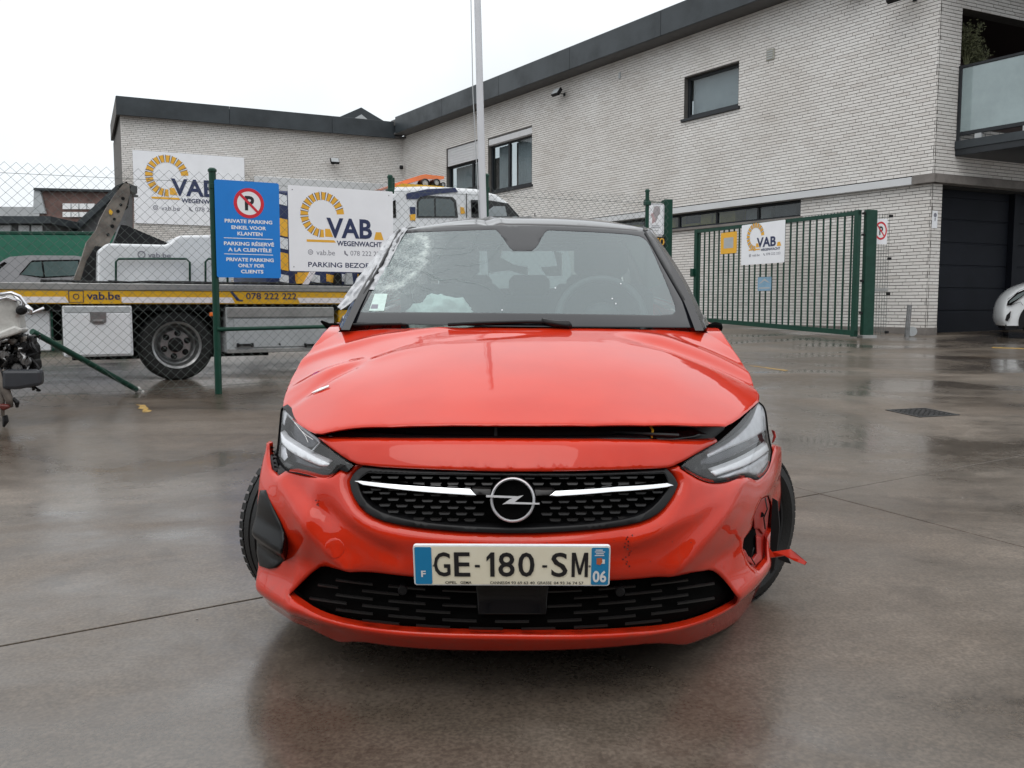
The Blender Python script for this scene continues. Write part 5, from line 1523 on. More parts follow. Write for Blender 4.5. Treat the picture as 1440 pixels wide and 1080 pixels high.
tp3 = lambda off=0.0: (lambda a, b: Vector((a, b, Hf(a, b) + off)))
gl3 = lambda off=0.0: (lambda a, b: Vector((a, Gf(a, b) + off, b)))
rf3 = lambda off=0.0: (lambda a, b: Vector((a, b, Rf(a, b) + off)))
CP = lambda a, d, z: Vector((a, d, z))
def cm(mb, name, mat, parent=None, **kw):
    return mb.build(name, mat, parent or car, local=True, **kw)

# ---- bumper
bump_out = [(497, 656), (488, 667), (477.5, 661), (464.5, 671.5), (454, 672.5), (436, 669.5), (418, 665.5), (402, 662), (390, 670.5), (380, 662), (376, 643), (377, 626), (373, 624), (370.5, 633), (364, 669), (361, 700), (359, 738), (361.5, 790), (362, 802), (366, 835), (377.8, 851.7), (395.8, 865), (433, 883.6), (472, 903), (480.5, 905.5), (505.6, 903.5), (550, 910), (628, 915.6), (720, 917), (831, 913.5), (898, 907.5), (930, 906), (961.7, 909), (970, 907), (997.8, 896), (1025.6, 882), (1059, 868), (1072.8, 853), (1081, 824), (1082, 771), (1090, 756), (1097, 716), (1100, 676.7), (1099.4, 629.4), (1091, 628), (1083.6, 651.7), (1076.7, 665.6), (1065.6, 676), (1054, 671.5), (1043, 671.5), (1018, 678.5), (1001.7, 679.5), (987.8, 675.5), (971, 666), (955, 657), (946, 660.5), (937.8, 660), (871, 662.2), (760, 664.8), (720, 665), (607, 662), (508, 657)]
# the grille mouth is cut as a notch that reaches the upper edge
g_low = [(508, 657.5), (496.7, 665.6), (490.6, 678), (494, 696), (507.8, 718), (530, 732), (566, 740.6), (607.8, 746), (663, 750), (730, 752), (815.6, 748), (871, 742), (910, 733.6), (932, 719.7), (949, 696), (954, 682), (949, 671), (937.8, 660.5)]
i0 = bump_out.index((937.8, 660))
notch = bump_out[:i0] + g_low[::-1]
low_hole = [(407, 836), (446, 799.5), (461, 798), (522, 806), (580.6, 813), (650, 817), (720, 819), (790, 818.5), (861.7, 818), (942, 810), (995, 803.5), (1007.5, 806), (1023, 821), (1036.7, 839), (1034, 849), (1020, 857), (981, 875), (942, 886), (873, 892), (750, 895), (628, 893), (544, 888), (489, 879), (447, 864)]
fog_r = [(1046, 772), (1049, 760), (1059, 747), (1064, 722), (1072, 704), (1083, 699), (1088, 712), (1087, 744), (1080, 758), (1079, 788), (1067, 803), (1054, 796)]
fog_l = [(366, 695), (371.7, 693), (380, 715.6), (394, 743), (399, 765.6), (396.7, 790.6), (381, 800), (366, 793)]
B2 = lambda pts, sm=1: smoothpoly(hitp(pts, 'front'), sm)
glow2 = B2(g_low); rnd_b = random.Random(8)
gseg = (np.array(glow2[:-1]), np.array(glow2[1:]))
fold_pts = [hitp([p_], 'front')[0] for p_ in ((1010, 806), (985, 770), (1046, 655), (1100, 640))]
def seg_sd(p, a, b):
    """signed distance to the infinite line a-b and position along it"""
    dx, dz = b[0] - a[0], b[1] - a[1]; L = math.hypot(dx, dz)
    t = ((p[0] - a[0]) * dx + (p[1] - a[1]) * dz) / L
    return ((p[0] - a[0]) * dz - (p[1] - a[1]) * dx) / L, t / L
def ss(x, a, b):
    t = min(1, max(0, (x - a) / (b - a))); return t * t * (3 - 2 * t)
lipL = B2([(362, 790), (395, 862), (480, 903), (720, 915), (961, 907), (1059, 866), (1081, 800)], 0)
def bump_def(p_, a, b, d_):
    y = 0.0
    ax = abs(a)
    # brow under the grille mouth: a sloping shelf about 2 cm wide that stands proud of the face below it
    dd = float(dist_to(np.array([(a, b)]), gseg)[0])
    if b < .70: y += (.018 * (1 - ss(dd, .0, .026)) + .010 * ss(dd, .028, .085) * (1 - ss(ax, .4, .6)) * ss(b, .36, .42)) * ss(.70 - b, 0, .04)
    # cheek blade: ridge running from the lamp corner down and inwards to the lower mouth
    e0, t0 = seg_sd((ax, b), (.40, .33), (.60, .50))
    y -= .024 * max(0, 1 - abs(e0) / .055) ** 1.25 * ss(t0, -.1, .25) * (1 - ss(t0, .9, 1.6))
    # hollow between blade and lip
    e1, t1 = seg_sd((ax, b), (.50, .33), (.72, .40))
    y += .016 * math.exp(-(e1 / .04) ** 2) * ss(t1, 0, .4)
    # lower lip pushed out at the corners
    y -= .020 * ss(ax, .35, .62) * math.exp(-((b - .215) / .035) ** 2)
    # dents from the crash, left cheek
    if a < -.3:
        e2, t2 = seg_sd((a, b), (-.66, .585), (-.40, .46)); y += .010 * math.exp(-(e2 / .02) ** 2)
        e3, t3 = seg_sd((a, b), (-.52, .62), (-.58, .40)); y -= .008 * math.exp(-(e3 / .025) ** 2)
        y += .006 * math.sin(a * 41 + b * 17) * math.sin(b * 38 + 1) * ss(-a, .38, .5) * ss(b, .42, .52)
    if a > .3:
        e2, t2 = seg_sd((a, b), (.46, .50), (.70, .57)); y -= .008 * math.exp(-(e2 / .018) ** 2)
        y += .003 * math.sin(a * 33 - b * 21) * ss(a, .4, .55) * ss(b, .42, .52)
    # torn corners curl outwards
    return Vector((p_.x, p_.y + y, p_.z))
bumper = panel('bumper', B2(notch, 1), fr3(), M['red'], [B2(low_hole), B2(fog_r)], step=.016, roll=(.012, .010), rim=(0, .035, 0), deform=bump_def)
# strip between the grille and the bonnet gap
head = [(446, 615.5), (463, 617), (560, 618.5), (720, 619), (880, 619), (1008, 618.5), (1009, 622), (985, 635), (960, 649.5), (945, 656.5), (937, 658.5), (871, 660.5), (760, 663.5), (720, 664), (607, 660.5), (512, 655.5), (497, 652), (474.6, 638)]
panel('front_strip', B2(head, 1), fr3(-.004), M['red'], step=.02, roll=(.010, .008), rim=(0, .03, 0))
# ---- grille
def mouth(name, pts, off, mat):
    return panel(name, B2(pts), fr3(off), mat, step=.03, roll=(.004, .0), rim=(0, 0, 0))
gback = mouth('grille_back', [(505, 655)] + g_low[1:-1] + [(940, 655), (720, 655)], .055, M['void'])
grx = [(516, 666), (503, 676), (506, 694), (518, 712), (540, 724), (572, 732), (612, 738), (665, 742), (730, 744), (812, 740), (866, 734), (902, 726), (922, 712), (938, 692), (942, 682), (935, 667), (871, 668), (720, 671), (607, 668)]
M['trimgrey'] = simple('dark_trim', (.013, .012, .012), .35, spec=.4, var=.1)
M['fogblack'] = simple('fog_trim_black', (.004, .004, .0045), .3, spec=.22, var=.15, vscale=20)
M['badge'] = simple('badge_silver', (.74, .74, .76), .3, metal=.45, var=.04)
trim = panel('grille_surround', B2(g_low), fr3(.006), M['black'], [B2(grx)], step=.02, roll=(.004, .003), rim=(0, .04, 0))
gi = np.array(hitp(grx, 'front'))
def inpoly(u, v, poly):
    return bool(inside(np.array([(u, v)], float), poly)[0])
for j in range(9):
    v0 = 671 + j * 8.6
    for i in range(-10, 11):
        u0 = 721 + i * 24 + (12 if j % 2 else 0)
        v = v0 - .00014 * (u0 - 720) ** 2 * (1 if j > 2 else .2)
        if not (inpoly(u0 - 9, v, grx) and inpoly(u0 + 9, v, grx) and inpoly(u0, v + 3, grx)): continue
        if abs(u0 - 721) < 46 and 680 < v < 742: continue
        q = [hit(u0 + du, v + dv, 'front', .020) for du, dv in ((-8, 0), (8, 0), (6, 2.6), (-6, 2.6))]
        r_ = [p_ + Vector((0, .006, .0)) for p_ in q]
        for k in (0, 1): r_[k].z += .0015
        for k in (2, 3): r_[k].z += .0
        mesh('grille_bar', q + r_, [(0, 3, 2, 1), (0, 1, 5, 4), (1, 2, 6, 5), (2, 3, 7, 6), (3, 0, 4, 7)], M['trimgrey'], gback, local=True)
for pts in ([(499, 676), (507.8, 675.8), (661, 687), (669.5, 695.8), (663, 696.2), (590, 691), (511, 681.5)],
            [(773, 696.5), (781, 690), (870, 684), (938, 679), (947, 682), (938, 684.5), (860, 691.5), (782, 697.5)]):
    panel('chrome_bar', hitp(pts, 'front', -.004), fr3(-.008), M['chrome'], step=.008, roll=(.0012, .0008), rim=(0, .03, 0))
for pts in ([(669, 696), (664, 687.5), (690, 688.5), (690, 697)], [(773, 697), (779, 689.5), (752, 689), (752, 697.5)]):
    panel('badge_wing', hitp(pts, 'front'), fr3(.0), M['trimgrey'], step=.02, roll=(.003, .002), rim=(0, .03, 0), parent=gback)
# badge
bc = hit(721, 703, 'front', -.012); tilt = Matrix.Rotation(R(-14), 3, 'X')
BP = lambda a, d, z: bc + tilt @ Vector((a, d, z))
cm(MB().lathe(bc + tilt @ Vector((0, .012, 0)), tilt @ Vector((0, 1, 0)), [(0, .001), (0, .060), (.012, .062), (.04, .062)], 40), 'badge_base', M['void'], smooth=True, autosm=30)
prof = [(-.007, .0512), (-.0105, .0540), (-.007, .0572), (.006, .0578), (.006, .0508)]
bdg = cm(MB().lathe(bc, tilt @ Vector((0, 1, 0)), prof, 64, True), 'badge_ring', M['badge'], smooth=True, autosm=50)
bolt = [(285, 448), (820, 466), (922, 446), (800, 538), (772, 562), (1192, 574), (1192, 602), (740, 596), (640, 594), (560, 604), (690, 515), (735, 497), (285, 486)]
kk = .112 / 62 / 12
cm(MB().prism(BP, [((x - 735) * kk, -(y - 528) * kk) for x, y in bolt], -.013, -.004), 'badge_bolt', M['badge'], bdg)
# ---- lower grille
lback = mouth('lower_grille_back', low_hole, .05, M['void'])
lin = [(418, 838), (449, 806), (522, 812), (600, 820), (720, 825), (860, 821), (995, 810), (1012, 822), (1026, 840), (1012, 853), (942, 879), (873, 885), (720, 888), (600, 885), (500, 874), (455, 858)]
for j in range(6):
    for i in range(-8, 9):
        u0 = 720 + i * 74 + (37 if j % 2 else 0); half = 26 if abs(u0 - 720) > 120 else 24
        f = lambda u: 832.5 + j * 10.4 - .00028 * (u - 720) ** 2 + (.00006 * (5 - j) * abs(u - 720) ** 1.0 * 0)
        if not (inpoly(u0 - half, f(u0 - half), lin) and inpoly(u0 + half, f(u0 + half), lin) and inpoly(u0, f(u0) + 2, lin)): 
            half = 14
            if not (inpoly(u0 - half, f(u0 - half), lin) and inpoly(u0 + half, f(u0 + half), lin)): continue
        if abs(u0 - 720) < 60 and f(u0) < 868: continue
        V_, Fc = [], []
        for k in range(5):
            u = u0 - half + half * 2 * k / 4
            a_ = hit(u, f(u), 'front', .016); b_ = hit(u, f(u) + 2.0, 'front', .018)
            V_ += [a_ + Vector((0, .008, .001)), a_, b_, b_ + Vector((0, .008, -.001))]
        for k in range(4):
            for m in range(3): Fc.append((k * 4 + m, k * 4 + m + 1, k * 4 + 5 + m, k * 4 + 4 + m))
        mesh('grille_bar', V_, [f_[::-1] for f_ in Fc], M['trimgrey'], lback, local=True)
panel('radar_cover', hitp([(668, 822), (772, 822), (768, 867), (672, 867)], 'front'), fr3(.012), M['blackgloss'], step=.03, roll=(.004, .004), rim=(0, .03, 0))
for u, v in ((566, 831), (872, 833)):
    c = hit(u, v, 'front', .012)
    cm(MB().lathe(c, (0, 1, 0), [(0, .001), (0, .011), (.003, .013), (.04, .013)], 20), 'parking_sensor', M['black'], lback, smooth=True, autosm=30)
for u, v in ((471, 770),):
    c = hit(u, v, 'front', -.002)
    disc_ = panel('tow_cover_seam', [(c.x + .028 * math.cos(t / 12 * 6.283), c.z + .026 * math.sin(t / 12 * 6.283)) for t in range(12)], lambda a, b: bump_def(Vector((a, Ff(a, b) - .0012, b)), a, b, 1), M['red'], step=.02, roll=(.002, .0015), rim=(0, .003, 0))
# ---- number plate
pc = [hit(u, v, 'front', -.034) for u, v in ((583, 766.5), (861, 767.5), (861.5, 824), (583, 821.5))]
pl = sum(pc, Vector()) / 4
wp_, hp_ = (pc[1] - pc[0]).length, .5 * ((pc[0] - pc[3]).length + (pc[1] - pc[2]).length)
px_ = (pc[1] - pc[0]).normalized(); pz_ = ((pc[0] - pc[3]) + (pc[1] - pc[2])).normalized(); pn_ = px_.cross(pz_)   # away from the viewer is -pn
PLP = lambda a, d, z: pc[3] + px_ * a + pz_ * z - pn_ * d
M['platecream'] = simple('plate_cream', (.92, .87, .70), .4, var=.08, vscale=7, dirt=(.86, .79, .60))
M['plateblue'] = simple('plate_blue', (.01, .24, .50), .35, var=.04)
rp = lambda x0, x1, z0, z1, rad: [(a + x0, z + z0) for a, z in rounded(x1 - x0, z1 - z0, rad)]
plo = cm(MB().prism(PLP, rp(0, wp_, 0, hp_, .008), -.004, .006), 'number_plate', M['signwhite'])
cm(MB().prism(PLP, rp(.003, wp_ - .003, .003, hp_ - .003, .006), -.005, -.0045), 'plate_field', M['platecream'], plo)
cm(MB().prism(PLP, rp(.004, .047, .004, hp_ - .004, .004), -.006, -.0055), 'blue_band', M['plateblue'], plo)
cm(MB().prism(PLP, rp(wp_ - .048, wp_ - .004, .004, hp_ - .004, .004), -.006, -.0055), 'blue_band', M['plateblue'], plo)
mb = MB(); X = lambda z: (z - 62) / (1352 - 62) * wp_
for ch, a, b in (('G', 197, 305), ('E', 330, 435), ('1', 543, 595), ('8', 620, 727), ('0', 750, 857), ('S', 967, 1073), ('M', 1100, 1207)):
    z0_, z1_ = hp_ * .235, hp_ * .845; q = MB()
    if ch in '1M':
        sh = [(.45, 0), (1, 0), (1, 1), (.55, 1), (0, .80), (0, .62), (.45, .78)] if ch == '1' else [(0, 0), (.2, 0), (.2, .70), (.42, .1), (.58, .1), (.8, .70), (.8, 0), (1, 0), (1, 1), (.76, 1), (.5, .34), (.24, 1), (0, 1)]
        quad(q, PLP, [(X(a) + (X(b) - X(a)) * x, z0_ + (z1_ - z0_) * y) for x, y in sh], -.007)
    else: put_text(q, PLP, ch, X(a), X(b), z0_, z1_, -.007, .012)
    cm(q, 'plate_letter', M['black_print'], plo)
for a, b in ((466, 499), (908, 940)):
    quad(mb, PLP, [(X(a), hp_ * .47), (X(b), hp_ * .47), (X(b), hp_ * .53), (X(a), hp_ * .53)], -.007)
small_ = MB()
for a, b, t_ in ((268, 345, 'OPEL'), (368, 442, 'GEMA'), (565, 660, 'CANNES'), (664, 858, '04 93 69 63 40'), (875, 970, 'GRASSE'), (985, 1180, '04 93 36 74 57')):
    q = MB(); put_text(q, PLP, t_, X(a), X(b), hp_ * .045, hp_ * .115, -.0065, .01); cm(q, 'small_lettering', M['black_print'], plo)
cm(mb, 'plate_dashes', M['black_print'], plo)
mb = MB(); put_text(mb, PLP, 'F', .019, .031, hp_ * .22, hp_ * .38, -.007, .03); cm(mb, 'country_letter', M['white'], plo); mb = MB()
put_text(mb, PLP, '06', wp_ - .044, wp_ - .009, hp_ * .10, hp_ * .40, -.007, .03)
for k, (a0, a1) in enumerate(((.012, .030), (.010, .036), (.013, .033), (.010, .034))):
    z = hp_ * (.90 - k * .045); quad(mb, PLP, [(wp_ - .048 + a0 - .002, z), (wp_ - .048 + a1 - .002, z), (wp_ - .048 + a1 - .002, z + .0025), (wp_ - .048 + a0 - .002, z + .0025)], -.007)
quad(mb, PLP, [(wp_ - .026, hp_ * .57), (wp_ - .014, hp_ * .57), (wp_ - .014, hp_ * .68), (wp_ - .026, hp_ * .68)], -.0068)
cm(mb, 'plate_lettering', M['white'], plo)
mb = MB(); quad(mb, PLP, [(wp_ - .035, hp_ * .56), (wp_ - .025, hp_ * .54), (wp_ - .020, hp_ * .62), (wp_ - .022, hp_ * .72), (wp_ - .035, hp_ * .71)], -.0072)
cm(mb, 'plate_crest', simple('crest_orange', (.55, .13, .05), .5), plo)
for a in (.052, wp_ - .052): cm(MB().lathe(PLP(a, -.006, hp_ * .5), -px_.cross(pz_) * -1, [(0, 0), (0, .003), (-.002, .003), (-.0025, 0)], 8), 'screw', M['steel'], plo)

# ---- bonnet
hf = [(396.5, 566), (400, 575), (412, 587), (430, 599), (446, 606.5), (470, 603), (495, 600.5), (570, 598.5), (720, 597.5), (870, 598.5), (1015, 600.5), (1035, 590.5), (1055, 574), (1071, 560)]
hfp = hitp(hf, 'top')
print('BONNET front', [(round(a, 3), round(b, 3)) for a, b in hfp])
side_r = [(.772, .72), (.775, .82), (.762, .93), (.735, 1.03)]
rear = [(.70, 1.09), (.5, 1.04), (.25, .995), (0, .98), (-.25, .995), (-.5, 1.04), (-.70, 1.09)]
side_l = [(-a, b) for a, b in side_r[::-1]]
hood_poly = smoothpoly(hfp + side_r + rear + side_l, 1, 50)
def hood_def(p_, a, b, d_):
    z = 0
    for s_ in (-1, 1):                                   # the two styling lines
        c = .47 + (b - .5) * .10
        z += .0022 * math.exp(-((a * s_ - c) / .05) ** 2) * ss(b, .35, .6)
    # crash dents: left front corner crease and ripples
    e, t = seg_sd((a, b), (-.66, .50), (-.50, .68)); z -= .011 * math.exp(-(e / .03) ** 2) * math.exp(-((t - .5) / .7) ** 2)
    e, t = seg_sd((a, b), (-.70, .62), (-.42, .70)); z += .008 * math.exp(-(e / .04) ** 2) * math.exp(-((t - .5) / .6) ** 2)
    z += .006 * math.sin(a * 17 + b * 9) * ss(-a, .3, .6) * (1 - ss(b, .7, .95))
    # buckle across the rear right corner
    e, t = seg_sd((a, b), (.30, .985), (.78, .78)); z += (.010 * math.exp(-(e / .045) ** 2) - .007 * math.exp(-((e - .07) / .035) ** 2)) * ss(t, .05, .4)
    e, t = seg_sd((a, b), (-.2, .985), (-.62, .90)); z += .007 * math.exp(-(e / .03) ** 2) * ss(t, 0, .3)
    e, t = seg_sd((a, b), (-.18, .80), (.04, .86)); z -= .004 * math.exp(-(e / .03) ** 2) * math.exp(-((t - .5) / .6) ** 2)
    return Vector((p_.x, p_.y, p_.z + z))
hood = panel('bonnet', hood_poly, tp3(), M['red'], step=.02, roll=(.006, .004), rim=(0, .012, -.005), rolldir=(0, 0, -1), deform=hood_def)
# scratch of white on the left corner
q = [hit(u, v, 'top', .002) for u, v in ((438, 551), (450, 547.5), (463, 544.5), (462, 546.5), (450, 550.5), (439, 552.5))]
q = [hood_def(p_, p_.x, p_.y, 1) + Vector((0, 0, .003)) for p_ in q]
mesh('paint_scrape', q, [tuple(range(6))], M['white'], hood, local=True)
for u, v, w in ((998, 487, 3), (990 - 60, 558, 2)):
    pass
# engine bay seen through the gap
mb = MB().box(CP, -.42, .42, .30, .9, .2, .70).box(CP, -.60, .60, .50, .9, .2, .70)
eb_ = cm(mb, 'engine_bay', M['chassis'])
panel('slam_panel', [(-.62, .60), (.62, .60), (.62, .735), (-.62, .735)], fr3(.06), M['black'], step=.04, roll=(.004, 0), rim=(0, .2, 0))
panel('slam_cover', [(-.55, .690), (.55, .690), (.50, .712), (-.50, .712)], fr3(.035), M['blackgloss'], step=.03, roll=(.004, .002), rim=(0, .05, 0))
cm(MB().tube([(-.05, .17, .70), (-.05, .18, .735), (.0, .19, .74)], .006, 6).tube([(-.3, .20, .715), (.1, .22, .72), (.45, .2, .71)], .005, 6), 'bonnet_cable', M['black'], eb_)
cm(MB().tube([(.375, .21, .69), (.38, .21, .722), (.375, .22, .73)], .0035, 6), 'dipstick', M['yellow'], eb_)

# ---- head lamps
lampL = [(396.4, 572.5), (401, 576.5), (412.6, 589), (431, 603.5), (446, 615), (463, 629), (475, 638.5), (486, 646), (497, 654.5), (488, 664), (477, 660), (464, 672.5), (454, 673), (436, 670), (418, 666), (402, 663), (392, 652), (388, 640), (390, 625), (391.5, 609), (393, 592), (394, 579)]
lampR = [(1068, 565), (1075, 571), (1078.5, 582), (1081, 610), (1086.5, 635), (1084, 652), (1077, 666), (1066, 675.5), (1054, 671.5), (1043, 671.5), (1018, 678.5), (1001, 679.5), (987, 675.5), (971, 666.5), (957, 657.5), (963, 649), (985, 634.5), (1010, 621), (1024, 609), (1038, 596), (1054, 578)]
def lamp(name, cover, parts, dark):
    r_ = panel(name, B2(cover, 1), fr3(.06), M['lampdark'], step=.025, roll=(.004, 0), rim=(0, -.06, 0))
    for nme, pts, off, mat in parts:
        panel(nme, B2(pts, 1), fr3(off), M[mat], step=.015, roll=(.006, .006), rim=(0, .04, 0), parent=r_)
    panel('lens', B2(cover, 1), fr3(.004), M['lampglass'], step=.025, roll=(.01, .008), rim=(0, 0, 0), parent=r_)
    return r_
lL = lamp('headlight', lampL, [
    ('reflector_rim', [(396, 574), (402, 578), (413, 591), (431, 606), (446, 617), (448, 624), (440, 634), (434, 637), (446, 624), (430, 611), (412, 597), (402, 586), (399, 592), (397, 600), (394.5, 597)], .014, 'lampsilver'),
    ('reflector', [(402, 590), (412, 599), (430, 613), (444, 626), (434, 636), (420, 634), (408, 624), (401, 612)], .05, 'lampbody'),
    ('light_guide', [(392.5, 609), (395, 611), (399, 618), (408, 624), (421, 632), (440, 643), (454, 650), (462, 653.5), (459, 657), (451, 657.5), (436, 652), (420, 644.5), (407, 637), (398, 629), (394, 624)], .008, 'lampwhite'),
    ('lower_reflector', [(393, 628), (399, 632), (402, 645), (397, 650), (392, 644)], .014, 'lampsilver'),
    ('lower_bezel', [(400, 636), (418, 647), (436, 656), (452, 662), (462, 661), (458, 667), (440, 666), (420, 661), (404, 654)], .045, 'lampbody')], 0)
lR = lamp('headlight', lampR, [
    ('upper_sweep', [(1068, 567), (1075, 573), (1078, 584), (1079, 606), (1070, 612), (1050, 622), (1024, 633), (997, 645), (996, 641), (1020, 628), (1040, 614), (1054, 600), (1062, 586)], .012, 'lampsilver'),
    ('reflector', [(990, 648), (1024, 636), (1052, 624), (1078, 612), (1080, 622), (1060, 634), (1036, 648), (1004, 660), (990, 660)], .055, 'lampbody'),
    ('light_guide', [(1000, 665), (1020, 658), (1042, 649), (1062, 638), (1080, 625), (1083, 634), (1068, 646), (1048, 657), (1024, 665), (1007, 671)], .008, 'lampwhite'),
    ('lower_bezel', [(1010, 674), (1030, 667), (1052, 658), (1072, 646), (1083, 638), (1082, 650), (1074, 663), (1065, 671), (1054, 667), (1040, 669), (1020, 675)], .014, 'lampsilver')], 0)
for pts in ([hit(u, v, 'front', -.004) for u, v in ((414, 594), (424, 606), (430, 614), (433, 622))], [hit(u, v, 'front', -.004) for u, v in ((424, 606), (431, 612), (440, 618))]):
    cm(MB().tube(pts, .0009, 5), 'lens_crack', M['white'], lL)
# ---- left fog trim (black, hanging) and right torn opening
fl = [(364, 691), (372.5, 690), (382, 714), (396, 742), (402, 765.6), (399, 792), (382, 803), (363, 797), (358, 772), (357.5, 742), (360, 715)]
def fogdef(p_, a, b, d_):
    e, t = seg_sd((a, b), *[hitp([q_], 'front')[0] for q_ in ((362, 742), (398, 765))])
    k = math.exp(-((e - .0) / .03) ** 2)
    return Vector((p_.x, p_.y - .03 * k + .02 * ss(e, .03, .08), p_.z))
fe = [hitp([q_], 'front')[0] for q_ in ((360, 742), (398, 768))]
def fogdef(p_, a, b, d_):
    e, t = seg_sd((a, b), fe[0], fe[1])
    return Vector((p_.x, p_.y - .035 * max(0, 1 - abs(e) / .05) + .014 * math.exp(-((e - .05) / .02) ** 2), p_.z))
panel('fog_lamp_trim', smoothpoly(hitp(fl, 'front', -.015), 1), fr3(-.013), M['fogblack'], step=.012, roll=(.008, .008), rim=(0, .05, 0), deform=fogdef)
panel('fog_lamp_recess', hitp([(1036, 780), (1042, 740), (1058, 700), (1078, 692), (1088, 700), (1087, 750), (1082, 800), (1060, 812)], 'front'), fr3(.045), M['redraw'], step=.02, roll=(.004, 0), rim=(0, 0, 0))
panel('fog_lamp_void', hitp([(1045, 778), (1047, 758), (1054, 748), (1066, 747), (1069, 762), (1067, 786), (1058, 792)], 'front'), fr3(.040), M['void'], step=.02, roll=(.004, 0), rim=(0, 0, 0))
panel('torn_bracket', hitp([(1062, 722), (1070, 706), (1083, 702), (1086, 715), (1083, 742), (1077, 756), (1071, 748), (1064, 748)], 'front'), fr3(.03), M['redraw'], step=.012, roll=(.004, .004), rim=(0, .03, 0))
panel('torn_bracket', hitp([(1066, 758), (1073, 760), (1074, 790), (1064, 799), (1052, 792), (1047, 778), (1051, 778), (1056, 788), (1062, 790), (1067, 782)], 'front'), fr3(.022), M['redraw'], step=.01, roll=(.003, .003), rim=(0, .02, 0))
c = hit(1071, 724, 'front', .026); cm(MB().lathe(c, (0, 1, 0), [(0, 0), (0, .008), (.01, .008)], 12), 'bolt_hole', M['lampdark'])
# shard of bumper skin
def shard(pts, y0, th, mat, name):
    P3 = []
    for (u, v, y) in pts:
        d = CR @ ray(u, v); t = (y - CE.y) / d.y; P3.append(CE + d * t)
    n = len(P3); b_ = [p_ + Vector((.004, th, -.004)) for p_ in P3]
    return mesh(name, P3 + b_, [tuple(range(n)), tuple(range(2 * n - 1, n - 1, -1))] + [(i, n + i, n + (i + 1) % n, (i + 1) % n) for i in range(n)], mat, car, local=True)
shard([(1081, 770, .46), (1086, 776, .46), (1104, 774, .46), (1112, 772, .44), (1120, 778, .42), (1134, 790, .40), (1131, 794, .40), (1116, 788, .42), (1102, 781, .44), (1090, 783, .46), (1082, 784, .46)], .45, .006, M['red'], 'torn_strip')
shard([(1084.5, 604, .62), (1089, 606, .60), (1090.5, 613, .60), (1088, 619, .60), (1085.5, 622, .62), (1087.5, 613, .62)], .6, .006, M['redraw'], 'fender_edge')
# paint chips on the bumper
mb = MB(); rn = random.Random(2)
def chip(u, v, w, h):
    q = []
    for k in range(6):
        t = k / 6 * 6.283; p_ = hit(u + math.cos(t) * w * rn.uniform(.5, 1), v + math.sin(t) * h * rn.uniform(.5, 1), 'front', 0)
        p_ = bump_def(p_, p_.x, p_.z, 1); p_.y -= .0012; q.append(p_)
    mb.add(q, [tuple(range(6))])
for k in range(16): chip(884 + rn.gauss(0, 2.2) - (k * .1), 752 + k * 3.0, 1.3, 1.6)
for k in range(5): chip(446 + rn.gauss(0, 2), 708 + rn.gauss(0, 3), 1.2, 1.2)
for k in range(8): chip(rn.uniform(430, 1000), rn.choice([rn.uniform(757, 764), rn.uniform(775, 800)]), .8, .8)
cm(mb, 'paint_chips', M['black_print'], bumper, kind='stuff')

# ---- side panels, both sides
zt_f = interp([(.45, .735), (.59, .76), (.80, .80), (.95, .878), (1.05, .93), (1.3, .955), (2.4, .975), (3.4, 1.0), (3.9, 1.0)])
xe_f = interp([(.45, .72), (.59, .757), (.80, .775), (.95, .755), (1.05, .735), (1.3, .745), (2.4, .755), (3.4, .72), (3.9, .62)])
ws_f = interp([(.30, .76), (.60, .775), (.8, .80), (1.0, .845), (1.25, .872), (2.0, .885), (3.2, .875), (3.7, .80), (3.95, .68)])
def Sf(y, z):
    zt_, xe, w = zt_f(y), xe_f(y), ws_f(y)
    low = .05 * max(0, (.5 - z) / .3) ** 1.5
    k = ss(z, zt_ - .22, zt_ + .03)
    return (w - low) * (1 - k) + xe * k
def side_poly():
    top = [(y, zt_f(y) - .004) for y in np.linspace(.66, 3.88, 40)]
    back = [(3.93, .9), (3.95, .5), (3.92, .3)]
    bot = []
    for t in range(0, 181, 9): bot.append((3.40 + math.cos(R(t)) * .355, .30 + math.sin(R(t)) * .355))
    bot += [(3.0, .22), (1.26, .22)]
    for t in range(0, 150, 9): bot.append((.87 + math.cos(R(t)) * .355, .32 + math.sin(R(t)) * .355))
    bot = [q for q in bot if not (q[0] < .66)]
    bot += [(.66, .62)]
    return top + back + [(3.8, .26)] + bot
for s_ in (-1, 1):
    sp_ = panel('side_panel', side_poly(), lambda a, b: Vector((s_ * Sf(a, b), a, b)), M['red'], step=.05, roll=(.008, .006), rim=(-s_ * .05, 0, 0), rolldir=(-s_, 0, 0))
    # door seams and handle
    for pts in ([(1.33, .26), (1.30, .6), (1.32, .95)], [(2.42, .25), (2.45, .6), (2.42, .97)], [(3.1, .5), (3.28, .75), (3.2, .98)]):
        q = [Vector((s_ * (Sf(a, b) + .0005), a, b)) for a, b in resample(pts, .05, False) + [pts[-1]]]
        cm(MB().tube(q, .003, 5), 'door_seam', M['black'], sp_)
    for y in (2.22, 3.02):
        q = [Vector((s_ * (Sf(a, .84) + o_), a, .84)) for a, o_ in ((y, 0), (y + .02, .03), (y + .16, .03), (y + .18, 0))]
        cm(MB().tube(q, .012, 8), 'door_handle', M['red'], sp_, smooth=True)
    # wheel arch liner
    for yc in (.87, 3.40):
        V_, n = [], 16
        for k in range(n + 1):
            t = R(-10 + 125 * k / n); V_ += [Vector((s_ * .50, yc + math.cos(t) * .37, .31 + math.sin(t) * .37)), Vector((s_ * .80, yc + math.cos(t) * .36, .31 + math.sin(t) * .36))]
        mesh('arch_liner', V_, [(2 * i, 2 * i + 1, 2 * i + 3, 2 * i + 2) for i in range(n)], M['chassis'], car, local=True, smooth=True)
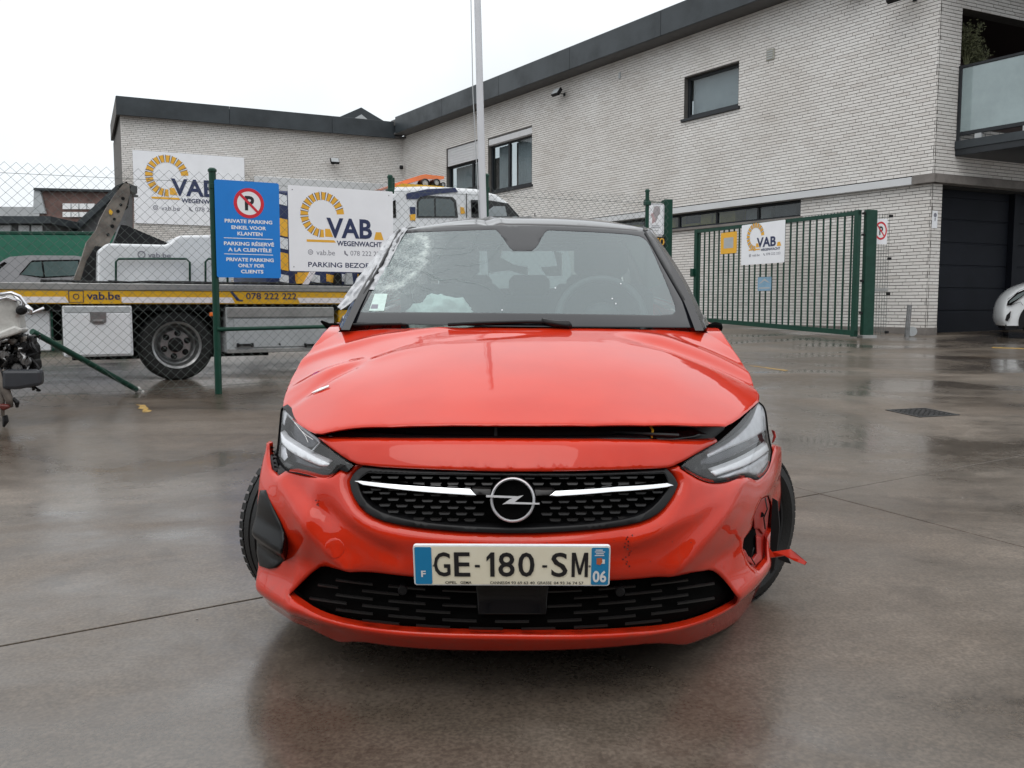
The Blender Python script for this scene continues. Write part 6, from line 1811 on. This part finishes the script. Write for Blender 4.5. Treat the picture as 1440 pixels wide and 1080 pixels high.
cm(MB().box(CP, -.6, .6, .35, 3.8, .17, .30).box(CP, -.74, .74, 1.3, 2.95, .2, .3).box(CP, -.5, .5, .4, 3.8, .3, .6), 'underbody', M['chassis'])
# tail
def rear_fn(a, b): return Vector((a, 3.95 - .25 * (abs(a) / .75) ** 3 - (.0 if b < .9 else (b - .9) * .3), b))
panel('tail_panel', [(-.74, .28), (.74, .28), (.70, .98), (-.70, .98)], rear_fn, M['red'], step=.06, roll=(.01, .008), rim=(0, -.03, 0), rolldir=(0, -1, 0))
# ---- greenhouse
Bc = [interp([(0, 1.035), (.1, 1.3), (.5, 2.3), (.85, 3.35), (1, 3.78)]), interp([(0, .658), (.1, .722), (.5, .745), (.85, .715), (1, .64)]), interp([(0, .945), (.1, .955), (.5, .975), (1, 1.0)])]
Tc = [interp([(0, 1.80), (.1, 1.93), (.5, 2.5), (1, 3.42)]), interp([(0, .548), (.1, .566), (.5, .585), (1, .53)]), interp([(0, 1.332), (.1, 1.355), (.5, 1.375), (1, 1.335)])]
def side_pt(s_, s, t, off=0.0):
    b = Vector((Bc[1](s), Bc[0](s), Bc[2](s))); q = Vector((Tc[1](s), Tc[0](s), Tc[2](s)))
    p_ = b.lerp(q, t); p_.x += .022 * math.sin(math.pi * t) + off
    return Vector((s_ * p_.x, p_.y, p_.z))
def strip_mesh(name, s_, s0, s1, t0, t1, mat, off=0.0, ns=8, nt_=6, th=.02, s0t=None, s1t=None, parent=None):
    V_, Fc = [], []
    s0t = s0 if s0t is None else s0t; s1t = s1 if s1t is None else s1t
    for o_ in (off, off - th):
        for i in range(ns + 1):
            for j in range(nt_ + 1):
                t = j / nt_; a0 = s0 + (s0t - s0) * t; a1 = s1 + (s1t - s1) * t
                V_.append(side_pt(s_, a0 + (a1 - a0) * i / ns, t0 + (t1 - t0) * t, o_))
    m = nt_ + 1; half = (ns + 1) * m
    for i in range(ns):
        for j in range(nt_): 
            q = (i * m + j, (i + 1) * m + j, (i + 1) * m + j + 1, i * m + j + 1); Fc.append(q if s_ > 0 else q[::-1])
            q2 = tuple(half + k for k in q[::-1]); Fc.append(q2 if s_ > 0 else q2[::-1])
    rim = [i * m for i in range(ns + 1)] + [ns * m + j for j in range(1, m)] + [i * m + nt_ for i in range(ns - 1, -1, -1)] + [j for j in range(nt_ - 1, 0, -1)]
    for k in range(len(rim)):
        a, b = rim[k], rim[(k + 1) % len(rim)]; q = (b, a, a + half, b + half); Fc.append(q if s_ > 0 else q[::-1])
    return mesh(name, V_, Fc, mat, parent or car, smooth=True, local=True, autosm=40)
for s_ in (-1, 1):
    strip_mesh('windscreen_pillar', s_, -.005, .045, 0, 1, M['pillarblack'], .004, 3, 12, .03, s0t=-.005, s1t=.05)
    strip_mesh('belt_trim', s_, .03, 1, 0, .07, M['roofblack'], .006, 20, 2)
    strip_mesh('roof_rail', s_, .03, 1, .91, 1, M['roofblack'], .006, 20, 2)
    strip_mesh('door_pillar', s_, .42, .47, .07, .91, M['roofblack'], .003, 2, 6)
    strip_mesh('rear_pillar', s_, .82, 1.0, .07, .91, M['roofblack'], .003, 5, 6)
    strip_mesh('side_window', s_, .045, .42, .05, .92, M['carglass'], -.004, 10, 8, .004)
    strip_mesh('side_window', s_, .47, .82, .05, .92, M['carglass'], -.004, 10, 8, .004)
def rw(a, b):   # tailgate glass
    t = (b - 1.0) / .345
    return Vector((a, 3.86 - .42 * t - .15 * (abs(a) / .6) ** 2, b))
panel('tailgate_frame', [(-.62, .985), (.62, .985), (.52, 1.345), (-.52, 1.345)], rw, M['roofblack'], [[(-.50, 1.05), (.50, 1.05), (.42, 1.29), (-.42, 1.29)]], step=.05, roll=(.006, .004), rim=(0, -.03, 0), rolldir=(0, -1, 0))
panel('rear_window', [(-.51, 1.04), (.51, 1.04), (.43, 1.30), (-.43, 1.30)], lambda a, b: rw(a, b) + Vector((0, .004, 0)), M['carglass'], step=.06, roll=(.004, 0), rim=(0, 0, 0), rolldir=(0, -1, 0))
# ---- roof with the pushed-in corner
def roof_x(y): return interp([(1.6, .50), (1.8, .548), (2.2, .572), (3.0, .572), (3.45, .52)])(y)
fe2 = hitp([(566, 322.5), (600, 319.5), (640, 317), (697, 315.5), (760, 316), (830, 319), (903, 324.5)], 'glass')
gx_front = [(a, Gf(a, b)) for a, b in fe2]
gz_front = {round(a, 4): b for a, b in fe2}
frontz = interp([(a, b) for a, b in fe2]); fronty = interp([(a, Gf(a, b)) for a, b in fe2])
def roof_fn(a, b):
    zf, yf = frontz(max(-.56, min(.56, a))), fronty(max(-.56, min(.56, a)))
    k = 1 - ss(b, yf, yf + .25)
    z = Rf(a, b); zz = zf + (b - yf) * .35
    z = z * (1 - k) + min(zz, z + .02) * k
    return Vector((a, b, z))
def roof_def(p_, a, b, d_):
    z = 0
    e, t = seg_sd((a, b), (-.10, 1.68), (-.20, 2.3)); z += (.005 * math.exp(-(e / .02) ** 2) - .009 * math.exp(-((e + .05) / .03) ** 2)) * (1 - ss(b, 2.1, 2.6))
    e, t = seg_sd((a, b), (-.36, 1.80), (-.12, 1.76)); z -= .008 * math.exp(-(e / .03) ** 2) * math.exp(-((t - .6) / .5) ** 2)
    z -= .006 * ss(-a, .2, .5) * (1 - ss(b, 1.9, 2.5))
    return Vector((p_.x, p_.y, p_.z + z))
ro = [(a, b) for a, b in gx_front[::1]] + [(roof_x(y), y) for y in np.linspace(1.88, 3.45, 10)] + [(.3, 3.52), (-.3, 3.52)] + [(-roof_x(y), y) for y in np.linspace(3.45, 1.88, 10)]
panel('roof', ro, roof_fn, M['roofblack'], step=.03, roll=(.012, .008), rim=(0, 0, -.03), rolldir=(0, 0, -1), deform=roof_def)
for s_ in (-1, 1):
    q = [Vector((s_ * (roof_x(y) - .01), y, Rf(roof_x(y), y) + .006)) for y in np.linspace(1.84, 3.4, 14)]
    cm(MB().tube(q, .007, 6), 'roof_channel', M['black'], smooth=True)
cm(MB().tube([(0.03, 3.3, 1.40), (.03, 3.36, 1.52)], [.005, .003], 6), 'aerial', M['black'])

# ---- windscreen: border, clear glass with the smashed corner
wout = [(489, 454), (500, 435), (563, 323.5), (600, 320.3), (640, 318), (697, 316.5), (760, 317), (830, 320), (906, 325.5), (981, 461), (860, 460), (720, 459), (600, 457)]
wclr = [(507, 439), (512, 430), (566, 331), (572, 327.5), (640, 325), (697, 323), (704, 330), (716, 348), (722, 353), (748, 353), (756, 346), (764, 330), (770, 324), (850, 327.5), (897, 331), (908, 337), (915, 347), (948, 425), (950, 438), (944, 443.5), (860, 442), (720, 440), (600, 439)]
W2 = lambda pts, sm=1: smoothpoly(hitp(pts, 'glass'), sm)
def smashed():
    m = bpy.data.materials.new('cracked_windscreen'); m.use_nodes = True
    n = m.node_tree.nodes; l = m.node_tree.links; n.clear()
    o = n.new('ShaderNodeOutputMaterial'); tr = n.new('ShaderNodeBsdfTransparent'); tr.inputs[0].default_value = (.66, .78, .77, 1)
    gl = n.new('ShaderNodeBsdfGlossy'); gl.inputs['Roughness'].default_value = .02
    sky_haze = n.new('ShaderNodeBsdfDiffuse'); sky_haze.inputs[0].default_value = (.34, .43, .45, 1)  # teal haze of reflected sky, put into the glass as pale diffuse colour
    cr_ = n.new('ShaderNodeBsdfDiffuse'); cr_.inputs[0].default_value = (.72, .80, .77, 1)
    fr = n.new('ShaderNodeFresnel'); sheet_ior(n, l, fr, 1.56)
    t = n.new('ShaderNodeTexCoord'); sx = n.new('ShaderNodeSeparateXYZ'); l.new(t.outputs['Object'], sx.inputs[0])
    def math_(op, a, b=None, c=None):
        q = n.new('ShaderNodeMath'); q.operation = op
        for i, z in enumerate((a, b, c)):
            if z is None: continue
            if isinstance(z, (int, float)): q.inputs[i].default_value = z
            else: l.new(z, q.inputs[i])
        return q.outputs[0]
    def mr(v, a, b, c=0, d=1):
        q = n.new('ShaderNodeMapRange'); q.interpolation_type = 'SMOOTHSTEP'; l.new(v, q.inputs[0])
        for i, z in zip((1, 2, 3, 4), (a, b, c, d)): q.inputs[i].default_value = z
        return q.outputs[0]
    nz = n.new('ShaderNodeTexNoise'); nz.inputs['Scale'].default_value = 9; nz.inputs['Detail'].default_value = 6; nz.inputs['Roughness'].default_value = .7
    l.new(t.outputs['Object'], nz.inputs['Vector'])
    wob = math_('MULTIPLY', math_('SUBTRACT', nz.outputs['Fac'], .5), .11)
    cx, cz = hitp([(548, 358)], 'glass')[0]
    dx = math_('SUBTRACT', sx.outputs['X'], cx); dz = math_('MULTIPLY', math_('SUBTRACT', sx.outputs['Z'], cz), 1.15)
    dist = math_('ADD', math_('SQRT', math_('ADD', math_('MULTIPLY', dx, dx), math_('MULTIPLY', dz, dz))), wob)
    ring = math_('ABSOLUTE', math_('SUBTRACT', dist, .155))
    ringm = mr(ring, .03, .0)
    zone = mr(dist, .30, .08)
    zone = math_('MULTIPLY', zone, mr(sx.outputs['X'], -.28, -.42))
    vo = n.new('ShaderNodeTexVoronoi'); vo.feature = 'DISTANCE_TO_EDGE'; vo.inputs['Scale'].default_value = 55
    l.new(t.outputs['Object'], vo.inputs['Vector'])
    lines = mr(vo.outputs['Distance'], .10, .0)
    vo2 = n.new('ShaderNodeTexVoronoi'); vo2.feature = 'DISTANCE_TO_EDGE'; vo2.inputs['Scale'].default_value = 7
    mp = n.new('ShaderNodeVectorMath'); mp.operation = 'ADD'; l.new(t.outputs['Object'], mp.inputs[0]); l.new(nz.outputs['Color'], mp.inputs[1]); l.new(mp.outputs[0], vo2.inputs['Vector'])
    long_ = math_('MULTIPLY', mr(vo2.outputs['Distance'], .012, .0), mr(dist, .62, .18))
    long_ = math_('MULTIPLY', long_, mr(sx.outputs['X'], .05, -.2))
    nz2 = n.new('ShaderNodeTexNoise'); nz2.inputs['Scale'].default_value = 16; nz2.inputs['Detail'].default_value = 8; nz2.inputs['Roughness'].default_value = .8
    l.new(t.outputs['Object'], nz2.inputs['Vector'])
    haze = mr(nz2.outputs['Fac'], .42, .70)
    a = math_('MULTIPLY', zone, math_('ADD', math_('MULTIPLY', lines, .22), math_('MULTIPLY', haze, .34)))
    rg = math_('MULTIPLY', math_('MULTIPLY', ringm, mr(sx.outputs['X'], -.28, -.36)), math_('ADD', .14, math_('MULTIPLY', haze, .36)))
    mask = math_('MINIMUM', math_('ADD', math_('ADD', a, rg), math_('MULTIPLY', long_, .5)), .85)
    dm = n.new('ShaderNodeMixShader'); dm.inputs[0].default_value = .30; l.new(tr.outputs[0], dm.inputs[1]); l.new(sky_haze.outputs[0], dm.inputs[2])
    m1 = n.new('ShaderNodeMixShader'); l.new(mask, m1.inputs[0]); l.new(dm.outputs[0], m1.inputs[1]); l.new(cr_.outputs[0], m1.inputs[2])
    m2 = n.new('ShaderNodeMixShader'); l.new(fr.outputs[0], m2.inputs[0]); l.new(m1.outputs[0], m2.inputs[1]); l.new(gl.outputs[0], m2.inputs[2])
    bm_ = n.new('ShaderNodeBump'); bm_.inputs['Strength'].default_value = .5; bm_.inputs['Distance'].default_value = .004
    l.new(mask, bm_.inputs['Height'])
    for s_ in (gl, cr_): l.new(bm_.outputs[0], s_.inputs['Normal'])
    l.new(m2.outputs[0], o.inputs[0]); return m
M['screen'] = smashed()
wclr2 = W2(wclr)
ws_ = panel('windscreen_border', W2(wout, 1), gl3(0), M['frit'], [wclr2], step=.03, roll=(.004, .003), rim=(0, .012, 0))
panel('windscreen', wclr2, gl3(.002), M['screen'], step=.03, roll=(.004, 0), rim=(0, 0, 0))
panel('mirror_housing', hitp([(700, 325), (768, 325), (760, 345), (750, 354), (720, 354), (710, 345)], 'glass', .03), gl3(.03), M['trimgrey'], step=.02, roll=(.006, .005), rim=(0, .05, 0))
for pts in ([(725, 341), (730, 333), (739, 333), (746, 341)], [(730, 346), (742, 346), (742, 350), (731, 350)]):
    panel('camera_window', hitp(pts, 'glass', .022), gl3(.022), M['lgrey'], step=.02, roll=(.002, .001), rim=(0, .004, 0))
panel('sticker', hitp([(519, 437), (527, 413), (545, 413), (540, 437)], 'glass', -.001), gl3(-.0015), simple('pale_sticker', (.52, .66, .62), .5, var=.1, vscale=60), step=.02, roll=(.002, 0), rim=(0, 0, 0), parent=ws_)
panel('sticker_print', hitp([(521, 434), (523, 428), (532, 428), (531, 434)], 'glass', -.002), gl3(-.0022), M['grey_print'], step=.01, roll=(.001, 0), rim=(0, 0, 0), parent=ws_)
def gtube(pts, r_, off, name, mat, parent=None):
    q = [hit(u, v, 'glass', off) for u, v in pts]
    return cm(MB().tube(q, r_, 7), name, mat, parent, smooth=True)
wi = gtube([(630, 456.5), (680, 454), (740, 452.5), (770, 453)], .007, -.018, 'wiper', M['black'])
gtube([(762, 451), (780, 455), (800, 456), (801, 459)], [.010, .012, .014, .010], -.02, 'wiper_arm', M['black'], wi)
gtube([(497, 457), (530, 456), (565, 455.5), (570, 457)], .006, -.012, 'wiper', M['black'])
# cowl below the glass
cm(MB().box(CP, -.66, .66, 1.0, 1.18, .84, .885), 'cowl', M['black'])
# seals along the pillars
for pts in ([(488, 455), (500, 434), (530, 382), (562, 324)], [(983, 462), (958, 415), (932, 370), (908, 327)]):
    q = [hit(u, v, 'glass', -.004) for u, v in pts]; cm(MB().tube(q, .006, 6), 'pillar_seal', M['black'], smooth=True)
# outer pillar skin: from the glass edge to the door frame
for s_, pts in ((1, [(908, 326), (921, 336), (940, 368), (958, 402), (979, 440), (987, 456), (983, 461), (958, 414), (932, 369)]), (-1, [(488, 455), (482, 453), (490, 434), (509, 408), (521, 404), (502, 431)])):
    panel('pillar_skin', W2(pts, 0), gl3(.006), M['pillarblack'], step=.02, roll=(.006, .006), rim=(0, .08, 0))
# crumpled film over the left window frame
fo_ = [(570, 318), (558, 324), (547, 331), (538, 342), (528, 357), (519, 368), (509, 381), (499, 392), (491, 406), (481, 420), (472, 432), (478, 436), (490, 428), (504, 417), (513, 407), (524, 408), (538, 384), (552, 357), (564, 334), (572, 322)]
rn = random.Random(12); ph = [(rn.uniform(40, 160), rn.uniform(-120, 120), rn.uniform(0, 6)) for _ in range(9)]
def film(p_, a, b, d_):
    q = .92 * a - .39 * b; r_ = .39 * a + .92 * b
    w = .5 * abs(math.sin(q * 130 + 3 * math.sin(r_ * 14))) + .3 * abs(math.sin(q * 75 + r_ * 38 + 1)) + .2 * abs(math.sin(r_ * 90 + q * 40))
    return Vector((p_.x, p_.y - .040 * w, p_.z))
M['film'] = simple('silvery_torn_film', (.50, .51, .53), .36, metal=.3, coat=.2, var=.25, vscale=22, bump=.5, bscale=45)
panel('torn_film', hitp(fo_, 'glass', -.03), gl3(.02), M['film'], step=.009, roll=(.003, .002), rim=(0, .01, 0), deform=film, autosm=28)
# mirrors: folded dark remains
cm(MB().lathe((.735, 1.20, .945), (1, .2, 0), [(-.03, 0), (-.025, .014), (0, .022), (.022, .016), (.03, 0)], 10), 'mirror_stub', M['void'])
cm(MB().tube([(-.72, 1.25, .94), (-.76, 1.24, .945), (-.785, 1.23, .965)], [.018, .014, .005], 6), 'mirror_stub', M['void'])
# ---- cabin
cabin = cm(MB().bbox(CP, -.66, .66, 1.28, 1.62, .60, .905, .03), 'dashboard', M['dash'], smooth=False)
cm(MB().box(CP, -.66, .66, 1.0, 1.3, .80, .895), 'dashboard_top', M['dash'], cabin)
M['seat'] = simple('seat_cloth', (.055, .060, .062), .85, bump=.3)
for x in (-.36, .36):
    st_ = cm(MB().bbox(CP, x - .25, x + .25, 2.05, 2.22, .45, 1.10, .05), 'front_seat', M['seat'])
    cm(MB().bbox(CP, x - .13, x + .13, 2.10, 2.20, 1.12, 1.30, .04).tube([(x - .06, 2.15, 1.05), (x - .06, 2.15, 1.15)], .008, 6).tube([(x + .06, 2.15, 1.05), (x + .06, 2.15, 1.15)], .008, 6), 'headrest', M['seat'], st_)
rs = cm(MB().bbox(CP, -.60, .60, 3.0, 3.15, .45, 1.02, .04), 'rear_seat', M['seat'])
for x in (-.34, 0, .34): cm(MB().bbox(CP, x - .12, x + .12, 3.02, 3.12, 1.02, 1.14, .03), 'headrest', M['seat'], rs)
cm(MB().box(CP, -.5, .5, 1.9, 3.2, 1.325, 1.34), 'headliner', simple('headliner_grey', (.30, .31, .31), .9))
# steering wheel
swc = Vector((.33, 1.62, .955)); ax = Vector((0, .92, -.38)).normalized()
u_ = Vector((1, 0, 0)); w_ = ax.cross(u_)
ring_ = [swc + (u_ * math.cos(t / 32 * 6.283) + w_ * math.sin(t / 32 * 6.283)) * .185 for t in range(33)]
swo = cm(MB().tube(ring_, .016, 8, cap=False), 'steering_wheel', simple('wheel_grey', (.10, .11, .115), .5), smooth=True)
cm(MB().lathe(swc, ax, [(-.03, 0), (-.03, .05), (.0, .08), (.04, .07)], 18).tube([swc - u_ * .18, swc - u_ * .05], .014, 6).tube([swc + u_ * .18, swc + u_ * .05], .014, 6), 'steering_hub', M['dash'], swo, smooth=True)
# deployed airbag
import mathutils.noise as mno
V_, Fc = [], []; nu, nv = 40, 24
A_ = hit(575, 436, 'glass', .16); B_ = hit(660, 436, 'glass', .16); cx_ = (A_.x + B_.x) / 2; hw = (B_.x - A_.x) / 2
for i in range(nu):
    for j in range(nv + 1):
        th_, p2 = i / nu * 6.283, j / nv * math.pi
        d = Vector((math.cos(th_) * math.sin(p2), math.sin(th_) * math.sin(p2), math.cos(p2)))
        r0 = 1 + .22 * mno.noise(d * 2.0 + Vector((3, 1, 0))) + .16 * abs(mno.noise(d * 4.5)) + .05 * mno.noise(d * 11)
        V_.append(Vector((cx_ + d.x * hw * r0 * 1.05, A_.y + .02 + d.y * .12 * r0, .955 + d.z * .105 * r0)))
for i in range(nu):
    for j in range(nv): Fc.append((i * (nv + 1) + j, i * (nv + 1) + j + 1, ((i + 1) % nu) * (nv + 1) + j + 1, ((i + 1) % nu) * (nv + 1) + j))
mesh('airbag', V_, Fc, M['skin_bag'], cabin, smooth=True, local=True)
# pale cutouts standing for the light seen through the rear window
for pts, mt in (([(684, 351), (706, 351), (704, 362), (722, 372), (742, 376), (742, 388), (716, 380), (688, 384)], 'skin_bag'), ([(778, 352), (790, 356), (790, 388), (768, 388), (760, 376), (784, 374)], 'skin_bag')):
    q = []
    for u, v in pts:
        d = CR @ ray(u, v); t = (2.9 - CE.y) / d.y; q.append(CE + d * t)
    n = len(q)
    mesh('rear_window_light', q + [p_ + Vector((0, .02, 0)) for p_ in q], [tuple(range(n)), tuple(range(2 * n - 1, n - 1, -1))] + [(i, n + i, n + (i + 1) % n, (i + 1) % n) for i in range(n)], M[mt], cabin, local=True)

# ---- wheels
def car_wheel(cx, cy, cz, steer, camber, s_, r=.318, w=.20, alloy='satinchrome'):
    """lathe about the axle; s_ = side, tread grooves and sidewall bulge are real"""
    rot = Matrix.Rotation(R(steer), 3, 'Z') @ Matrix.Rotation(R(camber), 3, 'Y')
    ax = rot @ Vector((s_, 0, 0)); c = Vector((cx, cy, cz))
    h = w / 2
    prof = [(h - .015, r * .66), (h - .002, r * .72), (h + .008, r * .82), (h, r * .93), (h - .018, r * .985)]
    g = [.065, .022, -.022, -.065]
    tread = [(h - .02, r * .99)]
    for q in g:
        tread += [(q + .006, r), (q + .005, r - .008), (q - .005, r - .008), (q - .006, r)]
    tread += [(-h + .02, r * .99)]
    prof2 = [(-a, b) for a, b in prof[::-1]]
    wv = cm(MB().lathe(c, ax, prof + tread + prof2 + [(-h + .03, r * .64), (h - .03, r * .64)], 72, True), 'wheel', M['rubber'], smooth=True, autosm=32)
    # shoulder blocks
    uu = ax.cross(Vector((0, 0, 1))).normalized(); ww = ax.cross(uu)
    mb = MB()
    for k in range(64):
        t = k / 64 * 6.283; e1 = uu * math.cos(t) + ww * math.sin(t); e2 = ax.cross(e1)
        for sgn in (1, -1):
            Pk = lambda a, d, z: c + ax * (sgn * a) + e1 * z + e2 * d
            mb.box(Pk, h - .036, h - .010, -.011, .011, r * .975, r * 1.003)
    cm(mb, 'tread_blocks', M['rubber'], wv, kind='stuff')
    rim = cm(MB().lathe(c, ax, [(h - .012, r * .655), (h - .002, r * .66), (h - .004, r * .63), (h - .03, r * .60), (h - .09, r * .58), (-h + .03, r * .60), (-h + .03, r * .66)], 48), 'rim', M[alloy], wv, smooth=True, autosm=30)
    for k in range(5):
        t = k / 5 * 6.283 + .3; e1 = uu * math.cos(t) + ww * math.sin(t); e2 = ax.cross(e1)
        Pk = lambda a, d, z: c + ax * a + e1 * z + e2 * d
        mb = MB().add([Pk(h - .03, -.03, .03), Pk(h - .03, .03, .03), Pk(h - .012, .018, r * .62), Pk(h - .012, -.018, r * .62), Pk(h - .07, -.03, .03), Pk(h - .07, .03, .03), Pk(h - .05, .018, r * .62), Pk(h - .05, -.018, r * .62)],
                      [(0, 1, 2, 3), (7, 6, 5, 4), (0, 3, 7, 4), (1, 5, 6, 2), (2, 6, 7, 3)])
        cm(mb, 'spoke', M[alloy], wv)
    cm(MB().lathe(c, ax, [(h - .02, 0), (h - .022, .03), (h - .03, .045), (h - .07, .05)], 20), 'hub_cap', M['black'], wv, smooth=True)
car_wheel(.745, .88, .272, -48, 0, 1, .268, alloy='black')
car_wheel(-.62, .72, .31, -46, 0, -1, .31, alloy='black')
car_wheel(.77, 3.40, .318, 0, 0, 1)
car_wheel(-.77, 3.40, .318, 0, 0, -1)

# ---- torn bits round the corners
mb = MB(); rn = random.Random(31)
for k in range(6):
    c = hit(381 + k * .9, 627 + k * 5.5, 'front', .004); d = Vector((.010, .004, rn.uniform(-.004, .004)))
    mb.add([c, c + Vector((0, 0, -.008)), c + d + Vector((0, .003, -.004))], [(0, 1, 2), (0, 2, 1)])
cm(mb, 'broken_clips', M['black'], bumper, kind='stuff')
for pts, mt, nme in (([(379, 640), (388, 646), (392, 660), (386, 668), (381, 660)], 'black', 'lamp_bracket'), ([(392, 655), (402, 650), (412, 655), (404, 662), (394, 668), (388, 672)], 'trimgrey', 'lamp_bracket'), ([(1072, 664), (1080, 652), (1087, 640), (1090, 655), (1084, 668), (1078, 676)], 'black', 'lamp_bracket')):
    panel(nme, hitp(pts, 'front', .02), fr3(.02), M[mt], step=.01, roll=(.003, .003), rim=(0, .02, 0))
shard([(1086, 700, .60), (1093, 704, .60), (1096, 740, .60), (1092, 776, .60), (1088, 800, .60), (1083, 806, .60), (1083, 760, .60)], .6, .004, M['black'], 'torn_liner')
shard([(1098, 776, .52), (1108, 784, .52), (1112, 792, .52), (1104, 790, .52), (1094, 786, .52)], .5, .004, M['black'], 'torn_liner')
def wire(pts, r_, mat, nme='loose_wire'):
    q = []
    for u, v, y in pts:
        d = CR @ ray(u, v); q.append(CE + d * ((y - CE.y) / d.y))
    cm(MB().tube(q, r_, 5), nme, mat, smooth=True)
wire([(1076, 700, .47), (1079, 716, .46), (1074, 728, .46), (1076, 744, .47)], .0022, M['black'])
wire([(1060, 770, .40), (1056, 784, .40), (1062, 794, .40)], .002, M['black'])
wire([(384, 655, .44), (388, 664, .43), (384, 676, .44)], .002, M['black'])
# ---- radiating cracks in the laminated glass
rn = random.Random(77)
def crack(u, v, ang, L, r_=.00045):
    pts = [(u, v)]; n = max(3, int(L / 7))
    for k in range(n):
        ang += rn.gauss(0, .22); u += math.cos(ang) * L / n; v += math.sin(ang) * L / n; pts.append((u, v))
    pts = [p_ for p_ in pts if inpoly(p_[0], p_[1], wclr)]
    if len(pts) < 2: return pts
    q = [hit(a, b, 'glass', -.0008) for a, b in pts]
    cm(MB().tube(q, r_, 4), 'glass_crack', M['crackline'], ws_)
    return pts
M['crackline'] = simple('crack_glint', (.30, .36, .36), .4)
for k in range(15):
    a_ = k / 15 * 6.283 + rn.uniform(-.15, .15)
    p_ = crack(566 + math.cos(a_) * 10, 366 + math.sin(a_) * 10, a_, rn.uniform(35, 85))
    if len(p_) > 4 and rn.random() < .7:
        m_ = p_[len(p_) // 2]; crack(m_[0], m_[1], a_ + rn.choice((-.8, .8)), rn.uniform(15, 40), .0004)
for (u, v, a_, L) in ((600, 372, .15, 130), (612, 358, .35, 150), (604, 392, .12, 90), (640, 372, .28, 120), (596, 350, -.25, 60)):
    crack(u, v, a_, L, .00045)
for u, v in ((781, 405), (873, 399), (861, 420), (866, 427), (706, 436)):
    c = hit(u, v, 'glass', -.001); cm(MB().lathe(c, (0, 1, -.5), [(0, 0), (.0, .003), (-.001, .002), (-.0015, 0)], 6), 'glass_chip', M['lampwhite'], ws_)
